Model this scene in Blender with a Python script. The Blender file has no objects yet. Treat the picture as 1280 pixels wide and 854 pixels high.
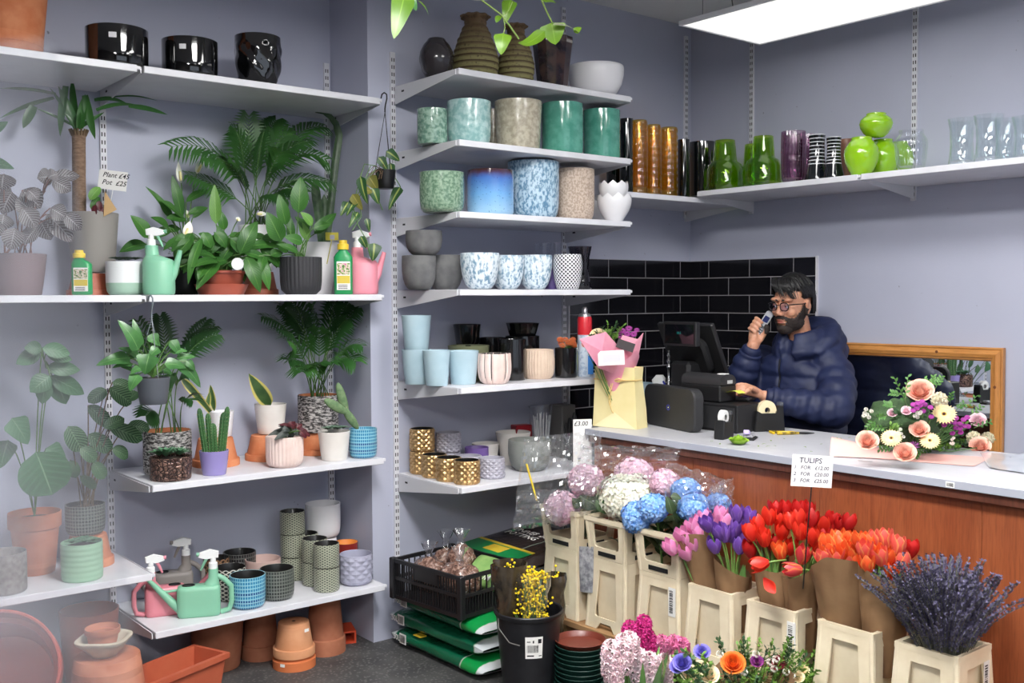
import bpy, bmesh, math, random
from math import sin, cos, tan, pi, radians, sqrt, atan2, exp
from mathutils import Vector, Matrix, Euler, noise

SC = bpy.context.scene
C = SC.collection
# ------------------------------------------------------------------ camera
EYE, HEAD, PITCH, ROLL, FPX = 1.545, radians(39.0), radians(2.5), radians(0.27), 1285.0
fwd = Vector((sin(HEAD)*cos(PITCH), cos(HEAD)*cos(PITCH), -sin(PITCH)))
rgt = Vector((cos(HEAD), -sin(HEAD), 0)); upv = rgt.cross(fwd)
r2 = rgt*cos(ROLL) - upv*sin(ROLL); u2 = upv*cos(ROLL) + rgt*sin(ROLL)
CAM = Vector((0, 0, EYE))
cd = bpy.data.cameras.new('camera'); co = bpy.data.objects.new('camera', cd); C.objects.link(co)
co.matrix_world = Matrix(((r2.x, u2.x, -fwd.x, CAM.x), (r2.y, u2.y, -fwd.y, CAM.y), (r2.z, u2.z, -fwd.z, CAM.z), (0, 0, 0, 1)))
cd.sensor_width = 36; cd.lens = FPX/1280*36; cd.clip_start = .05
cd.dof.use_dof = True; cd.dof.focus_distance = 4.6; cd.dof.aperture_fstop = 7.0
SC.camera = co
# ------------------------------------------------------------------ world, exposure
W = bpy.data.worlds.new('world'); SC.world = W; W.use_nodes = True
W.node_tree.nodes['Background'].inputs[0].default_value = (.80, .88, 1, 1)
W.node_tree.nodes['Background'].inputs[1].default_value = .5
SC.view_settings.view_transform = 'Standard'; SC.view_settings.look = 'None'
SC.view_settings.gamma = 1; SC.view_settings.use_curve_mapping = False
SC.view_settings.exposure = 0.08
PANELS = [1.05, 52, 4, 4, 14, 62, 18]     # strength of each hung ceiling panel; the first is the one in view
WINDOW_W = 1.2      # daylight through the shop window behind the camera
SC.cycles.max_bounces = 10; SC.cycles.transparent_max_bounces = 24
SC.cycles.sample_clamp_indirect = 6

# ------------------------------------------------------------------ pixel -> point of the place
def ray(px, py=370):
    return (fwd + r2*((px-640)/FPX) + u2*((427-py)/FPX))
def onY(px, py, Y): d = ray(px, py); return CAM + d*(Y/d.y)
def onX(px, py, X): d = ray(px, py); return CAM + d*(X/d.x)
def onZ(px, py, z): d = ray(px, py); return CAM + d*((z-EYE)/d.z)
def depth(p): return (Vector(p)-CAM).dot(fwd)
def mpp(p): return depth(p)/FPX          # metres per pixel at a point

# ------------------------------------------------------------------ mesh builder
class MB:
    def __init__(s): s.v = []; s.f = []; s.u = []; s.m = []; s.mi = 0
    def face(s, idx, uv=None): s.f.append(tuple(idx)); s.u.append(uv); s.m.append(s.mi)
    def add(s, verts, faces, M=None, uvs=None):
        b = len(s.v)
        s.v.extend([tuple(M @ Vector(p)) for p in verts] if M is not None else [tuple(p) for p in verts])
        for i, f in enumerate(faces): s.face([b+k for k in f], uvs[i] if uvs else None)
        return b
    def merge(s, o, M=None):
        b = len(s.v)
        s.v.extend([tuple(M @ Vector(p)) for p in o.v] if M is not None else o.v)
        for f, u, m in zip(o.f, o.u, o.m): s.f.append(tuple(b+k for k in f)); s.u.append(u); s.m.append(m)
    def lathe(s, prof, n=40, c=(0, 0, 0), relief=None, sx=1, sy=1, M=None, inner=None):
        """prof: (r,z) from bottom to top; a point with r=0 closes the end. relief(theta, z, r)->dr"""
        b0 = len(s.v); rings = []
        L = [0.0]
        for a, q in zip(prof, prof[1:]): L.append(L[-1]+sqrt((a[0]-q[0])**2+(a[1]-q[1])**2))
        z_lo = min(p[1] for p in prof); tot = (max(p[1] for p in prof)-z_lo) or 1; L = [p[1]-z_lo for p in prof]
        for (r, z) in prof:
            if r <= 1e-9: rings.append([len(s.v)]); s.v.append((c[0], c[1], c[2]+z)); continue
            ids = []
            for i in range(n):
                t = 2*pi*i/n; rr = r + (relief(t, z, r) if relief else 0)
                ids.append(len(s.v)); s.v.append((c[0]+rr*cos(t)*sx, c[1]+rr*sin(t)*sy, c[2]+z))
            rings.append(ids)
        for k in range(len(rings)-1):
            if inner is not None: s.mi = 1 if k >= inner else 0
            A, B = rings[k], rings[k+1]; va, vb = L[k]/tot, L[k+1]/tot
            if len(A) == 1 and len(B) == 1: continue
            for i in range(n):
                j = (i+1) % n; u0, u1 = i/n, (i+1)/n
                if len(A) == 1: s.face((A[0], B[j], B[i]), ((u0, va), (u1, vb), (u0, vb)))
                elif len(B) == 1: s.face((A[i], A[j], B[0]), ((u0, va), (u1, va), (u0, vb)))
                else: s.face((A[i], A[j], B[j], B[i]), ((u0, va), (u1, va), (u1, vb), (u0, vb)))
        s.mi = 0
        if M is not None:
            for i in range(b0, len(s.v)): s.v[i] = tuple(M @ Vector(s.v[i]))
        return s
    def box(s, lo, hi, M=None, bev=0):
        x0, y0, z0 = lo; x1, y1, z1 = hi
        if bev > 0:
            b = min(bev, (x1-x0)/2.01, (y1-y0)/2.01, (z1-z0)/2.01)
            V = []; 
            for (X, sx) in ((x0, 1), (x1, -1)):
                for (Y, sy) in ((y0, 1), (y1, -1)):
                    for (Z, sz) in ((z0, 1), (z1, -1)):
                        V += [(X, Y+sy*b, Z+sz*b), (X+sx*b, Y, Z+sz*b), (X+sx*b, Y+sy*b, Z)]
            def q(i, j, k, a): return (i*4+j*2+k)*3+a
            F = []
            F += [(q(0,0,0,0), q(0,0,1,0), q(0,1,1,0), q(0,1,0,0)), (q(1,0,0,0), q(1,1,0,0), q(1,1,1,0), q(1,0,1,0))]
            F += [(q(0,0,0,1), q(1,0,0,1), q(1,0,1,1), q(0,0,1,1)), (q(0,1,0,1), q(0,1,1,1), q(1,1,1,1), q(1,1,0,1))]
            F += [(q(0,0,0,2), q(0,1,0,2), q(1,1,0,2), q(1,0,0,2)), (q(0,0,1,2), q(1,0,1,2), q(1,1,1,2), q(0,1,1,2))]
            for i in (0, 1):
                for j in (0, 1):
                    for k in (0, 1):
                        t = (q(i,j,k,0), q(i,j,k,1), q(i,j,k,2)); F.append(t if (i+j+k) % 2 == 0 else t[::-1])
            for i in (0, 1):
                for j in (0, 1):
                    t = (q(i,j,0,0), q(i,j,0,1), q(i,j,1,1), q(i,j,1,0)); F.append(t if (i+j) % 2 else t[::-1])
                    t = (q(i,0,j,0), q(i,0,j,2), q(i,1,j,2), q(i,1,j,0)); F.append(t if (i+j) % 2 == 0 else t[::-1])
                    t = (q(0,i,j,1), q(0,i,j,2), q(1,i,j,2), q(1,i,j,1)); F.append(t if (i+j) % 2 else t[::-1])
            s.add(V, F, M)
        else:
            V = [(x, y, z) for x in (x0, x1) for y in (y0, y1) for z in (z0, z1)]
            s.add(V, [(0,1,3,2), (4,6,7,5), (0,4,5,1), (2,3,7,6), (0,2,6,4), (1,5,7,3)], M)
        return s
    def tube(s, pts, rad, n=8, caps=True):
        pts = [Vector(p) for p in pts]
        if not hasattr(rad, '__len__'): rad = [rad]*len(pts)
        rings = []; N = None; cum = 0
        for i, p in enumerate(pts):
            t = (pts[min(i+1, len(pts)-1)]-pts[max(i-1, 0)])
            if t.length < 1e-9: t = Vector((0, 0, 1))
            t.normalize()
            if N is None: N = t.orthogonal().normalized()
            N = (N - t*N.dot(t)); N = N.normalized() if N.length > 1e-6 else t.orthogonal().normalized()
            Bn = t.cross(N); ids = []
            for k in range(n):
                a = 2*pi*k/n; ids.append(len(s.v)); s.v.append(tuple(p + (N*cos(a)+Bn*sin(a))*rad[i]))
            rings.append(ids)
        m = max(len(rings)-1, 1)
        for i in range(len(rings)-1):
            A, B = rings[i], rings[i+1]
            for k in range(n):
                j = (k+1) % n
                s.face((A[k], A[j], B[j], B[k]), ((k/n, i/m), ((k+1)/n, i/m), ((k+1)/n, (i+1)/m), (k/n, (i+1)/m)))
        if caps: s.face(rings[0][::-1]); s.face(rings[-1])
        return s
    def prism(s, poly, h, M=None, bev=0):
        """2-D polygon (ccw, xy) extruded 0..h in z"""
        n = len(poly)
        if bev:
            cx = sum(p[0] for p in poly)/n; cy = sum(p[1] for p in poly)/n
            mx = max(max(abs(p[0]-cx) for p in poly), max(abs(p[1]-cy) for p in poly))
            k = 1-bev/mx
            sm = [(cx+(x-cx)*k, cy+(y-cy)*k) for x, y in poly]
            L = [(sm, 0), (poly, bev), (poly, h-bev), (sm, h)]
        else: L = [(poly, 0), (poly, h)]
        V = [(x, y, z) for P, z in L for x, y in P]; F = []
        for l in range(len(L)-1):
            for i in range(n):
                j = (i+1) % n; F.append((l*n+i, l*n+j, l*n+n+j, l*n+n+i))
        F.append(tuple(range(n))[::-1]); F.append(tuple((len(L)-1)*n+i for i in range(n)))
        s.add(V, F, M); return s
    def ring_prism(s, outer, inner, h, M=None):
        """frame between two polygons with equal counts, extruded 0..h in z"""
        n = len(outer)
        V = [(x, y, 0) for x, y in outer]+[(x, y, 0) for x, y in inner]+[(x, y, h) for x, y in outer]+[(x, y, h) for x, y in inner]
        F = []
        for i in range(n):
            j = (i+1) % n
            F += [(i, n+i, n+j, j), (2*n+i, 2*n+j, 3*n+j, 3*n+i), (i, j, 2*n+j, 2*n+i), (n+i, 3*n+i, 3*n+j, n+j)]
        s.add(V, F, M); return s
    def ball(s, c, r, nu=14, nv=9, M=None, wob=0, seed=0):
        rx, ry, rz = r if hasattr(r, '__len__') else (r, r, r)
        V = []; F = []; U = []
        for j in range(nv+1):
            ph = -pi/2+pi*j/nv
            for i in range(nu):
                t = 2*pi*i/nu; d = Vector((cos(ph)*cos(t), cos(ph)*sin(t), sin(ph)))
                k = 1+(wob*noise.noise(d*2.3+Vector((seed*7.1, seed*3.3, 0))) if wob else 0)
                V.append((c[0]+d.x*rx*k, c[1]+d.y*ry*k, c[2]+d.z*rz*k))
        for j in range(nv):
            for i in range(nu):
                k = (i+1) % nu
                F.append((j*nu+i, j*nu+k, (j+1)*nu+k, (j+1)*nu+i)); U.append(((i/nu, j/nv), ((i+1)/nu, j/nv), ((i+1)/nu, (j+1)/nv), (i/nu, (j+1)/nv)))
        s.add(V, F, M, U); return s
    def grid(s, fn, nu, nv, M=None, wrap=False):
        V = [fn(i/nu, j/nv) for j in range(nv+1) for i in range(nu+1)]; F = []; U = []
        for j in range(nv):
            for i in range(nu):
                a = j*(nu+1)+i; F.append((a, a+1, a+nu+2, a+nu+1))
                U.append(((i/nu, j/nv), ((i+1)/nu, j/nv), ((i+1)/nu, (j+1)/nv), (i/nu, (j+1)/nv)))
        s.add(V, F, M, U); return s
    def mesh(s, name, mats, smooth=40):
        me = bpy.data.meshes.new(name); me.from_pydata(s.v, [], s.f)
        uvl = me.uv_layers.new(name='UVMap'); flat = []
        for f, u in zip(s.f, s.u):
            if u is None: flat.extend([0.0, 0.0]*len(f))
            else:
                for a in u: flat.extend((a[0], a[1]))
        if len(flat) == 2*len(me.loops): uvl.data.foreach_set('uv', flat)
        for m in (mats if isinstance(mats, (list, tuple)) else [mats]): me.materials.append(m)
        if any(s.m): me.polygons.foreach_set('material_index', s.m)
        if smooth:
            me.polygons.foreach_set('use_smooth', [True]*len(me.polygons))
            if smooth < 180: me.set_sharp_from_angle(angle=radians(smooth))
        me.update(); return me

def link(name, data, parent=None, loc=None, rot=None, scale=None):
    o = bpy.data.objects.new(name, data); C.objects.link(o)
    if parent: o.parent = parent
    if loc is not None: o.location = loc
    if rot is not None: o.rotation_euler = rot
    if scale is not None: o.scale = scale if hasattr(scale, '__len__') else (scale,)*3
    return o
def obj(name, mb, mat, parent=None, loc=None, rot=None, smooth=40): return link(name, mb.mesh(name, mat, smooth), parent, loc, rot)
def tag(o, label, cat, group=None):
    o['label'] = label; o['category'] = cat
    if group: o['group'] = group
    return o
def thing(name, label, cat, loc=(0, 0, 0), rz=0, group=None):
    o = link(name, None, None, loc, (0, 0, rz)); o.empty_display_size = .05
    return tag(o, label, cat, group)
def struct(name, mb, mat, parent=None, smooth=0):
    o = obj(name, mb, mat, parent, smooth=smooth)
    if parent is None: o['kind'] = 'structure'
    return o
def stuff(o): o['kind'] = 'stuff'; return o
CH = {}
def kids(o): return [c for c in bpy.data.objects if c.parent == o]
def dup(root, loc, label, group=None, rz=None, scale=None):
    r = root.copy(); C.objects.link(r); r.location = loc; r['label'] = label
    if group: r['group'] = group
    if rz is not None: r.rotation_euler = (0, 0, rz)
    if scale is not None: r.scale = scale
    for ch in kids(root):
        c = ch.copy(); C.objects.link(c); c.parent = r
        for g in kids(ch):
            d = g.copy(); C.objects.link(d); d.parent = c
    return r
def T(x, y, z): return Matrix.Translation((x, y, z))
def RX(a): return Matrix.Rotation(a, 4, 'X')
def RY(a): return Matrix.Rotation(a, 4, 'Y')
def RZ(a): return Matrix.Rotation(a, 4, 'Z')
def S(x, y, z): return Matrix.Diagonal((x, y, z, 1))

# ------------------------------------------------------------------ materials
def lin(c):
    """sRGB 0..255 -> linear"""
    return tuple((v/255/12.92) if v/255 <= .04045 else ((v/255+.055)/1.055)**2.4 for v in c)
class NT:
    def __init__(s, name):
        s.mat = bpy.data.materials.new(name); s.mat.use_nodes = True; s.t = s.mat.node_tree; s.t.nodes.clear()
        s.out = s.t.nodes.new('ShaderNodeOutputMaterial')
    def n(s, typ, **kw):
        x = s.t.nodes.new(typ)
        for k, v in kw.items():
            if k.startswith('i_'):
                key = k[2:]; key = int(key) if key.isdigit() else key.replace('_', ' ')
                s.set(x.inputs[key], v)
            else: setattr(x, k, v)
        return x
    def set(s, inp, v):
        if hasattr(v, 'is_output') or isinstance(v, bpy.types.NodeSocket): s.t.links.new(v, inp)
        elif isinstance(v, (tuple, list)) and len(v) == 3 and inp.type == 'RGBA': inp.default_value = (*v, 1)
        else: inp.default_value = v
    def math(s, op, a, b=0.0, c=None):
        x = s.n('ShaderNodeMath', operation=op); s.set(x.inputs[0], a); s.set(x.inputs[1], b)
        if c is not None: s.set(x.inputs[2], c)
        return x.outputs[0]
    def mix(s, f, a, b):
        x = s.n('ShaderNodeMix', data_type='RGBA'); s.set(x.inputs[0], f); s.set(x.inputs[6], a); s.set(x.inputs[7], b); return x.outputs[2]
    def ramp(s, f, stops):
        x = s.n('ShaderNodeValToRGB'); s.set(x.inputs[0], f); e = x.color_ramp.elements
        while len(e) < len(stops): e.new(.5)
        for k, (p, c) in zip(e, stops): k.position = p; k.color = (*c, 1) if len(c) == 3 else c
        return x.outputs[0]
    def step(s, f, lo, hi):
        x = s.n('ShaderNodeMapRange', clamp=True); s.set(x.inputs[0], f); s.set(x.inputs[1], lo); s.set(x.inputs[2], hi); return x.outputs[0]
    def coord(s, which='Object'): return s.n('ShaderNodeTexCoord').outputs[which]
    def mapping(s, v, scale=(1, 1, 1), rot=(0, 0, 0), loc=(0, 0, 0)):
        x = s.n('ShaderNodeMapping'); s.set(x.inputs[0], v); x.inputs[1].default_value = loc; x.inputs[2].default_value = rot; x.inputs[3].default_value = scale; return x.outputs[0]
    def noise(s, v, scale, detail=3, rough=.55, out=0, dist=0):
        x = s.n('ShaderNodeTexNoise'); s.set(x.inputs['Vector'], v); x.inputs['Scale'].default_value = scale
        x.inputs['Detail'].default_value = detail; x.inputs['Roughness'].default_value = rough; x.inputs['Distortion'].default_value = dist; return x.outputs[out]
    def voro(s, v, scale, feature='F1', out='Distance'):
        x = s.n('ShaderNodeTexVoronoi', feature=feature); s.set(x.inputs['Vector'], v); x.inputs['Scale'].default_value = scale; return x.outputs[out]
    def sep(s, v): x = s.n('ShaderNodeSeparateXYZ'); s.set(x.inputs[0], v); return x.outputs
    def bump(s, h, strength=.3, dist=.002):
        x = s.n('ShaderNodeBump'); s.set(x.inputs['Height'], h); x.inputs['Strength'].default_value = strength; x.inputs['Distance'].default_value = dist; return x.outputs[0]
    def bsdf(s, color, rough=.5, metal=0, normal=None, coat=0, spec=.5, trans=0, sss=0, alpha=None, sheen=0):
        b = s.n('ShaderNodeBsdfPrincipled'); s.set(b.inputs['Base Color'], color); s.set(b.inputs['Roughness'], rough); s.set(b.inputs['Metallic'], metal)
        b.inputs['Coat Weight'].default_value = coat; b.inputs['Coat Roughness'].default_value = .06
        b.inputs['Specular IOR Level'].default_value = spec
        if trans: b.inputs['Transmission Weight'].default_value = trans
        if sss: b.inputs['Subsurface Weight'].default_value = sss; b.inputs['Subsurface Scale'].default_value = .01
        if sheen: b.inputs['Sheen Weight'].default_value = sheen
        if normal is not None: s.set(b.inputs['Normal'], normal)
        if alpha is not None: s.set(b.inputs['Alpha'], alpha)
        return b.outputs[0]
    def done(s, sh): s.t.links.new(sh, s.out.inputs[0]); return s.mat

MATS = {}
def mat(name, c, rough=.5, c2=None, scale=20, bump=0, bscale=60, coat=0, metal=0, contrast=(.35, .65), spec=.5, sss=0, bdist=.002, stretch=(1, 1, 1), detail=3):
    """plain surface: colour c mottled with c2 by noise, optional fine bump (sRGB 0..255)"""
    if name in MATS: return MATS[name]
    t = NT(name); v = t.coord(); v = t.mapping(v, stretch) if stretch != (1, 1, 1) else v
    col = lin(c)
    if c2 is not None: col = t.mix(t.step(t.noise(v, scale, detail), *contrast), lin(c), lin(c2))
    nr = t.bump(t.noise(v, bscale, 3), bump, bdist) if bump else None
    MATS[name] = t.done(t.bsdf(col, rough, metal, nr, coat, spec, sss=sss)); return MATS[name]
def glass(name, tint=(255, 255, 255), rough=.02, refl=1.0, milky=0.0):
    """clear thin glass: tinted see-through with a mirror-like sheen"""
    if name in MATS: return MATS[name]
    t = NT(name); tr = t.n('ShaderNodeBsdfTransparent', i_Color=lin(tint)).outputs[0]
    gl = t.n('ShaderNodeBsdfGlossy', i_Color=(1, 1, 1), i_Roughness=rough).outputs[0]
    g = t.n('ShaderNodeNewGeometry'); dp = t.n('ShaderNodeVectorMath', operation='DOT_PRODUCT', i_0=g.outputs['Incoming'], i_1=g.outputs['Normal']).outputs['Value']
    k = t.math('POWER', t.math('SUBTRACT', 1.0, t.math('ABSOLUTE', dp)), 4.0)
    f = t.math('MULTIPLY', t.math('ADD', t.math('MULTIPLY', k, .7), .035), refl)
    m = t.n('ShaderNodeMixShader', i_0=f, i_1=tr, i_2=gl).outputs[0]
    if milky:
        df = t.n('ShaderNodeBsdfDiffuse', i_Color=(.85, .87, .9)).outputs[0]
        m = t.n('ShaderNodeMixShader', i_0=milky, i_1=m, i_2=df).outputs[0]
    MATS[name] = t.done(m); return MATS[name]
def emit(name, c, s):
    t = NT(name); return t.done(t.n('ShaderNodeEmission', i_Color=c, i_Strength=s).outputs[0])
# ------------------------------------------------------------------ the room
YA, YB, XC, XP = 4.25, 3.92, 4.485, 2.37       # back of left recess, back wall, right wall, pier edge
FA, FB, FC = 3.775, 3.435, 4.02                # shelf fronts
CEIL = 3.06
def wall_mat():
    t = NT('wall paint'); v = t.coord()
    n = t.noise(v, 1.3, 4); n2 = t.noise(v, 90, 2)
    col = t.mix(t.step(n, .3, .7), lin((177, 180, 198)), lin((186, 189, 207)))
    spots = t.step(t.noise(v, 34, 2, .5), .765, .80)
    col = t.mix(spots, col, lin((130, 130, 142)))
    return t.done(t.bsdf(col, .55, normal=t.bump(n2, .12, .002)))
m_wall = wall_mat()
m_ceil = mat('ceiling paint', (232, 232, 232), .8)
def floor_mat():
    t = NT('studded rubber floor'); v = t.coord()
    d = t.voro(v, 62); n = t.noise(v, 7, 5)
    col = t.mix(t.step(n, .3, .75), lin((58, 58, 60)), lin((88, 87, 86)))
    col = t.mix(t.step(d, .25, .38), lin((104, 103, 101)), col)
    return t.done(t.bsdf(col, .55, normal=t.bump(t.step(d, .2, .42), -.7, .004)))
m_floor = floor_mat()
m_white = mat('white coated steel', (222, 222, 228), .38, (214, 214, 220), 8)
m_bracket = mat('white painted bracket', (212, 212, 217), .4)
m_slot = mat('dark slot', (40, 40, 44), .8)
m_dark = mat('black void', (18, 18, 20), .8)

m_far = mat('dark shop wall', (84, 80, 78), .8)
def wall(name, lo, hi, m=m_wall): return struct(name, MB().box(lo, hi), m)
struct('floor', MB().box((-2.6, -3.6, -.1), (4.7, 4.5, 0)), m_floor)
struct('ceiling', MB().box((-2.6, -3.6, CEIL), (4.7, 4.5, CEIL+.1)), m_ceil)
w_left = wall('wall_left', (-2.6, YA, 0), (XP, YA+.1, CEIL))
w_back = wall('wall_back', (XP, YB, 0), (XC+.1, YA+.1, CEIL))
w_right = wall('wall_right', (XC, -3.6, 0), (XC+.1, YB, CEIL))
w_side = wall('wall_side', (-2.7, -3.6, 0), (-2.6, YA+.1, CEIL), m_far)
# shop front behind the camera: wall with a wide window
mb = MB(); mb.box((-2.6, -3.7, 0), (-1.6, -3.6, CEIL)); mb.box((3.4, -3.7, 0), (XC, -3.6, CEIL))
mb.box((-1.6, -3.7, 0), (3.4, -3.6, .55)); mb.box((-1.6, -3.7, 2.65), (3.4, -3.6, CEIL)); struct('wall_front', mb, m_far)
mb = MB()
for x in (-1.6, .85, 3.33): mb.box((x, -3.7, .55), (x+.07, -3.6, 2.65))
mb.box((-1.6, -3.7, .55), (3.4, -3.6, .62)); mb.box((-1.6, -3.7, 2.58), (3.4, -3.6, 2.65))
wf = struct('window_1', mb, m_white)
struct('pane', MB().box((-1.55, -3.66, .6), (3.35, -3.65, 2.6)), glass('window glass', (250, 252, 255)), wf)
ld = bpy.data.lights.new('daylight', 'AREA'); ld.shape = 'RECTANGLE'; ld.size = 4.8; ld.size_y = 1.95; ld.energy = WINDOW_W*18; ld.color = (.86, .92, 1)
lo_ = bpy.data.objects.new('daylight', ld); C.objects.link(lo_); lo_.location = (.9, -3.72, 1.6); lo_.rotation_euler = (pi/2, 0, 0)

# ------------------------------------------------------------------ ceiling light panels (hung on wires; the others of the shop behind the camera)
m_alu = mat('white aluminium', (235, 236, 240), .35)
m_wire = mat('steel wire', (120, 118, 115), .5, metal=.6)
PN = []
def light_panel(x, y, z, label, rz=0):
    m = emit('lit diffuser', (1, .99, .97), PANELS[len(PN)]); PN.append(m)
    t = thing('ceiling_light', label, 'ceiling light', (x, y, z), rz, 'hung light panels')
    f = MB(); f.ring_prism([(-.3, -.6), (.3, -.6), (.3, .6), (-.3, .6)], [(-.288, -.588), (.288, -.588), (.288, .588), (-.288, .588)], .022)
    f.box((-.288, -.588, .016), (.288, .588, .022)); obj('frame', f, m_alu, t, smooth=0)
    obj('diffuser', MB().box((-.288, -.588, .004), (.288, .588, .012)), m, t, smooth=0)
    for sx in (-.25, .25):
        for sy in (-.5, .5): obj('wire', MB().tube([(sx, sy, .02), (sx*.98, sy, CEIL-z)], .0015, 5), m_wire, t)
    obj('power_cable', MB().tube([(0, .45, .02), (-.03, .5, .10), (-.05, .5, .19), (.02, .47, .23), (.1, .42, .17), (.14, .4, CEIL-z)], .003, 5), m_wire, t)
    return t
light_panel(3.955, 2.67, 2.80, 'lit white light panel hanging above the right wall shelf, the only one in view')
light_panel(1.45, 1.75, 2.84, 'lit white light panel above the aisle in front of the left bays')
light_panel(1.45, -.9, 2.84, 'lit white light panel between the aisle and the shop window behind the camera')
light_panel(3.6, -.6, 2.84, 'lit white light panel over the near end of the counter')
light_panel(2.75, 1.7, 2.84, 'lit white light panel above the flower buckets')
light_panel(-1.0, -.9, 2.84, 'lit white light panel at the left side near the shop window')
light_panel(2.6, .2, 2.84, 'lit white light panel above the shop floor, right of the aisle')

# ------------------------------------------------------------------ shelving: slotted uprights, shelves with brackets
def upright(label, x, y, z0, z1, axis='y', w=.025, dep=.012):
    t = thing('shelf_upright', label, 'upright', (x, y, z0), 0 if axis == 'y' else -pi/2, 'slotted uprights')
    h = z1-z0
    obj('rail', MB().box((-w/2, -dep, 0), (w/2, 0, h)), m_white, t, smooth=0)
    s = MB(); k = 0
    z = .02
    while z < h-.02:
        for sx in (-.0055, .0055): s.box((sx-.0022, -dep-.0006, z), (sx+.0022, -dep+.001, z+.016))
        z += .032
    stuff(obj('slots', s, m_slot, t, smooth=0))
    return t
PITX = {}
def bracket_mb(L, side=1, h=.082):
    b = MB(); b.prism([(0, -.004), (0, -h), (-.02, -h), (-L, -.026), (-L, -.004)], .004, Matrix(((0, 0, 1, -.002), (1, 0, 0, 0), (0, 1, 0, 0), (0, 0, 0, 1))))
    return b
def shelf(label, x0, x1, yb, yf, z, left=True, right=True, axis='y', stamp=True):
    """board whose top is at z; x0..x1 along the wall, depth from back to front. axis 'x' = right wall"""
    L = x1-x0; D = yb-yf
    t = thing('shelf', label, 'shelf', (x0, yb, z) if axis == 'y' else (yb, x1, z), 0 if axis == 'y' else -pi/2, 'white bracket shelves')
    b = MB(); b.box((.004, -D, -.026), (L-.004, -.003, 0), bev=.002); obj('board', b, m_white, t, smooth=0)
    c = MB(); c.box((L-.006, -D+.003, -.016), (L+.010, -D+.018, -.003), bev=.002); obj('end_clip', c, m_white, t, smooth=0)
    for on, x in ((left, -.004), (right, L+.004)):
        if on:
            k = obj('bracket', bracket_mb(D-.012), m_bracket, t, (x, 0, 0), smooth=0)
            if stamp: obj('stamp', MB().box((-.0026, -.09, -.036), (-.0018, -.07, -.028)), m_slot, k, smooth=0)
    return t
def zat(px, py, Y=None, X=None): return (onY(px, py, Y) if Y is not None else onX(px, py, X)).z
XA1, XA2 = 1.338, 2.345          # uprights of the left recess
XB1, XB2 = 2.505, 3.512          # uprights of the middle wall
ZA_top = zat(300, 98.5, FA); ZA_mid = zat(300, 368.5, FA); ZA_low = zat(197, 606.5, FA); ZA_bot = zat(199.8, 790, FA); ZA_bay = zat(193.5, 716.6, FA)
ZB = [zat(579, y, FB) for y in (85.4, 174.5, 264.3, 361.8, 485.2, 610.0)]
ZC = zat(1071, 218, X=FC)
upright('slotted white upright behind the yucca, between the two left bays', XA1, YA, .22, 2.30)
upright('slotted white upright in the corner behind the tall palm', XA2, YA, .22, 2.62)
upright('slotted white upright at the far left behind the monstera', .33, YA, .22, 2.4)
upright('slotted white upright on the pier beside the hanging pothos', XB1-.012, YB, .2, 2.63)
upright('slotted white upright between the pot shelves and the black tiles', XB2, YB, .2, 3.0)
upright('slotted white upright in the corner by the dark vases', XC-.05, YB, ZC-.09, 3.0)
upright('slotted white upright behind the green hat-shaped vases', XC, 3.49, ZC-.09, 3.0, 'x')
upright('slotted white upright behind the lime vases', XC, 2.558, ZC-.09, 3.0, 'x')
upright('slotted white upright right of the clear flared vases', XC, 1.6, ZC-.09, 3.0, 'x')
shelf('white shelf at top left carrying the big terracotta pot', .33, XA1-.017, YA, FA, ZA_top, True, False)
shelf('white top shelf carrying the black bowls above the palm', XA1, XA2, YA, FA, ZA_top)
shelf('white shelf under the yucca and silver-leaved begonia', .33, XA1-.017, YA, FA, ZA_mid, True, False)
shelf('white shelf under the peace lilies and pink sprayer', XA1, XA2, YA, FA, ZA_mid)
shelf('white shelf under the calathea and pale green ribbed pot', .33, XA1, YA, FA, ZA_bay)
shelf('white shelf carrying the cactus, snake plants and blue prickly pear pot', XA1, XA2, YA, FA, ZA_low)
shelf('white bottom shelf with watering cans and stacked lattice pots', XA1, XA2, YA, FA, ZA_bot)
for lb, z in zip(('topmost shelf of the middle wall, under the ringed vases', 'second shelf of the middle wall, under the glossy teal pots', 'third shelf of the middle wall, under the blue ombre pot',
                  'fourth shelf of the middle wall, under the mottled blue bowls', 'fifth shelf of the middle wall, under the pale blue pots', 'lowest shelf of the middle wall, under the gold studded pots'), ZB):
    shelf(lb, XB1, XB2, YB, FB, z)
shelf('white corner shelf under the amber bubble vases', XB2+.03, XC-.075, YB, FB+.06, ZC-.027, False, False)
obj('bracket', bracket_mb(.44), m_bracket, bpy.data.objects['shelf_upright.005'], (0, 0, ZC-.027-(ZC-.09)), smooth=0)
shelf('white right wall shelf under green hat vases and lime vases', 2.558, 3.475, XC, FC, ZC, True, True, 'x')
shelf('white right wall shelf under the clear flared vases', 1.56, 2.548, XC, FC, ZC, False, False, 'x')

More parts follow.
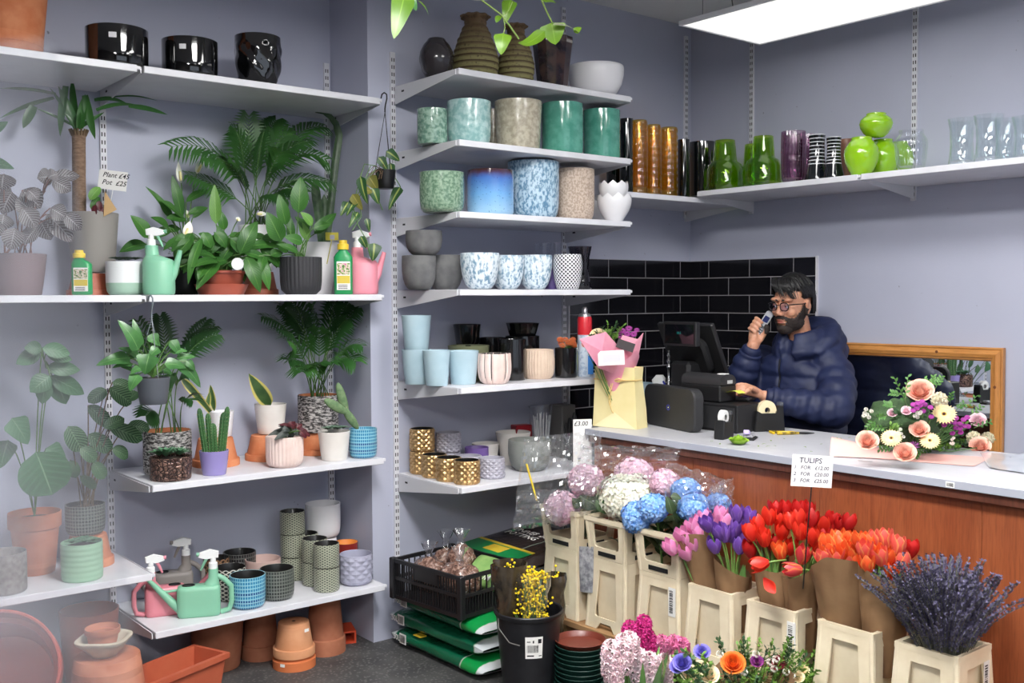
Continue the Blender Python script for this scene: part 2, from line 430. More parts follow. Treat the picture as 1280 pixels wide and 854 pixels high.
# ------------------------------------------------------------------ black wall tiles
m_tile = mat('black glazed tile', (15, 15, 19), .12, (20, 20, 25), 3, coat=.3)
m_grout = mat('grey grout', (150, 146, 150), .9)
m_trim = mat('white tile trim', (214, 212, 216), .5)
TW, TH, GR = .281, .0968, .0042; TZ = 1.74
def tiles(parent, axis, n0, n1, firsts):
    """rows of tiles from the corner outwards, n0 (corner) to n1"""
    g = MB(); z_lo = TZ-9*TH
    if axis == 'y': g.box((n1, YB-.0075, z_lo), (n0, YB+.002, TZ))
    else: g.box((XC-.0075, n1, z_lo), (XC+.002, n0, TZ))
    struct('grout', g, m_grout, parent)
    cache = {}
    for r in range(9):
        a = n0; w = firsts[r % 2]
        while a > n1+.006:
            b = max(a-w, n1); w = TW; k = round(a-b, 4)
            if k not in cache:
                m = MB(); l = k-GR; h = TH-GR
                if axis == 'y': m.box((-l, -.006, -h), (0, 0, 0), bev=.001)
                else: m.box((-.006, -l, -h), (0, 0, 0), bev=.001)
                cache[k] = m.mesh('tile', m_tile, 0)
            loc = (a-GR/2, YB-.003, TZ-r*TH-GR/2) if axis == 'y' else (XC-.003, a-GR/2, TZ-r*TH-GR/2)
            link('tile', cache[k], parent, loc); a = b
tiles(w_back, 'y', XC, XB2+.03, (.095, .235)); tiles(w_right, 'x', YB, 3.077, (.141, .281))
struct('tile_trim', MB().box((XC-.018, 3.072, TZ-9*TH), (XC, 3.078, TZ+.004)), m_trim, w_right)
struct('tile_trim', MB().box((XB2+.022, YB-.018, TZ-9*TH), (XB2+.03, YB, TZ+.004)), m_trim, w_back)
# ------------------------------------------------------------------ pot materials
def glaze(name, c, c2=None, scale=30, rough=.16, bump=0, bscale=40, contrast=(.4, .6), coat=.4, detail=4, stretch=(1, 1, 1), bdist=.003):
    return mat(name, c, rough, c2, scale, bump, bscale, coat, 0, contrast, .5, 0, bdist, stretch, detail)
def uvpat(name, fn, rough=.3, coat=.2, metal=0, bump=.0, bdist=.002):
    """pattern material: fn(t, u, v) -> (colour, height)"""
    if name in MATS: return MATS[name]
    t = NT(name); uv = t.sep(t.coord('UV')); col, h = fn(t, uv[0], uv[1])
    MATS[name] = t.done(t.bsdf(col, rough, metal, t.bump(h, bump, bdist) if bump else None, coat)); return MATS[name]
def tri(t, x): return t.math('MULTIPLY', t.math('ABSOLUTE', t.math('SUBTRACT', t.math('FRACT', x), .5)), 2.0)   # 1 at whole numbers, 0 between
def lattice(c_line, c_hole, nu, nv, w=.62):
    def f(t, u, v):
        a = t.math('MULTIPLY', u, nu); b = t.math('MULTIPLY', v, nv)
        p = tri(t, t.math('ADD', a, b)); q = tri(t, t.math('SUBTRACT', a, b))
        h = t.math('MAXIMUM', p, q); m = t.step(h, w-.06, w+.06)
        return t.mix(m, lin(c_hole), lin(c_line)), m
    return f
def weave(c_line, c_cell, c_band, nu, nv):
    """upright stitches with darker bands round the pot"""
    def f(t, u, v):
        p = tri(t, t.math('MULTIPLY', u, nu)); q = tri(t, t.math('MULTIPLY', v, nv)); r = tri(t, t.math('MULTIPLY', v, 4.2))
        m = t.step(t.math('MAXIMUM', p, q), .66, .8)
        low = t.step(v, .62, .5)
        cell = t.mix(t.math('MULTIPLY', t.step(r, .45, .6), low), lin(c_cell), lin(c_band))
        return t.mix(m, cell, lin(c_line)), m
    return f
def zigzag(t, u, v):
    a = t.math('MULTIPLY', u, 22); b = t.math('MULTIPLY', v, 9)
    p = tri(t, t.math('ADD', a, b)); q = tri(t, t.math('SUBTRACT', a, b)); m = t.step(t.math('MULTIPLY', p, q), .2, .3)
    return t.mix(m, lin((226, 226, 230)), lin((50, 50, 58))), m
m_terra = mat('terracotta', (198, 116, 74), .8, (212, 138, 96), 14, .15, 120)
m_terra2 = mat('red terracotta plastic', (166, 84, 60), .5, (176, 94, 68), 9)
m_terra3 = mat('weathered terracotta', (172, 100, 70), .85, (192, 126, 96), 10, .2, 90)
m_black = mat('black gloss glaze', (12, 12, 14), .05, coat=1.0)
m_blackp = mat('black plastic', (20, 20, 22), .35)
m_blackg = mat('black glazed ceramic', (18, 18, 20), .14, coat=.5)
m_teal = glaze('teal glaze', (74, 146, 128), (92, 162, 144), 26, .12, .2, 26, coat=.7)
m_crk = glaze('crackled green glaze', (96, 132, 116), (150, 178, 162), 60, .15, .5, 30, coat=.6)
m_ptl = glaze('pale teal rippled glaze', (132, 174, 172), (176, 206, 204), 38, .15, .7, 24, coat=.6)
m_beige = glaze('beige stone glaze', (160, 152, 134), (188, 180, 160), 50, .22, .5, 30, coat=.4)
m_spk = glaze('speckled green glaze', (92, 122, 100), (140, 166, 142), 85, .2, .35, 60, coat=.4)
m_mot = glaze('mottled blue glaze', (92, 134, 166), (186, 210, 224), 85, .35, .15, 60, (.42, .56), .15, 5, (1, 1, .6))
m_mot2 = glaze('white and blue mottled glaze', (108, 146, 172), (222, 232, 238), 80, .4, .15, 60, (.38, .54), .1, 5, (1, 1, .6))
m_mos = mat('beige mosaic relief', (206, 188, 172), .7, (176, 156, 140), 110, .8, 110, bdist=.004, contrast=(.45, .55))
m_conc = mat('dark grey concrete', (92, 92, 94), .85, (112, 112, 112), 16, .2, 90)
m_conc2 = mat('grey concrete', (124, 128, 124), .85, (138, 140, 136), 14, .2, 90)
m_pblue = mat('pale blue matt glaze', (166, 192, 204), .5, (176, 200, 210), 12)
m_pink = mat('pale pink matt glaze', (226, 200, 192), .55, (236, 216, 208), 14)
m_ribb = mat('beige ribbed ceramic', (206, 182, 162), .7, (218, 196, 176), 20)
m_wht = mat('white ceramic', (236, 235, 238), .3, coat=.3)
m_wht2 = mat('off-white ceramic', (222, 216, 210), .5, (230, 226, 220), 9)
m_gold = mat('gold lustre', (226, 192, 140), .3, (190, 150, 98), 40, metal=.85)
m_lil = mat('lilac grey matt glaze', (170, 170, 190), .5)
m_lilb = mat('silver grey matt glaze', (168, 166, 178), .4)
m_lat = uvpat('pale lattice over black', lattice((168, 172, 152), (44, 44, 42), 17, 9, .5), .35, .2, 0, .6)
m_latb = uvpat('brown lattice over black', lattice((140, 106, 78), (44, 34, 28), 13, 7), .35, .2, 0, .6)
m_net = uvpat('white net over black', lattice((204, 202, 190), (30, 30, 30), 14, 8, .7), .35, .2, 0, .6)
m_blue = uvpat('blue woven glaze', weave((150, 206, 222), (34, 132, 176), (14, 78, 138), 44, 9), .3, .3, 0, .6)
m_chk = uvpat('grey woven glaze', weave((118, 124, 116), (62, 66, 64), (38, 40, 42), 40, 9), .35, .2, 0, .6)
m_chkb = uvpat('black woven glaze', weave((96, 96, 94), (30, 30, 32), (16, 16, 18), 40, 9), .3, .2, 0, .6)
m_zig = uvpat('black and white zigzag', zigzag, .4, .1)
m_inb = mat('black glazed inside', (24, 24, 24), .3)
def ombre_mat():
    t = NT('blue ombre glaze'); uv = t.sep(t.coord('UV')); ob = t.coord()
    v = t.math('ADD', uv[1], t.math('MULTIPLY', t.math('SUBTRACT', t.noise(ob, 14, 3), .5), .16))
    col = t.ramp(v, [(0, lin((158, 200, 232))), (.45, lin((110, 166, 220))), (.80, lin((70, 112, 186))), (.92, lin((74, 56, 84))), (.98, lin((64, 40, 38)))])
    col = t.mix(t.step(t.noise(ob, 130, 2), .66, .72), col, lin((40, 52, 110)))
    return t.done(t.bsdf(col, .12, coat=.8))
m_omb = ombre_mat()
def dip_mat():
    t = NT('white pot with pale green base'); uv = t.sep(t.coord('UV')); return t.done(t.bsdf(t.mix(t.step(uv[1], .355, .365), lin((160, 190, 172)), lin((228, 230, 232))), .45))
m_dip = dip_mat()
def stone_mat():
    t = NT('black and white chiselled stone'); v = t.mapping(t.coord(), (1, 1, 2.6)); n = t.noise(v, 55, 4, .6)
    col = t.mix(t.step(n, .44, .58), lin((58, 56, 56)), lin((196, 192, 190)))
    return t.done(t.bsdf(col, .8, normal=t.bump(n, .8, .006)))
m_stone = stone_mat()
def bark_mat():
    t = NT('brown mosaic lustre'); v = t.coord(); d = t.voro(v, 70, 'DISTANCE_TO_EDGE'); n = t.noise(v, 30)
    col = t.mix(t.step(n, .4, .6), lin((96, 72, 66)), lin((150, 118, 104))); col = t.mix(t.step(d, .06, .12), lin((54, 42, 40)), col)
    return t.done(t.bsdf(col, .3, .5, t.bump(t.step(d, 0, .3), .8, .004)))
m_mosb = bark_mat()
def rope_mat():
    t = NT('ringed earthenware'); v = t.coord(); h = t.sep(v)[2]; n = t.noise(v, 70, 4)
    uv = t.sep(t.coord('UV')); f = t.math('FRACT', t.math('MULTIPLY', uv[1], 11.0))
    col = t.mix(t.math('MULTIPLY', t.step(f, .45, .9), 1.0), lin((140, 134, 88)), lin((72, 54, 36)))
    col = t.mix(t.step(uv[1], .3, .9), col, lin((104, 82, 58)))
    col = t.mix(t.step(n, .55, .75), col, lin((60, 46, 32)))
    return t.done(t.bsdf(col, .7, normal=t.bump(n, .6, .004)))
m_rope = rope_mat()
m_soil = mat('potting soil', (48, 38, 32), .95, (72, 58, 48), 70, .9, 70, bdist=.006)

# ------------------------------------------------------------------ pot shapes: outer outline in units of (max radius, height), bottom to rim
SH = {
 'cyl':   [(.93, 0), (.97, .02), (1, .08), (1, 1)],
 'cylr':  [(.74, 0), (.84, .02), (.94, .10), (.985, .24), (1, .45), (1, 1)],
 'tap':   [(.76, 0), (.79, .02), (.86, .3), (1, 1)],
 'tap2':  [(.70, 0), (.73, .02), (.84, .4), (.93, .7), (1, 1)],
 'round': [(.55, 0), (.66, .03), (.82, .15), (.93, .32), (.99, .55), (1, .75), (.985, 1)],
 'bowl':  [(.46, 0), (.55, .02), (.72, .15), (.87, .36), (.96, .62), (1, 1)],
 'bowl2': [(.40, 0), (.56, .03), (.76, .16), (.91, .4), (.985, .7), (1, .92), (.98, 1)],
 'terra': [(.70, 0), (.72, .01), (.90, .74), (.90, .745), (.985, .76), (1, .78), (1, 1)],
 'bulge': [(.78, 0), (.84, .03), (.93, .15), (1, .42), (1, .6), (.95, .85), (.93, 1)],
 'flut':  [(.66, 0), (.78, .03), (.92, .2), (.99, .42), (1, .6), (.96, 1)],
}
def outline(shape, R, H, wall=.06, deep=.88, smooth_rim=True):
    P = [(0, 0)] + [(r*R, z*H) for r, z in shape]
    t = max(wall*R, .003); k = len(P)
    rim = P[-1]; P += [(rim[0]-t*.3, rim[1]+t*.25), (rim[0]-t*.8, rim[1]+t*.15)]
    zf = H*(1-deep); inn = []
    for r, z in reversed(shape):
        if z*H > zf+.004: inn.append(((r*R)-t, min(z*H, H-t*.2)))
    P += inn + [(max(inn[-1][0]*.9, .003), zf), (0, zf)]
    return P, k
class Spot:
    def __init__(s, axis, z, front): s.axis, s.z, s.front = axis, z, front
    def at(s, px, d, z=None):
        z = s.z if z is None else z
        p = onY(px, 370, s.front+d) if s.axis == 'y' else onX(px, 370, s.front+d)
        # the camera is not quite upright: take the ray that meets this height
        for _ in range(3):
            r = (p-CAM); py = 427-FPX*((Vector((p.x, p.y, z))-CAM).dot(u2)/(Vector((p.x, p.y, z))-CAM).dot(fwd))
            p = onY(px, py, s.front+d) if s.axis == 'y' else onX(px, py, s.front+d)
        return Vector((p.x, p.y, z))
    def height(s, px, top, d): return (onY(px, top, s.front+d) if s.axis == 'y' else onX(px, top, s.front+d)).z
sAt, sAm, sAl, sAb, sAy = Spot('y', ZA_top, FA), Spot('y', ZA_mid, FA), Spot('y', ZA_low, FA), Spot('y', ZA_bot, FA), Spot('y', ZA_bay, FA)
sB = [Spot('y', z, FB) for z in ZB]; sK = Spot('y', ZC-.027, FB+.06); sC = Spot('x', ZC, FC)
EPS = .0006
class Pot: pass
TAKEN = []       # footprints (x, y, r, z0, z1) already standing on the shelves
def free(x, y, r, z0, z1):
    for (a, b, c, s0, s1) in TAKEN:
        if z0 < s1-.004 and z1 > s0+.004 and (a-x)**2+(b-y)**2 < (c+r+.0015)**2: return False
    return True
def settle(sp, px, d, w, z0, hgt, lim=(.0, .46)):
    """nearest free place to (px, d) along the shelf's depth"""
    for k in range(0, 90):
        for sg in ((1, -1) if k else (1,)):
            dd = d+sg*k*.004; p = sp.at(px, dd, z0); r = w*mpp(p)/2
            if r*.9+.004 <= dd <= .475-r and free(p.x, p.y, r, z0, z0+hgt): return dd
    print('NOROOM', px, d, w); return d
def potmesh(shape, R, H, m, n=40, relief=None, inner_m=None, wall=.06, deep=.88, rows=0, smooth=40, sx=1):
    sh = SH[shape] if isinstance(shape, str) else shape
    if rows:          # resample the outline so that a relief has something to bend
        new = []
        for i in range(rows+1):
            z = i/rows
            for a, b in zip(sh, sh[1:]):
                if a[1] <= z <= b[1] and b[1] > a[1]: new.append((a[0]+(b[0]-a[0])*(z-a[1])/(b[1]-a[1]), z)); break
        sh = new
    P, k = outline(sh, R, H, wall, deep); mb = MB()
    rl = None
    if relief:
        zr = sh[-1][1]*H
        def rl(t, z, r, _k=[0]): return 0
    if relief:
        out = MB(); out.lathe(P[:k+2], n, relief=lambda t, z, r: relief(t, z/H)*R if r > .3*R and z > .01*H else 0, sx=sx)
        mb.merge(out); mb2 = MB(); mb2.mi = 1; inn = MB(); inn.lathe(P[k+1:], n, sx=sx); inn.m = [1]*len(inn.f); mb.merge(inn)
    else: mb.lathe(P, n, inner=k+1, sx=sx)
    return mb.mesh('pot', [m, inner_m or m], smooth)
def pot(name, label, px, top, w, shape, m, sp, d, group=None, cat='pot', base=None, n=40, relief=None, inner=None, wall=.06, deep=.88, rows=0, sx=1, rz=0, raw=False, flip=False, parent=None, smooth=40):
    """a pot standing on a shelf: centre px, rim py and width w as the photograph shows it, d = distance behind the shelf edge"""
    z0 = (sp.z if base is None else base)+EPS
    if not raw and parent is None: d = settle(sp, px, d, w, z0, sp.height(px, top, d)-z0)
    p = sp.at(px, d, z0); R = w*mpp(p)/2; H = sp.height(px, top, d)-z0
    me = potmesh(shape, R, H, m, n, relief, inner, wall, deep, rows, smooth, sx)
    q = Pot(); q.p, q.R, q.H, q.z0, q.zt = p, R, H, z0, z0+H
    TAKEN.append((p.x, p.y, R, z0, z0+H))
    if raw: q.me = me; return q
    o = link(name, me, parent, p, (0, 0, rz)); q.o = o
    if flip: o.rotation_euler = (pi, 0, rz); o.location.z += H
    if parent is None: tag(o, label, cat, group)
    return q
def stack_on(q, label, group=None, h=None, dx=0, dy=0, rz=.4, name=None):
    """a copy of pot q set on its rim"""
    o = q.o.copy(); C.objects.link(o); o.location = (q.o.location.x+dx, q.o.location.y+dy, q.o.location.z+q.H+EPS*4); o.rotation_euler = (0, 0, rz)
    o['label'] = label
    if group: o['group'] = group
    if name: o.name = name
    r = Pot(); r.__dict__.update(q.__dict__); r.o = o; r.z0 = o.location.z; r.zt = r.z0+q.H; r.p = o.location.copy(); return r
def diamonds(nu, nv, amp):
    def f(t, z):
        a = t/(2*pi)*nu; b = z*nv
        p = abs(((a+b) % 1)-.5)*2; q = abs(((a-b) % 1)-.5)*2
        return amp*(1-max(p, q)) if .04 < z < .96 else 0
    return f
def ribs(n, amp, sharp=1): return lambda t, z: amp*(abs(cos(n*t/2))**sharp-.5) if z > .03 else 0
def flutes(n, amp): return lambda t, z: -amp*(1-abs(sin(n*t/2)))**2 if z > .03 else 0
def dents(t, z): return .05*sin(t*7+z*5)*sin(z*9+1)*(z < .85)

# ------------------------------------------------------------------ top shelf of the left bays
g = 'black bowls on the top left shelf'
pot('plant_pot', 'big terracotta pot cut off by the top left corner of the picture', 2, -75, 128, 'terra', m_terra, sAt, .24)
b1 = pot('black_bowl', 'widest glossy black straight bowl with a white sticker, over the shelf joint', 147, 38.5, 75, [(.9, 0), (.95, .03), (.99, .15), (1, .4), (1, 1)], m_black, sAt, .16, g, 'bowl', n=56)
b2 = pot('black_bowl', 'middle glossy black straight bowl with a white sticker', 238, 53, 68, [(.9, 0), (.95, .03), (.99, .15), (1, .4), (1, 1)], m_black, sAt, .15, g, 'bowl', n=56)
pot('black_bowl', 'dented glossy black pot with a wavy round belly, right of the black bowls', 323, 47.5, 57, 'round', m_black, sAt, .15, g, 'bowl', n=64, relief=dents, rows=20)
for q, an in ((b1, -2.02), (b2, -2.2)):
    st = MB(); R = q.R*1.004
    st.grid(lambda u, v, R=R, H=q.H: (R*cos(an+(u-.5)*.24), R*sin(an+(u-.5)*.24), H*(.66+v*.13)), 4, 1)
    obj('price_sticker', st, m_wht, q.o, smooth=0)

# ------------------------------------------------------------------ middle wall, top shelf
s = sB[0]
pot('vase', 'dark metallic round vase with a short neck, left end of the topmost middle shelf', 546, 49.5, 44, [(.5, 0), (.62, .03), (.84, .2), (.98, .42), (1, .52), (.94, .68), (.74, .86), (.56, .95), (.5, 1)], mat('dark pewter glaze', (46, 42, 46), .22, coat=.5), s, .24, None, 'vase', wall=.1)
def rope_profile():
    P = []; N = 11
    for i in range(N*6+1):
        z = i/(N*6); env = .86+.14*sin(pi*min(z*1.35, 1)) if z < .4 else 1-.52*((z-.3)/.62)**1.5
        env = max(env, .47); P.append((env+.035*abs(sin(pi*z*N))-.03, z*.93))
    P += [(.5, .945), (.6, .965), (.6, .985), (.52, 1)]
    return P
def frill(t, z): return .07*cos(9*t) if z > .935 else .012*sin(3*t+z*40)
pot('vase', 'larger ringed earthenware vase with a frilled rim, under the trailing vine', 594.5, 19.5, 59, rope_profile(), m_rope, s, .13, 'ringed vases', 'vase', n=54, relief=frill)
pot('vase', 'smaller ringed earthenware vase with a frilled rim, beside the dark glazed pot', 645, 31.5, 47, rope_profile(), m_rope, s, .15, 'ringed vases', 'vase', n=54, relief=frill)
pot('plant_pot', 'dark brown glazed pot flaring upwards, faceted, next to the white bowl', 691, 49, 52, [(.70, 0), (.74, .03), (.86, .5), (.97, .84), (1, .9), (1, 1)], glaze('dark iridescent glaze', (38, 34, 44), (74, 56, 54), 16, .1, .15, 30, coat=.8), s, .11, n=12, smooth=20)
pot('white_bowl', 'shiny white bowl at the right end of the topmost middle shelf', 745, 84, 70, 'bowl2', m_wht, s, .12, None, 'bowl')
# second shelf
s = sB[1]
pot('plant_pot', 'small crackled green pot, leftmost on the second middle shelf', 540.5, 137.5, 38, 'cyl', m_crk, s, .2)
pot('plant_pot', 'pale teal pot with rippled glaze on the second middle shelf', 586.5, 128, 55, 'cylr', m_ptl, s, .1, n=48)
pot('plant_pot', 'narrow olive beige pot half hidden between the pale teal and beige pots', 617, 139, 36, 'cyl', m_beige, s, .30)
pot('plant_pot', 'wide beige stone-glazed pot tapering downwards', 648, 128, 59, [(.86, 0), (.9, .02), (.95, .4), (1, .9), (1, 1)], m_beige, s, .11, n=48)
pot('plant_pot', 'left of the two glossy teal green cylinder pots', 703, 131, 51.5, 'cyl', m_teal, s, .1, 'glossy teal pots', n=48)
pot('plant_pot', 'right of the two glossy teal green cylinder pots, darker rim', 752, 139, 46.5, 'cyl', m_teal, s, .14, 'glossy teal pots', n=48, inner=m_black)
# third shelf
s = sB[2]
pot('plant_pot', 'speckled dark green pot, leftmost on the third middle shelf', 552.5, 216.5, 56, 'cylr', m_spk, s, .12, n=48)
pot('plant_pot', 'pot fading from brown rim through bright blue to pale blue', 613, 214, 58.5, 'cyl', m_omb, s, .1, n=48)
pot('plant_pot', 'tallest mottled blue and white rounded pot on the third middle shelf', 667, 203.5, 64, 'cylr', m_mot, s, .17, n=48)
pot('plant_pot', 'beige pot with a fine woven relief, left of the white petal bowls', 717.5, 212.5, 51, 'cylr', m_mos, s, .16, n=48)
def petal_mesh(R, H):
    mb = MB(); n = 48
    def f(u, v, k=1):
        t = 2*pi*u; edge = .84+.16*abs(((u*9) % 1)-.5)*2
        z = v*edge; r = .4+.6*sin(pi*min(.02+z*.62, 1))
        return (r*R*k*cos(t), r*R*k*sin(t), H*z+ (1-k)*.03)
    mb.grid(lambda u, v: f(u, v), 72, 10); mb.grid(lambda u, v: f(u, v, .94), 72, 10)
    mb.lathe([(0, 0), (.36*R, 0)], 36); return mb.mesh('petal_bowl', m_wht, 60)
p = s.at(768, .075); mp = mpp(p); me = petal_mesh(21.5*mp, s.height(768, 243, .075)-s.z)
o1 = tag(link('petal_bowl', me, None, p+Vector((0, 0, EPS))), 'white bowl with a jagged petal rim, lower of the stacked pair in front', 'bowl', 'white petal bowls')
o2 = tag(link('petal_bowl', me, None, p+Vector((-.004, .002, .074)), (0, 0, .4), (.86, .86, .9)), 'white bowl with a jagged petal rim, nested on top of the front pair', 'bowl', 'white petal bowls')
TAKEN.append((p.x, p.y, 21.5*mp, s.z, s.z+.2)); p = s.at(745, .30)
o3 = tag(link('petal_bowl', me, None, p+Vector((0, 0, EPS)), (0, 0, .9)), 'white jagged petal bowl half hidden behind the stacked pair', 'bowl', 'white petal bowls')
# fourth shelf
s = sB[3]; g = 'dark grey concrete bowls'
q = pot('plant_pot', 'dark grey concrete bowl at the left end, under the stacked one', 524, 320, 43, 'round', m_conc, s, .27, g)
q2 = pot('plant_pot', 'dark grey concrete bowl standing on another at the left end', 530, 289, 46, 'round', m_conc, s, .24, g, base=q.zt+.002)
pot('plant_pot', 'dark grey concrete bowl beside the mottled bowls', 557, 319.5, 44, 'round', m_conc, s, .22, g)
g = 'white and blue mottled bowls'
pot('mottled_bowl', 'largest white and blue mottled bowl, in front on the fourth middle shelf', 600, 317, 49.5, 'bowl2', m_mot2, s, .09, g, 'bowl', n=48)
pot('mottled_bowl', 'white and blue mottled bowl in the middle, partly hidden', 634, 320, 43, 'bowl2', m_mot2, s, .19, g, 'bowl', n=48)
pot('mottled_bowl', 'white and blue mottled bowl on the right, next to the zigzag pot', 669, 319.5, 43, 'bowl2', m_mot2, s, .10, g, 'bowl', n=48)
pot('plant_pot', 'purple pot peeping out behind the mottled bowl and zigzag pot', 690, 336, 30, 'tap', mat('purple glaze', (112, 92, 160), .3), s, .2)
m_gclear = glass('clear glass', (249, 250, 252), .03, 1.3)
g = 'small clear tumblers'
pot('glass_tumbler', 'left clear glass tumbler at the back of the fourth middle shelf', 678, 304, 19, 'tap', m_gclear, s, .35, g, 'glass', wall=.06)
pot('glass_tumbler', 'right clear glass tumbler at the back of the fourth middle shelf', 694, 303.5, 18, 'tap', m_gclear, s, .36, g, 'glass', wall=.06)
pot('plant_pot', 'white pot with a black zigzag pattern on the fourth middle shelf', 709.5, 318.5, 37, [(.62, 0), (.74, .03), (.9, .25), (1, .6), (.99, .8), (.92, 1)], m_zig, s, .09)
pot('vase', 'smoky grey glass vase with a pinched waist at the shelf end', 725, 308.5, 30, [(.9, 0), (.96, .03), (.86, .2), (.72, .48), (.8, .75), (1, 1)], glass('smoky glass', (176, 172, 182), .04, 1.4), s, .2, None, 'vase')
# fifth shelf
s = sB[4]; g = 'pale blue matt pots'
q = pot('plant_pot', 'pale blue tapered pot at the left end, under another', 521, 437, 37, 'tap', m_pblue, s, .30, g)
stack_on(q, 'pale blue tapered pot stacked on the leftmost one', g, rz=.2).o.location.z -= .004
pot('plant_pot', 'pale blue tapered pot, second from left in the row', 546, 438, 34.5, 'tap', m_pblue, s, .19, g)
pot('plant_pot', 'pale blue tapered pot, right and nearest in the row', 579, 438.5, 39.5, 'tap', m_pblue, s, .085, g)
pot('plant_pot', 'olive green wide pot behind the pale blue pots', 586, 432, 52, 'tap', mat('olive glaze', (108, 112, 84), .45), s, .29)
g = 'black glazed pots on the fifth shelf'
q = pot('plant_pot', 'black glazed pot at the back, under the left black one', 585, 431, 33, 'tap', m_blackg, s, .41, g)
pot('plant_pot', 'left black glazed pot standing on another, behind the olive pot', 584, 405.5, 35, 'tap', m_blackg, s, .41, g, base=q.zt+.002)
q = pot('plant_pot', 'black glazed pot at the back under the widest black pot', 653, 420, 43, 'cyl', m_blackg, s, .33, g)
pot('plant_pot', 'widest black glazed pot on top at the back, faceted', 653, 404, 42, 'tap', m_blackg, s, .33, g, base=q.zt+.002, n=16, smooth=20)
pot('plant_pot', 'black ribbed pot between the pink fluted and beige ribbed pots', 641, 424, 33, 'cyl', m_blackg, s, .19, g, relief=ribs(28, .03), n=84, rows=6)
pot('plant_pot', 'pink white-washed pot with broad flutes', 618, 442, 43, 'flut', m_pink, s, .085, n=96, relief=flutes(13, .09), rows=14, inner=m_blackp)
pot('plant_pot', 'beige pot with fine upright ribs', 673, 437, 40.5, 'bulge', m_ribb, s, .10, n=132, relief=ribs(33, .035), rows=10)
pot('plant_pot', 'black glazed pot behind the pink fluted pot', 615, 422, 36, 'cyl', m_blackg, s, .40, g)
# lowest shelf
s = sB[5]; g = 'gold studded pots'
dm = diamonds(13, 4, .10)
def gold(label, px, top, d, base=None):
    return pot('studded_pot', label, px, top, 31.5, 'cyl', m_gold, s, d, g, base=base, n=104, relief=dm, rows=24, smooth=20, inner=m_inb)
def copy_pot(q, lb, px, d, w):
    d = settle(s, px, d, w, s.z+EPS, q.H); o = q.o.copy(); C.objects.link(o); o.location = s.at(px, d, s.z+EPS); o.rotation_euler = (0, 0, px); o['label'] = lb
    TAKEN.append((o.location.x, o.location.y, q.R, s.z, s.z+q.H)); r = Pot(); r.__dict__.update(q.__dict__); r.o = o; r.p = o.location.copy(); return r
q = gold('gold studded pot nearest the shelf corner', 583.5, 575, .075)
copy_pot(q, 'gold studded pot, third in the front row', 561, .165, 31.5)
copy_pot(q, 'gold studded pot, second in the front row', 543, .255, 31.5)
q = copy_pot(q, 'gold studded pot at the left, under another gold pot', 528, .345, 31.5)
stack_on(q, 'gold studded pot stacked on the leftmost one', g)
g = 'silver grey diamond pots'
def silver(label, px, top, d, base=None): return pot('diamond_pot', label, px, top, 30.5, 'cyl', m_lilb, s, d, g, base=base, n=96, relief=diamonds(12, 4, .10), rows=24, smooth=20)
q = silver('silver grey diamond pot right of the gold pots', 615, 572, .115)
copy_pot(q, 'silver grey diamond pot behind the third gold pot', 587, .225, 30.5)
q = copy_pot(q, 'silver grey diamond pot at the back, under another', 561, .37, 30.5)
stack_on(q, 'silver grey diamond pot stacked at the back beside the gold stack', g)
pot('plant_pot', 'purple pot with a sticker behind the silver grey diamond pots', 596, 559, 30, 'cyl', mat('violet glaze', (118, 92, 158), .35), s, .30)
pot('plant_pot', 'small white oval pot behind the purple one', 607, 554, 32, 'tap', m_wht2, s, .36, sx=1.1)
pot('plant_pot', 'tall pale grey tapered pot at the back of the lowest middle shelf', 641.5, 540, 44, [(.62, 0), (.65, .02), (.82, .5), (1, 1)], m_wht2, s, .29)
pot('plant_pot', 'grey concrete bowl next to the plastic-wrapped flowers', 662, 549.5, 54, 'round', m_conc2, s, .16)

# ------------------------------------------------------------------ right wall shelves: glass vases
s = sK
m_gblk = mat('black glass', (10, 13, 16), .04, coat=1)
m_gamb = glass('amber glass', (250, 224, 140), .05, 1.6)
m_ggrn = glass('green glass', (216, 240, 130), .03, 1.7)
m_gpnk = glass('plum glass', (222, 198, 216), .06, 1.5)
m_lime = mat('lime green opaque glass', (150, 202, 26), .08, coat=1.0, sss=.15)
g = 'black glass vases'
pot('vase', 'black glass cylinder behind the right teal pot', 783, 149, 17, 'cyl', m_gblk, s, .16, g, 'vase')
pot('vase', 'low black glass jar in the shade of the second middle shelf', 769, 205, 22, 'cylr', m_gblk, s, .30, g, 'vase')
bub = lambda t, z: .09*abs(sin(t*8))*abs(sin(z*pi*11))
g = 'amber bubble vases'
for lb, px, tp, w in (('tallest amber bubble glass vase, left of three', 799, 151, 20), ('amber bubble glass vase, middle of three', 817, 156.5, 17.5), ('amber bubble glass vase, right of three', 836, 160, 21.5)):
    pot('vase', lb, px, tp, w*.95, 'cyl', m_gamb, s, .13, g, 'vase', n=64, relief=bub, rows=44, wall=.09)
g = 'black glass vases'
pot('vase', 'slim black glass cylinder right of the amber vases', 854.5, 175, 15, 'cyl', m_gblk, s, .14, g, 'vase')
s = sC
pot('vase', 'wide black glass vase in the corner left of the green hat vases', 878, 178.5, 34, 'cyl', m_gblk, s, .23, g, 'vase')
HAT = [(.8, 0), (.97, .02), (1, .06), (.93, .11), (.90, .2), (.88, .42), (.80, .53), (.62, .58), (.57, .62), (.55, .72), (.50, .96), (.49, 1)]
g = 'green hat-shaped vases'
pot('vase', 'green glass vase shaped like a hat, left one', 906, 176, 51, HAT, m_ggrn, s, .15, g, 'vase', n=48, wall=.05)
pot('vase', 'green glass vase shaped like a hat, right and taller looking one', 954, 171, 50, HAT, m_ggrn, s, .15, g, 'vase', n=48, wall=.05)
pot('vase', 'green glass hat vase half hidden behind the right one', 941, 181, 42, HAT, m_ggrn, s, .34, g, 'vase', n=48, wall=.05)
g = 'plum ribbed vases'
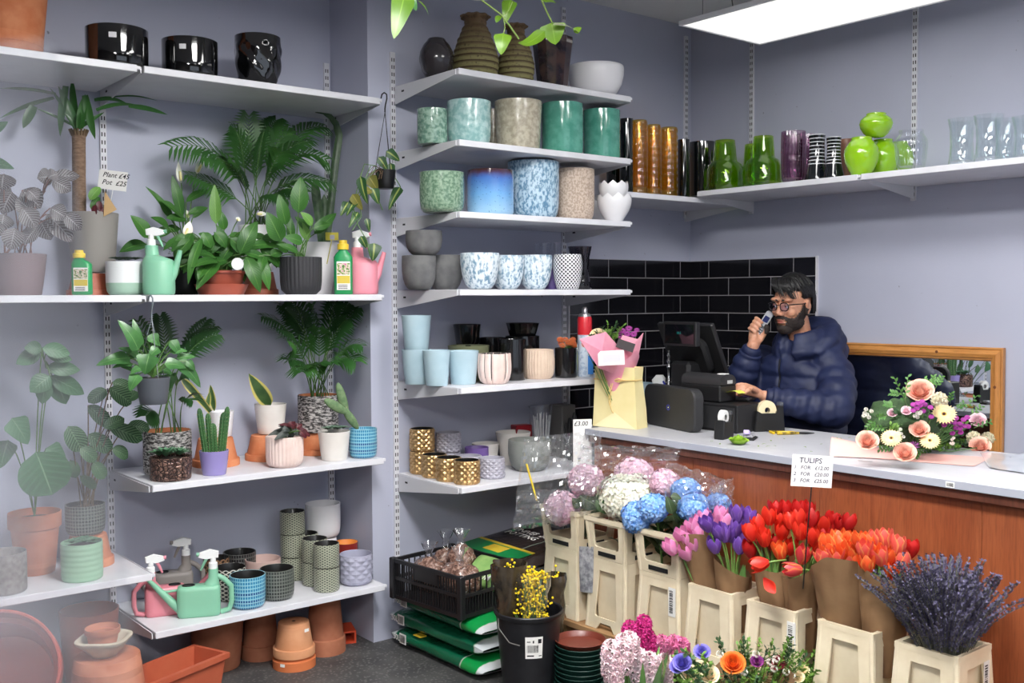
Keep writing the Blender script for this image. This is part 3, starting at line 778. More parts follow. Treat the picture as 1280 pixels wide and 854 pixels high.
pot('vase', 'plum coloured ribbed glass vase in front', 991.5, 165, 29.5, [(.78, 0), (.88, .04), (.97, .2), (1, .6), (.98, 1)], m_gpnk, s, .13, g, 'vase', n=110, relief=ribs(22, .08), rows=8, wall=.09)
pot('vase', 'plum coloured ribbed glass vase half hidden behind the banded vases', 1008, 169, 26, [(.78, 0), (.88, .04), (.97, .2), (1, .6), (.98, 1)], m_gpnk, s, .28, g, 'vase', n=110, relief=ribs(22, .08), rows=8, wall=.09)
def band_mat():
    t = NT('black glass with white bands'); uv = t.sep(t.coord('UV')); f = t.math('FRACT', t.math('MULTIPLY', uv[1], 13))
    m = t.math('MULTIPLY', t.step(f, .72, .78), t.step(uv[1], .33, .36)); return t.done(t.bsdf(t.mix(m, lin((14, 18, 24)), lin((214, 216, 220))), .08, coat=.8))
m_band = band_mat(); BAND = [(1, 0), (1, .03), (.93, .12), (.74, .33), (.64, .55), (.62, .8), (.68, 1)]
g = 'banded black vases'
pot('vase', 'black vase with thin white bands, left of two', 1021, 169, 30, BAND, m_band, s, .13, g, 'vase')
pot('vase', 'black vase with thin white bands, right of two', 1042, 172, 27, BAND, m_band, s, .14, g, 'vase')
pot('vase', 'brown vase between the banded and lime vases', 1058, 175, 23, 'tap', mat('brown glaze', (132, 92, 76), .3), s, .24, None, 'vase')
LIME = [(.42, 0), (.5, .02), (.72, .16), (.93, .38), (1, .56), (.95, .72), (.76, .86), (.6, .93), (.585, .95), (.59, 1)]
g = 'lime green vases'
l1 = pot('vase', 'lime green round vase, lower left in front', 1076.5, 172.5, 42.5, LIME, m_lime, s, .10, g, 'vase', n=48)
pot('vase', 'lime green round vase, lower right behind the front one', 1103.5, 175, 39, LIME, m_lime, s, .20, g, 'vase', n=48)
pot('vase', 'lime green round vase standing on top of the others', 1095, 142.5, 41, LIME, m_lime, s, .16, g, 'vase', n=48, base=l1.zt+.003)
pot('vase', 'lime green round vase seen through the clear ribbed one', 1124, 178, 34, LIME, m_lime, s, .31, g, 'vase', n=48)
pot('vase', 'clear ribbed glass jar next to the lime vases', 1138.5, 163.5, 39, [(.66, 0), (.76, .03), (.92, .3), (1, .62), (.97, .78), (.7, .92), (.66, .95), (.74, 1)], m_gclear, s, .10, None, 'vase', n=96, relief=ribs(24, .04), rows=12)
FLA = [(.86, 0), (.9, .02), (.82, .25), (.78, .48), (.84, .75), (1, 1)]
g = 'clear flared vases'
for lb, px, tp, w, d in (('clear flared glass vase, leftmost', 1202, 149, 35, .12), ('clear flared glass vase, second from left and tallest', 1235, 144.5, 36.5, .11), ('clear flared glass vase, third from left', 1257, 149, 30, .2), ('clear flared glass vase at the picture edge', 1283, 146, 36, .13)):
    pot('vase', lb, px, tp, w, FLA, glass('clear vase glass', (249, 252, 252), .03, 1.6), s, d, g, 'vase', n=48, wall=.05)
# ------------------------------------------------------------------ leaves, fronds, plants
def leafmat(name, c, c2, rib=None, ribw=.05, veins=0, vc=None, rough=.38, margin=None, scale=9, stripes=None, under=None):
    if name in MATS: return MATS[name]
    t = NT(name); uv = t.sep(t.coord('UV')); ob = t.coord()
    rnd = t.n('ShaderNodeObjectInfo').outputs['Random']
    col = t.mix(t.step(t.noise(ob, scale, 3), .35, .65), lin(c), lin(c2))
    col = t.mix(t.math('MULTIPLY', rnd, .45), col, lin(tuple(v*.72 for v in c)))
    au = t.math('ABSOLUTE', t.math('SUBTRACT', uv[0], .5)); h = None
    if veins:
        f = t.math('FRACT', t.math('ADD', t.math('MULTIPLY', uv[1], veins), t.math('MULTIPLY', au, -veins*.55)))
        k = tri(t, f); m = t.step(k, .45, .95); h = m
        col = t.mix(t.math('MULTIPLY', m, .8 if stripes else .35), col, lin(vc or tuple(min(v*1.25+10, 255) for v in c)))
    if margin: col = t.mix(t.step(au, .30, .37), col, lin(margin))
    if rib: col = t.mix(t.step(au, ribw, ribw*.4), col, lin(rib))
    sh = t.bsdf(col, rough, normal=t.bump(h, .25, .002) if h is not None else None)
    tr = t.n('ShaderNodeBsdfTranslucent', i_Color=lin(tuple(min(v*1.2+8, 255) for v in c2))).outputs[0]
    MATS[name] = t.done(t.n('ShaderNodeMixShader', i_0=.16, i_1=sh, i_2=tr).outputs[0]); return MATS[name]
lm_lily = leafmat('peace lily leaf', (46, 92, 36), (66, 118, 46), (104, 150, 70), .03, 11)
lm_lily2 = leafmat('young peace lily leaf', (98, 146, 66), (122, 168, 84), (150, 190, 110), .03, 11)
lm_palm = leafmat('palm leaf', (44, 88, 40), (64, 112, 50), None, rough=.4)
lm_palmd = leafmat('dark palm leaf', (34, 70, 34), (48, 90, 42), None, rough=.4)
lm_pothos = leafmat('pothos leaf', (62, 112, 60), (92, 146, 82), (126, 172, 106), .025, rough=.32, scale=22)
lm_bras = leafmat('heart leaf with yellow middle', (44, 82, 46), (56, 98, 52), (158, 172, 92), .10, rough=.4)
lm_sans = leafmat('snake plant leaf', (52, 84, 46), (84, 116, 64), None, margin=(214, 200, 110), rough=.4, scale=26)
lm_sansd = leafmat('dark snake plant leaf', (44, 72, 46), (90, 116, 80), None, rough=.4, scale=30)
lm_cal = leafmat('calathea leaf', (40, 74, 46), (48, 86, 52), (112, 146, 104), .025, 9, (124, 160, 118), stripes=True)
lm_beg = leafmat('silver-veined begonia leaf', (58, 48, 50), (70, 58, 60), (170, 166, 168), .03, 9, (176, 174, 176), stripes=True, scale=30)
lm_mon = leafmat('broad hazy green leaf', (62, 104, 70), (76, 120, 82), (120, 160, 120), .02, 7)
lm_red = leafmat('dark red peperomia leaf', (74, 30, 38), (96, 36, 44), (140, 60, 66), .05, 6)
lm_grn2 = leafmat('dark grey green leaf', (58, 66, 62), (84, 88, 84), None, veins=6)
lm_gold = leafmat('lime pothos leaf', (92, 138, 26), (120, 160, 40), (136, 176, 62), .03, rough=.35, scale=14)
lm_yuc = leafmat('yucca leaf', (40, 86, 40), (58, 106, 48), None, veins=0, rough=.32)
m_stem = mat('green stem', (96, 132, 66), .5, (70, 106, 52), 30)
m_stemb = mat('brown stem', (112, 92, 70), .7)
m_spathe = mat('white spathe', (240, 238, 226), .45, sss=.1)
m_spadix = mat('pale yellow spadix', (232, 220, 160), .7)
SHAPES = {
 'lance': lambda s: (sin(pi*min(s**.85, 1))**.75) if 0 < s < 1 else 0,
 'ovate': lambda s: (sin(pi*s**.72)**.8) if 0 < s < 1 else 0,
 'heart': lambda s: min(1, (s/.16)**.5)*((1-s)**.62)*1.12 if 0 < s < 1 else 0,
 'sword': lambda s: min(1, .55+.6*s)*(1 if s < .72 else sqrt(max(1-((s-.72)/.28)**1.6, 0))) if s < 1 else 0,
 'strap': lambda s: min(1, .7+s)*(1-s**4),
 'oval': lambda s: sqrt(max(1-(2*s-1)**2, 0)),
}
def blade(mb, p0, p1, W, nrm, shape='ovate', sag=.12, fold=.22, n=9, wave=0, bow=0):
    p0, p1, nrm = Vector(p0), Vector(p1), Vector(nrm); ax = p1-p0; L = ax.length; t = ax/L
    sd = t.cross(nrm); sd = sd.normalized() if sd.length > 1e-5 else t.orthogonal().normalized(); nr = sd.cross(t).normalized()
    fn = SHAPES[shape]; V = []; F = []; U = []
    for i in range(n+1):
        s = i/n; c = p0+ax*s+nr*(sag*L*sin(pi*s))+sd*(bow*L*sin(pi*s)); w = max(W/2*fn(s), .0004)
        k = fold*(1-.5*s); wv = wave*W*sin(s*17)
        V += [c-sd*w+nr*(w*k+wv), c-sd*w*.5+nr*w*k*.4, c, c+sd*w*.5+nr*w*k*.4, c+sd*w+nr*(w*k-wv)]
    for i in range(n):
        for j in range(4):
            a = i*5+j; F.append((a, a+1, a+6, a+5)); u0, u1 = j/4, (j+1)/4; v0, v1 = i/n, (i+1)/n
            U.append(((u0, v0), (u1, v0), (u1, v1), (u0, v1)))
    mb.add(V, F, None, U); return mb
def bez(a, b, c, n=8):
    a, b, c = Vector(a), Vector(b), Vector(c); return [a*(1-k)**2+b*2*k*(1-k)+c*k*k for k in [i/n for i in range(n+1)]]
CAMDIR = lambda p: (CAM-Vector(p)).normalized()
class Plant:
    """a potted plant: an Empty that owns pot, soil and every leaf. Leaves are given base and tip as the photograph shows them, on a depth of their own"""
    def __init__(s, name, label, cat, loc, Y, group=None):
        s.t = thing(name, label, cat, loc, 0, group); s.o = Vector(loc); s.Y = Y; s.rng = random.Random(hash_(label)); s.zmax = 9
    def at(s, px, py, dd=0):
        p = onY(px, py, min(s.Y+dd, YA-.02))
        return onX(px, py, XP-.02) if p.x > XP-.02 and YB-.02 < p.y else p
    def put(s, name, mb, m, smooth=60):
        if s.Y > FA-.2:          # keep clear of the wall, the pier and the shelf above
            for i, (x, y, z) in enumerate(mb.v):
                y = min(y, YA-.006); z = min(z, s.zmax)
                if x > XP-.008 and y > YB-.006:
                    if x-XP < y-YB: x = XP-.008
                    else: y = YB-.006
                mb.v[i] = (x, y, z)
        o = obj(name, mb, m, s.t, smooth=smooth); o.data.transform(Matrix.Translation(-s.o)); return o
    def leaf(s, a, b, W, m, shape='ovate', dd=0, de=0, root=None, sag=.1, face=.55, fold=.22, wave=0, bow=0, stem=.0022, name='leaf', stemm=None, up=(0, 0, 1)):
        p0, p1 = s.at(a[0], a[1], dd), s.at(b[0], b[1], dd+de); nrm = CAMDIR(p0)*face+Vector(up)*(1-face)+Vector((s.rng.uniform(-.25, .25), s.rng.uniform(-.2, .2), 0))
        mb = MB(); blade(mb, p0, p1, W*mpp(p0), nrm, shape, sag, fold, wave=wave, bow=bow)
        if root is not None:
            r = Vector(root); mb.mi = 1; mid = (r+p0)*.5+Vector((0, 0, .25*(p0-r).length)); mb.tube(bez(r, mid, p0, 6), stem, 5, False)
        return s.put(name, mb, [m, stemm or m_stem])
    def soil(s, R, z, sp=None): m = MB(); m.lathe([(R, -.004), (R*.6, .003), (0, .006)], 20); o = obj('soil', m, m_soil, s.t, (0, 0, z-s.o.z)); return o
    def frond(s, pts, m, ll=.1, lw=.011, nl=22, start=.3, droop=.25, name='frond', ang=.75, taper=.5):
        mb = MB(); P = bez(*pts, n=14); mb.mi = 1; mb.tube(P, [.0028*(1-.7*i/14) for i in range(15)], 5, False); mb.mi = 0
        ax0 = (P[-1]-P[0]).normalized(); nrm = CAMDIR(P[7])*.5+Vector((s.rng.uniform(-.5, .5), s.rng.uniform(-.3, .3), .7))
        for i in range(nl):
            q = start+(1-start)*(i+.5)/nl; k = q*14; j = min(int(k), 13); p = P[j].lerp(P[j+1], k-j); t = (P[min(j+1, 14)]-P[j]).normalized()
            sd = t.cross(nrm).normalized(); l = ll*(.55+.45*sin(pi*min(.15+.85*(q-start)/(1-start), 1)))*(1-taper*(q-start)/(1-start)*.6)
            for sg in (-1, 1):
                d = (t*(1-ang*.4)+sd*sg*ang).normalized(); e = p+d*l+Vector((0, 0, -droop*l)); mm = p+d*l*.5+Vector((0, 0, .02*l)); w = sd.cross(d).cross(d).normalized()*lw*.5
                mb.add([p-w*.3, p+w*.3, mm+w, mm-w, e], [(0, 1, 2, 3), (3, 2, 4)], None, [((.4, 0), (.6, 0), (1, .5), (0, .5)), ((0, .5), (1, .5), (.5, 1))])
        return s.put(name, mb, [m, m_stem], 180)
    def wpot(s, me, q, name='pot', flip=False): 
        o = link(name, me, s.t, q.p-s.o)
        if flip: o.rotation_euler = (pi, 0, 0); o.location.z += q.H
        return o
def hash_(t):
    h = 7
    for ch in t: h = (h*31+ord(ch)) % 1000003
    return h
def zz(ox, oy, k=3.99): return lambda x, y: (ox+x/k, oy+y/k)
def potted(name, label, px, top, w, shape, m, sp, d, cat='plant', group=None, base=None, soil=True, **kw):
    """plant root with its pot built; returns (Plant, Pot)"""
    z0 = (sp.z if base is None else base)+EPS
    d = settle(sp, px, d, w, z0, sp.height(px, top, d)-z0)
    q = pot('pot', '', px, top, w, shape, m, sp, d, base=base, raw=True, **kw)
    P = Plant(name, label, cat, q.p, sp.front+d, group); q.o = link('pot', q.me, P.t)
    TAKEN.append((q.p.x, q.p.y, q.R, q.z0, q.zt))
    if soil: P.soil(q.R*.9, q.zt-.1*q.H)
    q.top = Vector((q.p.x, q.p.y, q.zt-.08*q.H)); P.q = q; return P, q
# ------------------------------------------------------------------ left bays: plants and pots
# --- middle shelf, right bay
z4 = zz(200, 180); z3 = zz(0, 180)
m_tpl = mat('shiny red-brown plastic pot', (150, 72, 56), .3, (164, 82, 64), 8)
P, q = potted('potted_peace_lily', 'bushy peace lily in a red-brown plastic pot with saucer', 277, 339, 61, [(.74, 0), (.76, .02), (.93, .86), (.93, .87), (1, .88), (1, 1)], m_tpl, sAm, .15, base=ZA_mid+.012)
sd = MB(); R = q.R*1.08; sd.lathe([(0, 0), (R*.82, 0), (R, .04), (R*1.0, .042), (R*.94, .04), (R*.8, .006), (0, .006)], 40); o = obj('saucer', sd, m_tpl, P.t, (0, 0, -.012))
c = q.top
LA = [((290,590),(155,620),50),((280,570),(120,560),46),((290,590),(180,730),62),((265,600),(268,652),42),((330,580),(212,640),55),((340,545),(285,405),52),((330,540),(135,525),56),((300,520),(70,540),40),((340,590),(402,632),50),((400,550),(485,385),68),((410,540),(545,600),46),((430,560),(500,742),60),((480,560),(545,732),52),((380,560),(350,470),48),((420,520),(600,520),44),((230,560),(110,450),56),((250,560),(345,560),56),((310,560),(372,540),50),((215,440),(255,520),48),((210,470),(140,700),40),((350,470),(420,560),60),((260,470),(190,560),60),((300,450),(240,560),52),((390,440),(450,520),56),((320,430),(300,330),40),((190,480),(60,470),44),((450,600),(420,690),36),((225,620),(190,680),36),((520,560),(500,650),40),((270,440),(330,520),50),((160,450),(110,540),44),((370,500),(300,600),54)]
for i, (a, b, w) in enumerate(LA):
    P.leaf(z4(*a), z4(*b), w/3.99*1.25, lm_lily, 'ovate', dd=-.10+.012*(i % 9)-.02*(b[1] > 600), de=-.03*(b[1] > 600), root=c+Vector((P.rng.uniform(-.04, .04), P.rng.uniform(-.03, .03), 0)), sag=.14)
for i in range(34):
    x, y = 90+480*P.rng.random(), 440+190*P.rng.random()**1.3; P.leaf(z4(x, y), z4(x+115*(1 if x > 310 else -1)*P.rng.uniform(.3, 1), y+P.rng.uniform(-50, 110)), 13*P.rng.uniform(.9, 1.25), lm_lily, 'ovate', dd=P.rng.uniform(-.09, .05), root=c, sag=.14)
P.leaf(z4(280, 400), z4(272, 200), 15, lm_lily2, 'ovate', dd=-.03, root=c, sag=.04, face=.9)
def spathe(P, a, b, w, root, dd=0):
    o = P.leaf(a, b, w, m_spathe, 'ovate', dd=dd, root=root, sag=.1, face=.85, fold=.6, name='flower')
    m = MB(); p0, p1 = P.at(*a, dd-.012), P.at(*b, dd-.012); m.tube([p0.lerp(p1, .12), p0.lerp(p1, .55)], [.005, .004], 6)
    s = P.put('spadix', m, m_spadix); s.parent = o; return o
spathe(P, z4(125, 465), z4(150, 385), 12, c, -.02); spathe(P, z4(385, 385), z4(395, 365), 7, c, .02); spathe(P, z4(480, 350), z4(532, 350), 6, c, .0)
tg = MB(); tg.lathe([(0, -.001), (.024, -.001), (.024, .001), (0, .001)], 20, M=T(*P.at(297, 330, -.15)) @ RZ(-.66) @ RX(pi/2)); P.put('round_tag', tg, m_wht)
# tall peace lily at the back left
P, q = potted('potted_peace_lily', 'taller peace lily with white flowers behind the green sprayer', 232, 322, 52, 'tap', m_blackp, sAm, .33); c = q.top
for i, (a, b, w) in enumerate([((110,370),(60,155),46),((130,290),(252,228),44),((110,370),(0,280),36),((60,370),(0,300),36),((140,350),(240,318),34),((130,380),(30,370),50),((100,420),(20,440),50),((60,420),(-40,470),46)]):
    P.leaf(z4(*a), z4(*b), w/3.99*1.15, lm_lily, 'lance', dd=-.02*(i % 3), root=c, sag=.08)
for i, (a, b, w) in enumerate([((850,370),(725,212),40),((880,330),(795,280),34),((740,470),(650,355),84),((730,500),(595,540),74),((960,370),(1035,320),30),((840,420),(750,365),60)]):
    P.leaf(z3(*a), z3(*b), w/3.99, lm_lily, 'ovate', dd=-.03*(i % 3), root=c, sag=.1)
spathe(P, z4(106, 195), z4(92, 88), 7.5, c); spathe(P, z4(183, 150), z4(222, 66), 8, c); spathe(P, z4(140, 370), z4(134, 330), 6, c)
# palm in a white pot standing on an upside-down terracotta pot
g = 'upside-down terracotta pots'
tp = pot('upturned_pot', 'upside-down terracotta pot under the white palm pot, behind the peace lilies', 325, 340, 46, 'terra', m_terra2, sAm, .36, g, flip=True)
P, q = potted('potted_palm', 'feathery palm in a white pot behind the peace lilies', 322, 282.5, 46, 'tap', m_wht, sAm, .36, base=tp.zt+.004); c = q.top; P.zmax = ZA_top-.03
A = lambda px, py, dd=0: P.at(px, py, dd)
for a, b, dd in [((298,165),(212,184),-.1),((300,190),(252,196),-.12),((296,235),(234,218),-.05),((308,200),(311,144),0),((335,160),(366,168),-.05),((350,165),(408,200),-.1),((345,205),(412,228),-.15),((352,150),(404,158),.0),((335,220),(382,240),-.2),((322,170),(345,150),.02),((310,180),(292,160),-.02),((318,205),(330,165),-.15),((328,215),(352,190),-.2),((330,185),(386,176),-.12),((312,220),(285,200),-.1),((325,225),(360,250),-.22)]:
    r = c+Vector((P.rng.uniform(-.05, .05), P.rng.uniform(-.03, .03), 0)); P.frond((r, A(a[0], a[1], dd*.5), A(b[0], b[1], dd)), lm_palm, ll=.15, lw=.014, nl=15, start=.42, droop=.3)
# dark ribbed pot with a peace lily
P, q = potted('potted_peace_lily', 'peace lily in a dark ribbed pot at the front of the shelf', 376.5, 322, 51.5, [(.72, 0), (.82, .02), (.93, .12), (.98, .3), (1, .7), (1, 1)], mat('charcoal ribbed ceramic', (46, 46, 50), .6), sAm, .10, n=120, relief=ribs(30, .03), rows=8, inner=m_blackp); c = q.top
for i, (a, b, w) in enumerate([((605,485),(532,338),92),((628,405),(592,250),66),((690,345),(702,162),90),((745,430),(672,362),44),((770,450),(880,345),62),((760,405),(700,340),52),((712,490),(618,462),56),((715,565),(715,708),58),((740,480),(690,375),48),((640,540),(535,470),46),((690,540),(580,500),40),((765,420),(850,400),50),((655,480),(650,360),44),((720,560),(660,570),40),((600,560),(580,620),30)]):
    P.leaf(z4(*a), z4(*b), w/3.99, lm_lily2 if i in (5, 8) else lm_lily, 'ovate', dd=-.05+.02*(i % 5), root=c+Vector((P.rng.uniform(-.03, .03), P.rng.uniform(-.02, .02), 0)), sag=.08, face=.7)
# snake plant in a white pot at the back right
P, q = potted('potted_snake_plant', 'tall snake plant in a white pot beside the dark ribbed pot', 398, 304, 56, 'tap2', m_wht, sAm, .34); c = q.top; P.zmax = ZA_top-.03
P.leaf(z4(800, 495), z4(768, 170), 12, lm_sansd, 'sword', sag=.02, face=.9, fold=.5); P.leaf(z4(822, 495), z4(818, 250), 10, lm_sansd, 'sword', sag=.02, face=.9, fold=.5, dd=.02)
pts = [(409, 303), (413, 262), (419, 205), (424, 170), (420, 155), (413, 146), (404, 141), (394, 140.5)]
m = MB(); V = [P.at(x, y, -.04*i/7) for i, (x, y) in enumerate(pts)]; ws = [4, 4.6, 4.8, 4.6, 4, 3.2, 2, .4]
W_ = [w*mpp(v) for w, v in zip(ws, V)]; N = len(V)
def strapfn(u, v):
    k = v*(N-1); j = min(int(k), N-2); p = V[j].lerp(V[j+1], k-j); w = W_[j]+(W_[j+1]-W_[j])*(k-j); t = (V[j+1]-V[j]).normalized(); sd = t.cross(CAMDIR(p)).normalized(); return tuple(p+sd*w*(u-.5)*2+CAMDIR(p)*(-.01*abs(u-.5)))
m.grid(strapfn, 4, 21); P.put('leaf', m, lm_sansd)
tgm = mat('yellow plant label', (196, 184, 60), .6); m = MB(); p = P.at(415, 295.5, -.12); m.box((-.028, -.001, -.017), (.028, .001, .017), T(*p) @ RZ(-.5)); lb_ = P.put('plant_label', m, tgm, 0)
m = MB(); m.box((-.009, -.0022, -.014), (.011, -.001, .006), T(*p) @ RZ(-.5)); k_ = P.put('label_print', m, m_lilb, 0); k_.parent = lb_
m = MB(); m.tube([p+Vector((0, .002, -.016)), p+Vector((-.01, .03, -.12))], .002, 5); P.put('label_stake', m, tgm)

# --- bottles and sprayers
def loft(mb, secs, n=28, p=2.6, caps=True):
    """sections (z, cx, cy, rx, ry) of superellipses"""
    rings = []
    for z, cx, cy, rx, ry in secs:
        ids = []
        for i in range(n):
            t = 2*pi*i/n; c_, s_ = cos(t), sin(t); k = (abs(c_)**p+abs(s_)**p)**(-1/p); ids.append(len(mb.v)); mb.v.append((cx+rx*k*c_, cy+ry*k*s_, z))
        rings.append(ids)
    for k in range(len(rings)-1):
        for i in range(n):
            j = (i+1) % n; mb.face((rings[k][i], rings[k][j], rings[k+1][j], rings[k+1][i]))
    if caps: mb.face(rings[0][::-1]); mb.face(rings[-1])
    return mb
m_mint = mat('mint green plastic', (132, 190, 160), .4, sss=.05); m_rose = mat('pink plastic', (232, 148, 164), .4, sss=.05); m_greyp = mat('grey plastic', (132, 126, 122), .45)
m_nozw = mat('white nozzle plastic', (238, 240, 240), .35); m_pinkd = mat('dusty pink plastic', (214, 132, 144), .4, sss=.05)
def spray_head(t, x, z, k, mt, left=True):
    """trigger head on a neck: white housing, coloured trigger and nozzle tip"""
    sg = -1 if left else 1
    h = MB(); loft(h, [(z, x, 0, .017*k, .017*k), (z+.022*k, x, 0, .017*k, .017*k), (z+.026*k, x, 0, .011*k, .011*k), (z+.045*k, x, 0, .011*k, .011*k)], 16, 2)
    hd = obj('spray_head', h, m_nozw, t)
    b = MB(); b.prism([(-.014*k*-sg*0+ -.02*k, 0), (.028*k, -.004*k), (.055*k, .004*k), (.05*k, .022*k), (.012*k, .034*k), (-.022*k, .024*k)], .018*k, T(x, .009*k, z+.042*k) @ RZ(0 if not left else pi) @ T(0, .018*k if left else 0, 0) @ RX(pi/2), bev=.003*k)
    obj('housing', b, m_nozw, t)
    g_ = MB(); g_.tube([(x+sg*.022*k, 0, z+.045*k), (x+sg*.034*k, 0, z+.022*k), (x+sg*.046*k, 0, z-.006*k)], [.006*k, .006*k, .004*k], 8); obj('trigger', g_, mt, t)
    g_ = MB(); g_.tube([(x+sg*.05*k, 0, z+.056*k), (x+sg*.062*k, 0, z+.058*k)], .008*k, 8); obj('nozzle', g_, mt, t)
def sprayer_can(name, label, px, d, sp, W_px, m, group, rz, mt, k0=1):
    p = sp.at(px, d); W_ = W_px*mpp(p)*k0; t = thing(name, label, 'sprayer', p+Vector((0, 0, EPS)), rz, group); r = W_/2
    TAKEN.append((p.x, p.y, r*1.1, p.z, p.z+.3))
    b = MB(); loft(b, [(0, 0, 0, r*.9, r*.9), (.006, 0, 0, r*.97, r*.97), (.02, 0, 0, r, r), (W_*1.05, 0, 0, r*.98, r*.98), (W_*1.16, -.02*W_, 0, r*.9, r*.9), (W_*1.24, -.12*W_, 0, r*.62, r*.62), (W_*1.3, -.2*W_, 0, r*.42, r*.42), (W_*1.62, -.22*W_, 0, r*.40, r*.40)], 32, 2.5)
    obj('body', b, m, t, smooth=60)
    s_ = MB(); s_.tube([(r*.55, 0, W_*.32), (r*.98, 0, W_*.72), (r*1.32, 0, W_*1.28), (r*1.42, 0, W_*1.46)], [r*.34, r*.26, r*.17, r*.15], 12); obj('spout', s_, m, t, smooth=60)
    spray_head(t, -.22*W_, W_*1.62, W_/.125, mt, False)
    return t
g = 'spray watering cans on the plant shelf'
sprayer_can('spray_watering_can', 'mint green spray watering can beside the white and green pot', 199, .075, sAm, 38, m_mint, g, -.62, m_mint)
sprayer_can('spray_watering_can', 'pink spray watering can at the right end of the plant shelf', 455, .07, sAm, 36, m_rose, g, -.62, m_rose)
def label_mat(name, ground, cols, scale):
    t = NT(name); uv = t.coord('UV'); n = t.n('ShaderNodeTexNoise', i_Scale=scale, i_Detail=2.0); t.set(n.inputs['Vector'], uv)
    col = t.ramp(n.outputs[0], [(.36, lin(cols[0])), (.46, lin(cols[1])), (.54, lin(ground)), (.63, lin(cols[2]))]); return t.done(t.bsdf(col, .5))
m_bgrn = mat('green plastic bottle', (32, 148, 84), .35); m_yel = mat('yellow plastic', (226, 196, 60), .4); m_paper = mat('white paper', (238, 237, 234), .8)
def feed_bottle(label, px, d, top, w, kind):
    p = sAm.at(px, d); W_ = w*mpp(p); H = onY(px, top, FA+d).z-p.z; t = thing('plant_feed_bottle', label, 'bottle', p+Vector((0, 0, EPS)), -.62, 'plant feed bottles'); r = W_/2
    TAKEN.append((p.x, p.y, r, p.z, p.z+H))
    b = MB(); sh = .0 if kind else .18
    loft(b, [(0, 0, 0, r*.9, r*.5), (.004, 0, 0, r, r*.6), (H*.68, 0, 0, r, r*.6), (H*.74, -r*sh*.6, 0, r*.8, r*.52), (H*.79, -r*sh*1.3, 0, r*.5, r*.42), (H*.82, -r*sh*1.4, 0, r*.44, r*.4)], 28, 3.4); obj('bottle', b, m_bgrn, t, smooth=50)
    c_ = MB(); c_.lathe([(r*.62, 0), (r*.62, H*.1), (r*.45, H*.11), (r*.43, H*.17), (0, H*.175)], 24, c=(-r*sh*1.4, 0, H*.82)); obj('cap', c_, m_yel, t)
    f = MB(); y = -r*.605
    f.add([(-r*.66, y, H*.08), (r*.8, y, H*.08), (r*.8, y, H*.6), (-r*.66, y, H*.6)], [(0, 1, 2, 3)]); lb = obj('label', f, m_paper, t, smooth=0)
    f = MB(); y -= .0006; f.add([(-r*.62, y, H*.36), (r*.76, y, H*.36), (r*.76, y, H*.57), (-r*.62, y, H*.57)], [(0, 1, 2, 3)], None, [((0, 0), (1, 0), (1, 1), (0, 1))])
    obj('flower_picture', f, label_mat('picture '+label, (236, 222, 210), ((70, 110, 60), (150, 170, 90), (206, 110, 150)) if kind else ((60, 100, 60), (140, 150, 90), (170, 140, 110)), 5), lb, smooth=0)
    f = MB(); f.box((-r*.62, y-.0002, H*.20), (r*.76, y, H*.34)); obj('yellow_band', f, mat('yellow print', (214, 190, 70), .5), lb, smooth=0)
    f = MB()
    for k in range(3): f.box((-r*.5, y-.0005, H*(.10+.03*k)), (r*.5, y-.0003, H*(.112+.03*k)))
    obj('small_print', f, m_slot, lb, smooth=0)
feed_bottle('green plant feed bottle with a yellow cap in front of the grey pot', 103, .06, 312.5, 24, 0)
feed_bottle('green plant feed bottle with a flower picture beside the pink spray can', 429.5, .055, 300, 23, 1)
# --- white and pale green dipped pot with succulents
def rosette(P, c, R, m, n=14, name='rosette', h=.6):
    mb = MB()
    for i in range(n):
        a = i*2.4; e = .2+.9*(i/n); l = R*(1-.5*i/n); d = Vector((cos(a)*cos(e), sin(a)*cos(e), sin(e)*h)); blade(mb, c, c+d*l, l*.42, Vector((0, 0, 1))-d*d.z, 'lance', .08, .4, 4)
    return P.put(name, mb, m)
m_succ = mat('grey green succulent', (128, 152, 134), .6, (96, 124, 104), 40); m_aloe = mat('green aloe', (98, 140, 104), .5, (70, 116, 84), 30)
def succulent_top(P, q, m, n=7, k=.55, lift=.02):
    for i in range(n):
        a = i*2.4; r = q.R*.62*sqrt(i/n); rosette(P, Vector((q.p.x+r*cos(a), q.p.y+r*sin(a), q.zt-.1*q.H+lift)), q.R*k, m)
P, q = potted('potted_succulent', 'succulents in a round white pot with a pale green base', 157.5, 327.5, 47, 'cylr', m_dip, sAm, .09, n=48); succulent_top(P, q, m_succ)
# --- left bay, middle shelf: yucca, begonia
tp = pot('upturned_pot', 'upside-down terracotta pot under the grey yucca pot', 114, 342, 58, 'terra', m_terra2, sAm, .19, 'upside-down terracotta pots', flip=True)
P, q = potted('potted_yucca', 'yucca with a thick bare trunk in a grey tapered pot', 117, 267, 62, 'tap', mat('warm grey ceramic', (140, 136, 132), .6), sAm, .19, base=tp.zt+.004, n=48); c = q.top; P.zmax = ZA_top-.03
m = MB(); b0 = P.at(99, 268, 0); b0.z -= .02; b1 = P.at(98.5, 166, 0); m.tube([b0.lerp(b1, k/6) for k in range(7)], [8*mpp(b0), 8.4*mpp(b0), 8.2*mpp(b0), 8*mpp(b0), 8.2*mpp(b0), 8*mpp(b0), 8.4*mpp(b0)], 14)
P.put('trunk', m, mat('yucca bark', (112, 90, 74), .9, (138, 114, 96), 60, .5, 60, stretch=(1, 1, 3)))
m = MB()
for i in range(16): a = i*.393; m.tube([b1+Vector((.024*cos(a), .024*sin(a), -.012)), b1+Vector((.034*cos(a), .034*sin(a), .012))], .004, 5)
stuff(P.put('dry_leaf_bases', m, m_stemb))
z0_ = zz(0, 0)
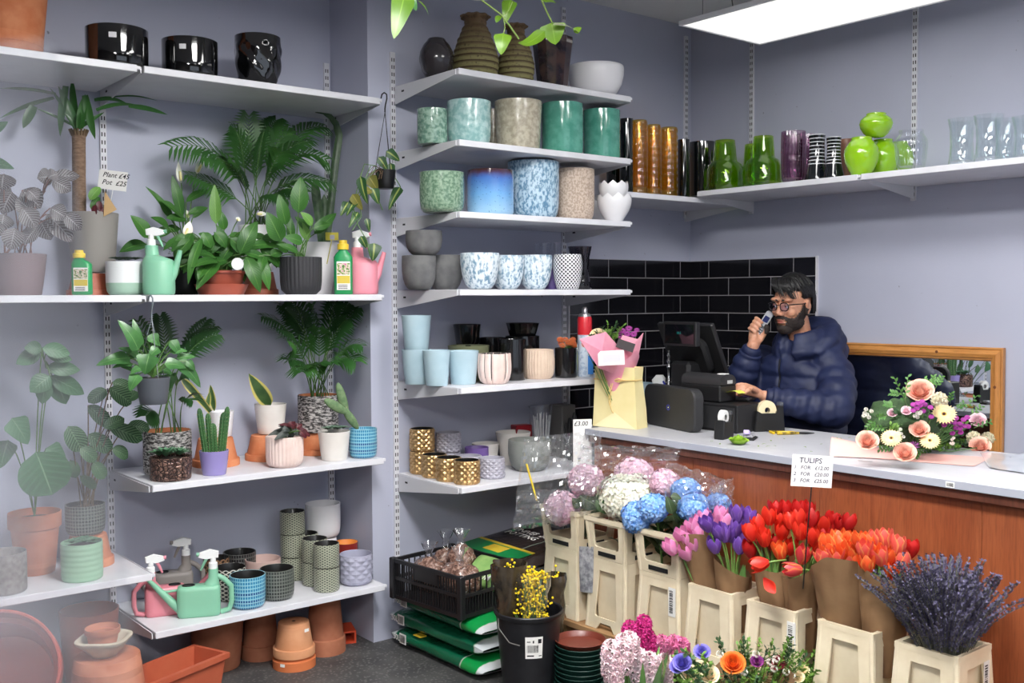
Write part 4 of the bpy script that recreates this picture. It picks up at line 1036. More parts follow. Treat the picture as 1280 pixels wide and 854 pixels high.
for a, b, w, dd, bw in [((385,650),(290,430),44,-.02,0),((330,430),(300,680),42,-.02,0),((385,640),(360,385),40,.0,0),((400,640),(425,470),46,-.04,0),((425,475),(475,695),44,-.05,0),((395,640),(520,560),22,-.03,0),((480,550),(690,525),26,-.04,-.05),((640,530),(835,572),34,-.05,0),((470,500),(640,520),26,0,-.08),((560,485),(790,505),12,.05,-.04),((380,640),(250,440),24,.02,0),((280,470),(0,440),22,.05,0),((270,490),(0,590),28,.06,0),((370,630),(180,540),16,.02,0),((170,530),(115,640),50,.0,0),((375,640),(320,560),20,-.04,0),((390,640),(400,560),24,-.07,0)]:
    P.leaf(z0_(*a), z0_(*b), w/3.99, lm_yuc, 'strap' if w < 60 else 'lance', dd=dd, sag=.05, face=.6, fold=.3, bow=bw)
# price card with handwriting and a brown paper scrap tucked into the pot
def writing(parent, text, size, M, mt, shear=.25, name='handwriting', space=1.0):
    cu = bpy.data.curves.new('t', 'FONT'); cu.body = text; cu.size = size; cu.shear = shear; cu.space_line = space; cu.resolution_u = 2; cu.offset = size*.012
    tmp = bpy.data.objects.new('t', cu); C.objects.link(tmp); me = bpy.data.meshes.new_from_object(tmp.evaluated_get(bpy.context.evaluated_depsgraph_get()))
    bpy.data.objects.remove(tmp); me.transform(M); me.materials.clear(); me.materials.append(mt); return link(name, me, parent)
m_ink = mat('black ink', (30, 30, 36), .8)
p = onY(141, 225.5, FA+.33); t = thing('price_card', 'tilted white card with handwritten plant and pot prices behind the yucca pot', 'card', p, -.6); k = mpp(p)
cdm = MB(); cdm.box((-17.5*k, -.0004, -12*k), (17.5*k, .0004, 12*k), RY(.12)); obj('card', cdm, m_paper, t, smooth=0)
writing(t, 'Plant £45\nPot  £25', 8.5*k, RY(.12) @ T(-13*k, -.0009, 3.5*k) @ RX(pi/2), m_ink, .3, space=1.1)
m = MB(); m.tube([(0, .001, -10*k), (-8*k, .01, -46*k)], .0015, 5); obj('card_stake', m, m_nozw, t)
m = MB(); a, b, c_ = P.at(131, 239, -.1), P.at(146, 262, -.1), P.at(129.5, 271, -.1)
m.add([a, b, c_, a+Vector((0, .001, 0)), b+Vector((0, .001, 0)), c_+Vector((0, .001, 0))], [(0, 2, 1), (3, 4, 5), (0, 1, 4, 3), (1, 2, 5, 4), (2, 0, 3, 5)]); P.put('brown_paper_tag', m, mat('kraft paper scrap', (176, 146, 104), .9), 0)
P.leaf((112, 250), (125, 234), 12, lm_lily2, 'oval', dd=-.08); P.leaf((114, 262), (124, 246), 9, lm_lily, 'oval', dd=-.07)
for x, y in ((119, 262), (124, 257), (127, 264)): P.leaf((x, y+7), (x, y-6), 8, lm_red, 'oval', dd=-.09)
# begonia
P, q = potted('potted_begonia', 'begonia with dark silver-veined leaves at the left edge', 24, 318, 66, 'tap', mat('faded mauve pot', (122, 104, 108), .6), sAm, .22); c = q.top
for i, (a, b, w) in enumerate([((260,165),(185,170),52),((250,170),(400,160),40),((260,180),(355,235),52),((240,165),(290,150),40),((110,230),(205,320),72),((60,240),(10,350),70),((20,150),(10,230),80),((110,320),(180,420),60),((230,350),(360,490),66),((320,350),(405,430),50),((250,320),(330,370),54),((75,420),(50,530),60),((200,380),(255,480),52),((20,350),(0,430),60),((150,330),(80,270),56),((140,230),(190,280),44),((40,200),(-30,260),60),((-10,380),(-60,470),60),((180,420),(120,500),44)]):
    P.leaf(z3(*a), z3(*b), w/3.99*1.75, lm_beg, 'lance', dd=-.04*(i % 4), root=c+Vector((P.rng.uniform(-.05, .05), 0, 0)) if i > 3 else P.at(52, 248, 0), sag=.1, face=.8, stemm=mat('red-brown stem', (124, 82, 72), .6), wave=.03)
m = MB(); m.tube(bez(c, P.at(38, 262), P.at(56, 238), 8), .0045, 7); P.put('stem', m, mat('red-brown stem', (124, 82, 72), .6))
P, q = potted('potted_plant', 'broad-leaved green plant cut off by the left edge of the picture', -30, 315, 50, 'tap', m_blackp, sAm, .34); c = q.top
for a, b, w in (((-10, 168), (10, 152), 13), ((-18, 205), (18, 211), 22)): P.leaf(a, b, w, lm_mon, 'ovate', root=c)
# --- hanging pothos pots
def hanger(P, hook, potc, R, z, m, k=1, dd=0):
    h = P.at(*hook, dd); mb = MB()
    mb.tube([h+Vector(v)*k for v in ((0, .03, -.012), (0, .022, .004), (0, .004, .008), (0, -.014, -.002), (0, -.016, -.02), (0, -.004, -.045), (0, 0, -.062), (0, 0, -.075))], .003*k, 7)
    b = h+Vector((0, 0, -.075*k)); P.put('hook', mb, m); 
    for i in range(3):
        a = i*2*pi/3+.5; w = MB(); w.tube([b, Vector((potc.x+R*cos(a), potc.y+R*sin(a), z))], .0016, 5); P.put('hanger_wire', w, m)
def hanging(label, px, dY, top, bot, w, hook, m, mw, hookdd=0):
    Y = FA+dY; p = onY(px, bot, Y); R = w*mpp(p)/2; H = onY(px, top, Y).z-p.z; me = potmesh('tap', R, H, m, 36)
    P = Plant('hanging_pothos', label, 'hanging plant', p, Y, 'hanging plants'); link('pot', me, P.t); q = Pot(); q.p, q.R, q.H, q.zt = p, R, H, p.z+H
    P.soil(R*.92, q.zt-.006); hanger(P, hook, p, R*.98, q.zt-.004, mw, 1, hookdd); q.top = Vector((p.x, p.y, q.zt)); return P, q
m_hwire = mat('grey plastic hanger', (118, 126, 132), .5)
P, q = hanging('hanging pothos in a grey pot hooked on the plant shelf edge', 192, -.035, 472, 505, 41, (189, 372), mat('slate grey plastic', (84, 88, 96), .45), m_hwire); c = q.top; z5 = zz(0, 360)
for i, (a, b, w) in enumerate([((690,310),(588,160),92),((690,300),(662,155),62),((735,240),(800,290),50),((650,350),(478,388),84),((690,340),(590,300),60),((630,340),(700,330),70),((745,330),(722,432),116),((820,380),(930,400),74),((880,365),(1000,498),84),((850,262),(895,340),64),((880,350),(975,345),48),((840,430),(830,522),86),((690,430),(648,515),74),((930,365),(972,412),46),((760,225),(785,295),52),((850,320),(935,315),40),((600,370),(660,415),50),((780,400),(860,430),66),((700,400),(650,430),50),((790,300),(740,350),60),((700,260),(640,330),56),((660,380),(560,400),50)]):
    P.leaf(z5(*a), z5(*b), w/3.99, lm_pothos, 'heart', dd=-.05+.02*(i % 6), root=c, sag=.12, face=.6)
P, q = hanging('small hanging plant with yellow-centred heart leaves at the end of the top shelf', 482, -.03, 213, 236, 26, (481, 118), m_blackp, mat('black wire hanger', (26, 26, 28), .5), .0); c = q.top
for i, (a, b, w) in enumerate([((1130,35),(1195,85),56),((1090,65),(1135,135),54),((1150,95),(1165,180),46),((1095,130),(1110,205),36),((1200,215),(1140,332),56),((1000,160),(1035,300),56),((985,270),(930,360),56),((940,290),(900,360),52),((1030,370),(1045,440),34),((1070,495),(1060,585),78),((1010,230),(1060,240),52),((1060,220),(1090,300),60),((990,340),(940,420),40),((1040,160),(1085,230),70),((1000,460),(1030,520),44),((960,250),(1010,330),56)]):
    gm = lm_bras if i not in (10, 13, 15) else leafmat('ageing yellow green leaf', (116, 118, 52), (140, 134, 62), (170, 160, 90), .05)
    P.leaf(z4(*a), z4(*b), w/3.99, gm, 'heart', dd=-.05+.015*(i % 5), root=c if i < 5 else None, sag=.1, face=.75)
for pts in ([(1080,110),(1020,100),(1000,160),(975,260),(950,400)],[(1080,120),(1030,180),(990,280),(1005,360),(960,430)],[(1050,110),(1000,230),(960,300),(985,400),(1030,480),(1050,560)],[(1070,230),(1110,330)]):
    m = MB(); m.tube([P.at(*z4(*a), -.03) for a in pts], .002, 5); P.put('vine_stem', m, m_stem)
m = MB()
for i in range(26): a = P.rng.uniform(0, 6.3); m.tube([c, c+Vector((.03*cos(a)-.02, .03*sin(a), P.rng.uniform(-.02, .03))), c+Vector((.05*cos(a)-.03, .045*sin(a), P.rng.uniform(-.05, .02)))], .0015, 4)
stuff(P.put('dry_roots', m, m_stemb))

# --- lower shelf of the right bay
def upturned(label, px, top, w, sp, d): return pot('upturned_pot', label, px, top, w, 'terra', m_terra, sp, d, 'upside-down terracotta pots', flip=True)
P, q = potted('potted_palm', 'small palm in a chiselled black and white pot under the hanging pothos', 210, 538, 58, 'cyl', m_stone, sAl, .26, n=48, inner=m_terra); c = q.top; P.zmax = ZA_mid-.03
for a, b, dd in [((212,430),(268,408),-.02),((215,430),(272,418),-.1),((205,470),(172,400),0),((204,480),(180,420),.05),((222,490),(240,500),-.12),((200,500),(182,520),-.1),((215,470),(230,470),-.05),((225,430),(258,400),.04),((210,440),(200,395),.05)]:
    P.frond((c+Vector((P.rng.uniform(-.05, .05), P.rng.uniform(-.04, .04), 0)), P.at(a[0], a[1], dd*.5), P.at(b[0], b[1], dd)), lm_palmd, ll=.10, lw=.013, nl=13, start=.55, droop=.3)
P, q = potted('potted_aloe', 'small aloes in a low brown mosaic lustre pot', 213.5, 570.5, 50, 'cyl', m_mosb, sAl, .095, n=48)
for i, (x, y) in enumerate(((-.3, -.2), (.35, -.3), (.1, .3), (.5, .2), (-.5, .2))):
    rosette(P, Vector((q.p.x+x*q.R, q.p.y+y*q.R, q.zt+.004)), q.R*(.95 if i == 0 else .7), m_aloe, 13, 'aloe_rosette', 1.0)
tp = upturned('upside-down terracotta pot under the small white snake plant pot', 270, 547, 58, sAl, .30)
P, q = potted('potted_snake_plant', 'young snake plant in a plain white pot behind the cactus', 277, 514, 31, 'tap', m_wht, sAl, .30, base=tp.zt+.004); c = q.top
P.leaf(z4(0, 0) if 0 else (263, 515), (226, 472), 11, lm_sans, 'sword', sag=.10, face=.85, fold=.4); P.leaf((268, 514), (263, 481), 9, lm_sans, 'lance', sag=.02, face=.9, fold=.4); P.leaf((258, 514), (262, 490), 7, lm_sans, 'lance', sag=.02, face=.9, fold=.4)
P, q = potted('potted_cactus', 'columnar cactus in a shiny purple pot', 268, 563, 36.5, 'tap', mat('shiny purple glaze', (150, 138, 196), .15, coat=.6), sAl, .085, n=48)
m_cac = mat('cactus skin', (44, 84, 44), .55, (62, 104, 56), 20); z6 = zz(200, 360)
for a, b, w in (((228,805),(195,600),27),((252,800),(238,625),26),((270,810),(262,675),34),((300,800),(318,620),30),((312,790),(337,592),27)):
    p0, p1 = P.at(*z6(*a), 0), P.at(*z6(*b), 0); p0.z = q.zt-.015; R = w/3.99*mpp(p0)/2; m = MB(); n = 9
    L = [(R*.75, 0), (R, .12), (R, .85), (R*.8, .94), (R*.4, .99), (0, 1)]
    Z = (p1-p0).normalized(); X = Z.orthogonal().normalized(); Yv = Z.cross(X); Mx = Matrix(((X.x, Yv.x, Z.x, p0.x), (X.y, Yv.y, Z.y, p0.y), (X.z, Yv.z, Z.z, p0.z), (0, 0, 0, 1)))
    H = (p1-p0).length; m.lathe([(r, z*H) for r, z in L], 40, relief=lambda t, z, r: r*.16*cos(8*t), M=Mx); cc = P.put('cactus_stem', m, m_cac)
    sp_ = MB()
    for j in range(8):
        for h in range(10):
            t = 2*pi*j/8; r = R*1.16; zz_ = H*(.08+.088*h); sp_.add([(r*cos(t)*.98, r*sin(t)*.98, zz_-.0015), (r*cos(t)*.98, r*sin(t)*.98, zz_+.0015), (r*1.25*cos(t), r*1.25*sin(t), zz_+.002)], [(0, 1, 2)], Mx)
    s_ = stuff(P.put('spines', sp_, mat('cactus spines', (206, 196, 160), .7), 0)); s_.parent = cc
tp = upturned('upside-down terracotta pot behind the pink ribbed pot', 335, 543, 56, sAl, .31)
P, q = potted('potted_snake_plant', 'single broad snake plant leaf in an off-white pot', 338.5, 505, 39.5, 'tap', m_wht2, sAl, .31, base=tp.zt+.004)
P.leaf((338, 508), (311, 467), 20, lm_sans, 'ovate', sag=.06, face=.95, fold=.25, dd=-.02)
P, q = potted('potted_peperomia', 'dark red and grey leaved plant in a pale pink ribbed pot', 356, 545, 46, 'cylr', m_pink, sAl, .085, n=120, relief=ribs(30, .03), rows=10); c = q.top
for i, (a, b, w, k) in enumerate([((640,715),(540,735),50,1),((650,710),(590,690),46,1),((640,720),(570,760),44,1),((655,720),(650,755),44,1),((670,700),(590,682),40,0),((670,690),(640,670),44,0),((680,700),(710,680),44,0),((690,710),(750,740),46,0),((700,715),(730,750),40,0),((660,700),(680,672),40,0),((670,720),(700,730),44,1),((640,700),(610,720),44,1)]):
    P.leaf(z6(*a), z6(*b), w/3.99, lm_grn2 if k else lm_red, 'heart', dd=-.03*(i % 3), root=c, face=.6, wave=.05)
tp = upturned('upside-down terracotta pot under the right palm pot', 397, 540, 49, sAl, .31)
P, q = potted('potted_palm', 'bushy dark palm in a chiselled black and white pot', 398, 493.5, 50, 'cyl', m_stone, sAl, .31, base=tp.zt+.004, n=48, inner=m_terra); c = q.top; P.zmax = ZA_mid-.03
for a, b, dd in [((370,400),(328,395),-.05),((375,420),(345,410),-.1),((385,380),(360,375),0),((395,400),(390,380),-.1),((410,390),(420,378),-.05),((420,400),(448,385),-.02),((425,420),(452,432),-.2),((420,430),(445,452),-.22),((380,440),(360,450),-.1),((388,440),(378,465),-.2),((405,440),(412,455),-.22),((390,420),(368,390),.05),((410,420),(432,400),-.12),((400,430),(398,410),-.2),((385,400),(350,382),.02),((415,380),(440,380),.03),((395,450),(395,455),-.24),((380,430),(358,425),-.16)]:
    P.frond((c+Vector((P.rng.uniform(-.05, .05), P.rng.uniform(-.04, .04), 0)), P.at(a[0], a[1], dd*.5), P.at(b[0], b[1], dd)), lm_palm if dd < -.15 else lm_palmd, ll=.13, lw=.014, nl=12, start=.45, droop=.35)
P, q = potted('potted_succulent', 'grey green succulents in a plain off-white tapered pot', 418, 539, 40, 'tap', m_wht2, sAl, .10); succulent_top(P, q, m_succ, 6, .6, .022)
P, q = potted('potted_prickly_pear', 'prickly pear leaning out of a blue woven-glaze pot', 454, 535.5, 35, 'cylr', m_blue, sAl, .08, n=48)
m_pear = mat('prickly pear skin', (92, 122, 84), .6, (120, 146, 104), 60)
for a, b, w, dd in (((985,700),(915,600),42,0),((930,630),(888,480),46,.02),((925,620),(825,560),48,-.02)):
    p0, p1 = P.at(*z6(*a), dd), P.at(*z6(*b), dd); m = MB(); ax = p1-p0; Z = ax.normalized(); X = Z.cross(CAMDIR(p0)).normalized(); Yv = Z.cross(X); L = ax.length; c_ = (p0+p1)/2
    Mx = Matrix(((X.x, Yv.x, Z.x, c_.x), (X.y, Yv.y, Z.y, c_.y), (X.z, Yv.z, Z.z, c_.z), (0, 0, 0, 1))); m.ball((0, 0, 0), (w/3.99*mpp(p0)/2, .011, L*.55), 16, 10, Mx); k = P.put('pad', m, m_pear, 180)
    sp_ = MB()
    for i in range(60): u, v = P.rng.uniform(-.85, .85), P.rng.uniform(-.9, .9); r = sqrt(max(1-u*u-v*v, 0)); b_ = Vector((u*w/3.99*mpp(p0)/2, .011*r, v*L*.55)); sp_.add([b_+Vector((.001, 0, 0)), b_-Vector((.001, 0, 0)), b_+Vector((0, .007, .002))], [(0, 1, 2)], Mx)
    s_ = stuff(P.put('spines', sp_, mat('cactus spines', (206, 196, 160), .7), 0)); s_.parent = k
# --- bottom shelf of the right bay
s = sAb; g = 'woven and lattice pots on the bottom shelf'
pot('plant_pot', 'blue woven-glaze pot at the front of the bottom shelf', 310, 718, 44, 'cylr', m_blue, s, .09, n=48, inner=m_inb)
pot('plant_pot', 'grey woven-glaze pot next to the blue one', 346.5, 710, 42.5, 'cylr', m_chk, s, .115, n=48, inner=m_inb)
pot('plant_pot', 'black pot with a white net pattern behind the mint watering can', 288, 708.5, 39, 'cylr', m_net, s, .19, n=48, inner=m_inb)
pot('plant_pot', 'plain pink matt pot behind the grey woven one', 329, 698, 43.5, 'cylr', mat('dusty pink matt glaze', (196, 166, 158), .6), s, .25)
pot('plant_pot', 'brown lattice pot behind the white net pot', 271, 697, 32, 'cyl', m_latb, s, .31, n=48, inner=m_inb)
pot('plant_pot', 'black woven pot at the back of the bottom shelf', 300, 689.5, 40, 'cylr', m_chkb, s, .37, n=48, inner=m_inb)
g = 'stacked pale lattice pots'
c4 = pot('lattice_pot', 'lattice pot at the front right, under another', 408.5, 708.5, 32, 'cyl', m_lat, s, .09, g, n=48, inner=m_inb)
hh = c4.H
stack_on(c4, 'lattice pot on top at the front right, nearest the lilac pot', g)
def lat(lb, px, d, z=0):
    o = c4.o.copy(); C.objects.link(o); dd = settle(s, px, d, 31.5, s.z, .1); o.location = s.at(px, dd, s.z+EPS); o['label'] = lb; TAKEN.append((o.location.x, o.location.y, c4.R, s.z, s.z+hh*3)); r = Pot(); r.__dict__.update(c4.__dict__); r.o = o; return r
lt3 = lat('lattice pot at the bottom, second stack from the front', 394, .18); stack_on(lt3, 'lattice pot on top of the second stack from the front', g)
lt2 = lat('lattice pot at the bottom, third stack from the front', 382.5, .27); stack_on(lt2, 'lattice pot on top of the third stack from the front', g)
lt1 = lat('lattice pot at the bottom of the tallest stack', 366.5, .345); lt0 = stack_on(lt1, 'lattice pot in the middle of the tallest stack', g); stack_on(lt0, 'lattice pot topmost of the tallest stack', g, rz=.9)
ft = pot('upturned_pot', 'white pot turned upside down as a stand in the back corner', 405, 671, 40, 'tap', m_wht, s, .375, flip=True)
pot('plant_pot', 'large plain white pot on a stand in the back corner of the bottom shelf', 404, 629, 43.5, 'cylr', m_wht, s, .375, base=ft.zt+.003)
pot('plant_pot', 'dark red pot with an orange inside behind the lilac pot', 433, 677.5, 30, 'cyl', mat('dark red glaze', (128, 40, 36), .2, coat=.5), s, .27, inner=mat('orange inside', (226, 140, 62), .4))
pot('diamond_pot', 'lilac pot with large diamond facets at the end of the bottom shelf', 445, 692, 40, 'cylr', m_lil, s, .10, n=108, relief=diamonds(9, 3.5, .085), rows=28, smooth=20)
# watering cans with spray heads
def watering_can(label, px, d, sp, k, m, mt, rz, mirror=False):
    p = sp.at(px, d); t = thing('watering_can', label, 'watering can', p+Vector((0, 0, EPS)), rz, 'flat watering cans with spray heads'); sg = -1 if mirror else 1
    def X(x): return x*k*sg
    b = MB(); hw, hd, H = .085*k, .038*k, .125*k
    loft(b, [(0, 0, 0, hw*.93, hd*.85), (.006*k, 0, 0, hw*.98, hd*.95), (.02*k, 0, 0, hw, hd), (H*.86, 0, 0, hw, hd), (H*.96, 0, 0, hw*.97, hd*.92), (H, 0, 0, hw*.9, hd*.75)], 36, 5.5); obj('body', b, m, t, smooth=60)
    f = MB(); f.lathe([(0, 0), (.018*k, 0), (.018*k, .003), (.02*k, .003), (.02*k, 0)], 20, c=(X(-.04), 0, H+.0004), sx=1.3); obj('filler_hole', f, m_inb, t)
    n = MB(); loft(n, [(H*.9, X(.045), 0, .036*k, .03*k), (H*1.12, X(.055), 0, .026*k, .024*k), (H*1.2, X(.058), 0, .02*k, .02*k), (H*1.52, X(.058), 0, .019*k, .019*k)], 24, 2.2); obj('neck', n, m, t, smooth=60)
    s_ = MB(); s_.tube([(X(-.07), 0, .03*k), (X(-.10), 0, .055*k), (X(-.19), 0, .155*k), (X(-.2), 0, .168*k)], [.022*k, .017*k, .009*k, .008*k], 12); s_.tube([(X(-.075), 0, .11*k), (X(-.135), 0, .105*k)], .0055*k, 8); obj('spout', s_, m, t, smooth=60)
    h = MB(); h.tube([(X(.07), 0, H*1.28), (X(.1), 0, H*1.15), (X(.128), 0, H*.9), (X(.13), 0, H*.4), (X(.12), 0, H*.14), (X(.085), 0, H*.06)], [.011*k]*6, 10); obj('handle', h, m, t, smooth=60)
    spray_head(t, X(.058), H*1.52, k*1.05, mt, not mirror)
    return t
watering_can('mint green flat watering can with spray head on the bottom shelf', 249, .10, sAb, .96, m_mint, m_mint, -.42)
watering_can('pink flat watering can with spray head behind the mint one', 207, .20, sAb, .90, m_pinkd, m_rose, pi-.3-.35, True).rotation_euler.z = -.25
watering_can('grey flat watering can with spray head at the back', 216, .37, sAb, .95, m_greyp, m_greyp, -.25)
# --- lowest shelf of the left bay
s = sAy
pot('plant_pot', 'grey woven cylinder pot at the left edge, behind the hazy pane', 6, 690, 52, 'cyl', mat('grey basket weave', (140, 134, 130), .8, (110, 104, 100), 60, .5, 80), s, .10)
P, q = potted('potted_succulent', 'green succulents in a pale green ribbed pot', 103, 677, 49, 'cyl', mat('pale green ribbed ceramic', (152, 190, 160), .5), s, .10, n=48, relief=lambda t, z: .012*sin(z*44), rows=30); succulent_top(P, q, m_aloe, 6, .55, .014)
tp = pot('upturned_pot', 'upside-down terracotta pot under the calathea', 111, 667.5, 60, 'terra', m_terra, s, .29, 'upside-down terracotta pots', flip=True)
P, q = potted('potted_calathea', 'calathea with striped leaves in a grey woven-glaze pot', 107, 630, 47, 'cylr', m_chk, s, .29, base=tp.zt+.004, n=48, inner=m_inb); c = q.top; zA = zz(0, 360); zB_ = zz(0, 560)
for i, (a, b, w) in enumerate([((545,500),(655,580),96),((530,505),(440,572),70),((440,585),(548,690),76),((545,690),(712,760),84),((635,685),(748,705),70),((520,700),(620,650),66),((340,690),(410,815),104),((440,730),(558,815),84),((420,780),(450,858),72),((560,800),(638,840),66),((640,560),(690,520),60),((560,470),(660,510),70)]):
    P.leaf(zA(*a), zA(*b), w/3.99, lm_cal, 'oval', dd=-.12+.03*(i % 5), root=c+Vector((P.rng.uniform(-.03, .03), P.rng.uniform(-.03, .03), 0)), face=.75, sag=.08, stemm=m_stemb)
for i, (a, b, w) in enumerate([((400,0),(480,65),72),((465,70),(520,155),68),((560,5),(638,50),60),((400,140),(480,200),50),((350,60),(380,150),60)]):
    P.leaf(zB_(*a), zB_(*b), w/3.99, lm_cal, 'oval', dd=-.16+.03*(i % 5), root=c, face=.75, sag=.08, stemm=m_stemb)
# monstera and a big-leaved plant behind the hazy pane
P, q = potted('potted_monstera', 'large-leaved green plant on a terracotta pot behind the hazy pane', 45, 640, 62, 'terra', m_terra3, s, .30); c = q.top; P.zmax = ZA_mid-.03
for i, (a, b, w) in enumerate([((210,300),(350,330),80),((230,330),(360,360),60),((230,400),(400,410),80),((250,440),(420,530),90),((260,440),(330,580),110),((250,440),(150,520),100),((230,460),(210,580),80),((210,300),(120,300),70),((200,320),(80,380),80)]):
    P.leaf(zA(*a), zA(*b), w/3.99, lm_mon, 'lance', dd=-.15+.03*(i % 5), root=c if i % 3 == 0 else P.at(55, 450, -.1), face=.8, sag=.06)
for i, (a, b, w) in enumerate([((60,650),(140,780),130),((230,800),(330,880),120),((40,760),(0,900),110)]): P.leaf(zA(*a), zA(*b), w/3.99, lm_mon, 'heart', dd=-.22+.03*i, root=c, face=.85, sag=.06)
P.leaf(zB_(180, 20), zB_(260, 235), 250/3.99, lm_mon, 'oval', dd=-.26, root=c, face=.95, sag=.05)
# ------------------------------------------------------------------ things on the floor, left
FH = Vector((sin(HEAD), cos(HEAD), 0))
def fpos(px, bottom, w, z=0.0):
    """centre of a round thing of photographed width w whose front foot shows at (px, bottom) on the plane z"""
    p = onZ(px, bottom, z); R = w*mpp(p)/2; d = Vector((p.x, p.y, 0)).normalized(); c = p+d*R; R = w*mpp(c)/2; return Vector((c.x, c.y, z)), R
def fpot(label, px, top, bottom, w, shape, m, group=None, flip=False, name=None, z=0.0, at=None, **kw):
    c, R = fpos(px, bottom, w, z)
    if at is not None: c = Vector((at.x, at.y, z)); R = w*mpp(c)/2
    H = onY(px, top, c.y).z-z; me = potmesh(shape, R, H, m, 48, **kw)
    o = link(name or ('upturned_pot' if flip else 'terracotta_pot'), me, None, c+Vector((0, 0, EPS))); tag(o, label, 'pot', group)
    if flip: o.rotation_euler = (pi, 0, 0); o.location.z += H
    q = Pot(); q.o, q.p, q.R, q.H, q.z0, q.zt = o, c, R, H, z, z+H; return q
def sticker(q, ang, zf, w=.022, h=.013, m=None, k=1.01, name='price_sticker'):
    st = MB(); R = q.R*k; a = w/R/2; st.grid(lambda u, v: (R*cos(ang+(u-.5)*2*a), R*sin(ang+(u-.5)*2*a), h*(v-.5)), 4, 1)
    o = obj(name, st, m or m_paper, None, (0, 0, 0), smooth=0); o.parent = q.o; o.location = (0, 0, q.H*zf)
    if q.o.rotation_euler.x > 3: o.rotation_euler = (pi, 0, 0)
    return o
g = 'terracotta pots on the floor'
m_terra4 = mat('pale terracotta', (206, 142, 100), .8, (216, 156, 116), 12, .12, 110)
m_terraw = mat('old brown terracotta', (154, 92, 66), .85, (172, 110, 82), 10, .15, 90)
q = fpot('bright terracotta pot upside down under the pale one on the floor', 368, 817, 841, 53, [(.86, 0), (.9, .25), (1, .3), (1, 1)], mat('bright terracotta', (208, 116, 68), .75), g, True)
sticker(q, -2.6, .45)
q2 = fpot('pale terracotta pot upside down with drainage hole, nearest on the floor', 368, 776.5, 831, 52, 'terra', m_terra4, g, True, z=q.H+.001, at=q.p)
sticker(q2, -1.4, .15)
hm = MB(); hm.lathe([(q2.R*.09, .0008), (0, .0008)], 16); h_ = obj('drainage_hole', hm, m_dark, q2.o, (0, 0, -.0002), smooth=0); h_.rotation_euler = (pi, 0, 0)
q = fpot('brown terracotta pot upside down behind, left of the pale one', 326, 752, 828, 48, 'terra', m_terraw, g, True); sticker(q, -2.4, .15)
q = fpot('dark terracotta pot upside down behind, right of the pale one', 407, 738, 822, 50, 'terra', m_terraw, g, True)
fpot('tall terracotta pot standing upright under the bottom shelf', 272, 745, 845, 70, 'tap', m_terraw, g)
# orange plastic square tube
p = onZ(434, 803, 0); t = thing('orange_tube', 'short orange plastic square tube on the floor behind the pots', 'tube', (p.x+.02, p.y+.03, EPS), -.35)
f = MB(); f.ring_prism([(-.028, 0), (.028, 0), (.028, .056), (-.028, .056)], [(-.02, .008), (.02, .008), (.02, .048), (-.02, .048)], .13, T(0, -.03, 0) @ RX(pi/2) @ T(0, 0, -.1)); obj('tube', f, mat('orange plastic', (206, 74, 40), .5), t, smooth=0)
# long terracotta trough
A_, B_ = onZ(186, 856, .2), onZ(283, 816, .2); d = (B_-A_); L = d.length+.0; ang = atan2(d.y, d.x)
t = thing('plant_trough', 'long red-brown plastic trough planter on the floor under the bottom shelf', 'planter', (B_.x, B_.y, EPS), ang)
m = MB(); H = .2; Wt = .17
def ring_(z, gx, gy): return [(-L+gx, gy, z), (-gx, gy, z), (-gx, Wt-gy, z), (-L+gx, Wt-gy, z)]
V = ring_(0, .03, .02)+ring_(H-.02, .004, .002)+ring_(H-.02, -.008, -.010)+ring_(H, -.008, -.010)+ring_(H, .008, .008)+ring_(.02, .036, .028); F = [(3, 2, 1, 0)]
for l in range(5): F += [(l*4+i, l*4+(i+1) % 4, l*4+4+(i+1) % 4, l*4+4+i) for i in range(4)]
F.append((20, 21, 22, 23)); m.add(V, F); obj('trough', m, mat('red-brown trough plastic', (176, 84, 58), .5, (184, 94, 66), 8), t, smooth=30)
# upside-down pot with cream bowl and small pot on top
q = fpot('big upside-down terracotta pot carrying the cream bowl, bottom left', 137, 818, 952, 108, 'terra', m_terra3, g, True)
c = q.p; zt = q.zt
bl = MB(); n = 48; Rb = 30*mpp(Vector((c.x, c.y, zt)))
P_ = [(0, 0), (.5, 0), (.62, .02), (.8, .045), (1.0, .075), (1.1, .085), (1.12, .098), (1.02, .105), (.9, .095), (.72, .05), (.5, .022), (0, .02)]
bl.lathe([(r*Rb, z*.62) for r, z in P_], n, relief=lambda t, z, r: .07*r*sin(4*t+1)*(z > .03)); o = obj('cream_bowl', bl, mat('cream stoneware', (204, 194, 174), .7, (186, 172, 150), 14), None, (c.x-.01, c.y, zt+.002), smooth=70)
tag(o, 'cream stoneware bowl with a wavy thick rim on the upturned pot', 'bowl')
R = 21*mpp(o.location); me = potmesh('terra', R, R*1.35, m_terra3, 40); o2 = tag(link('terracotta_pot', me, None, o.location+Vector((-.004, 0, .019))), 'small terracotta pot standing in the cream bowl, bottom left', 'pot', g)
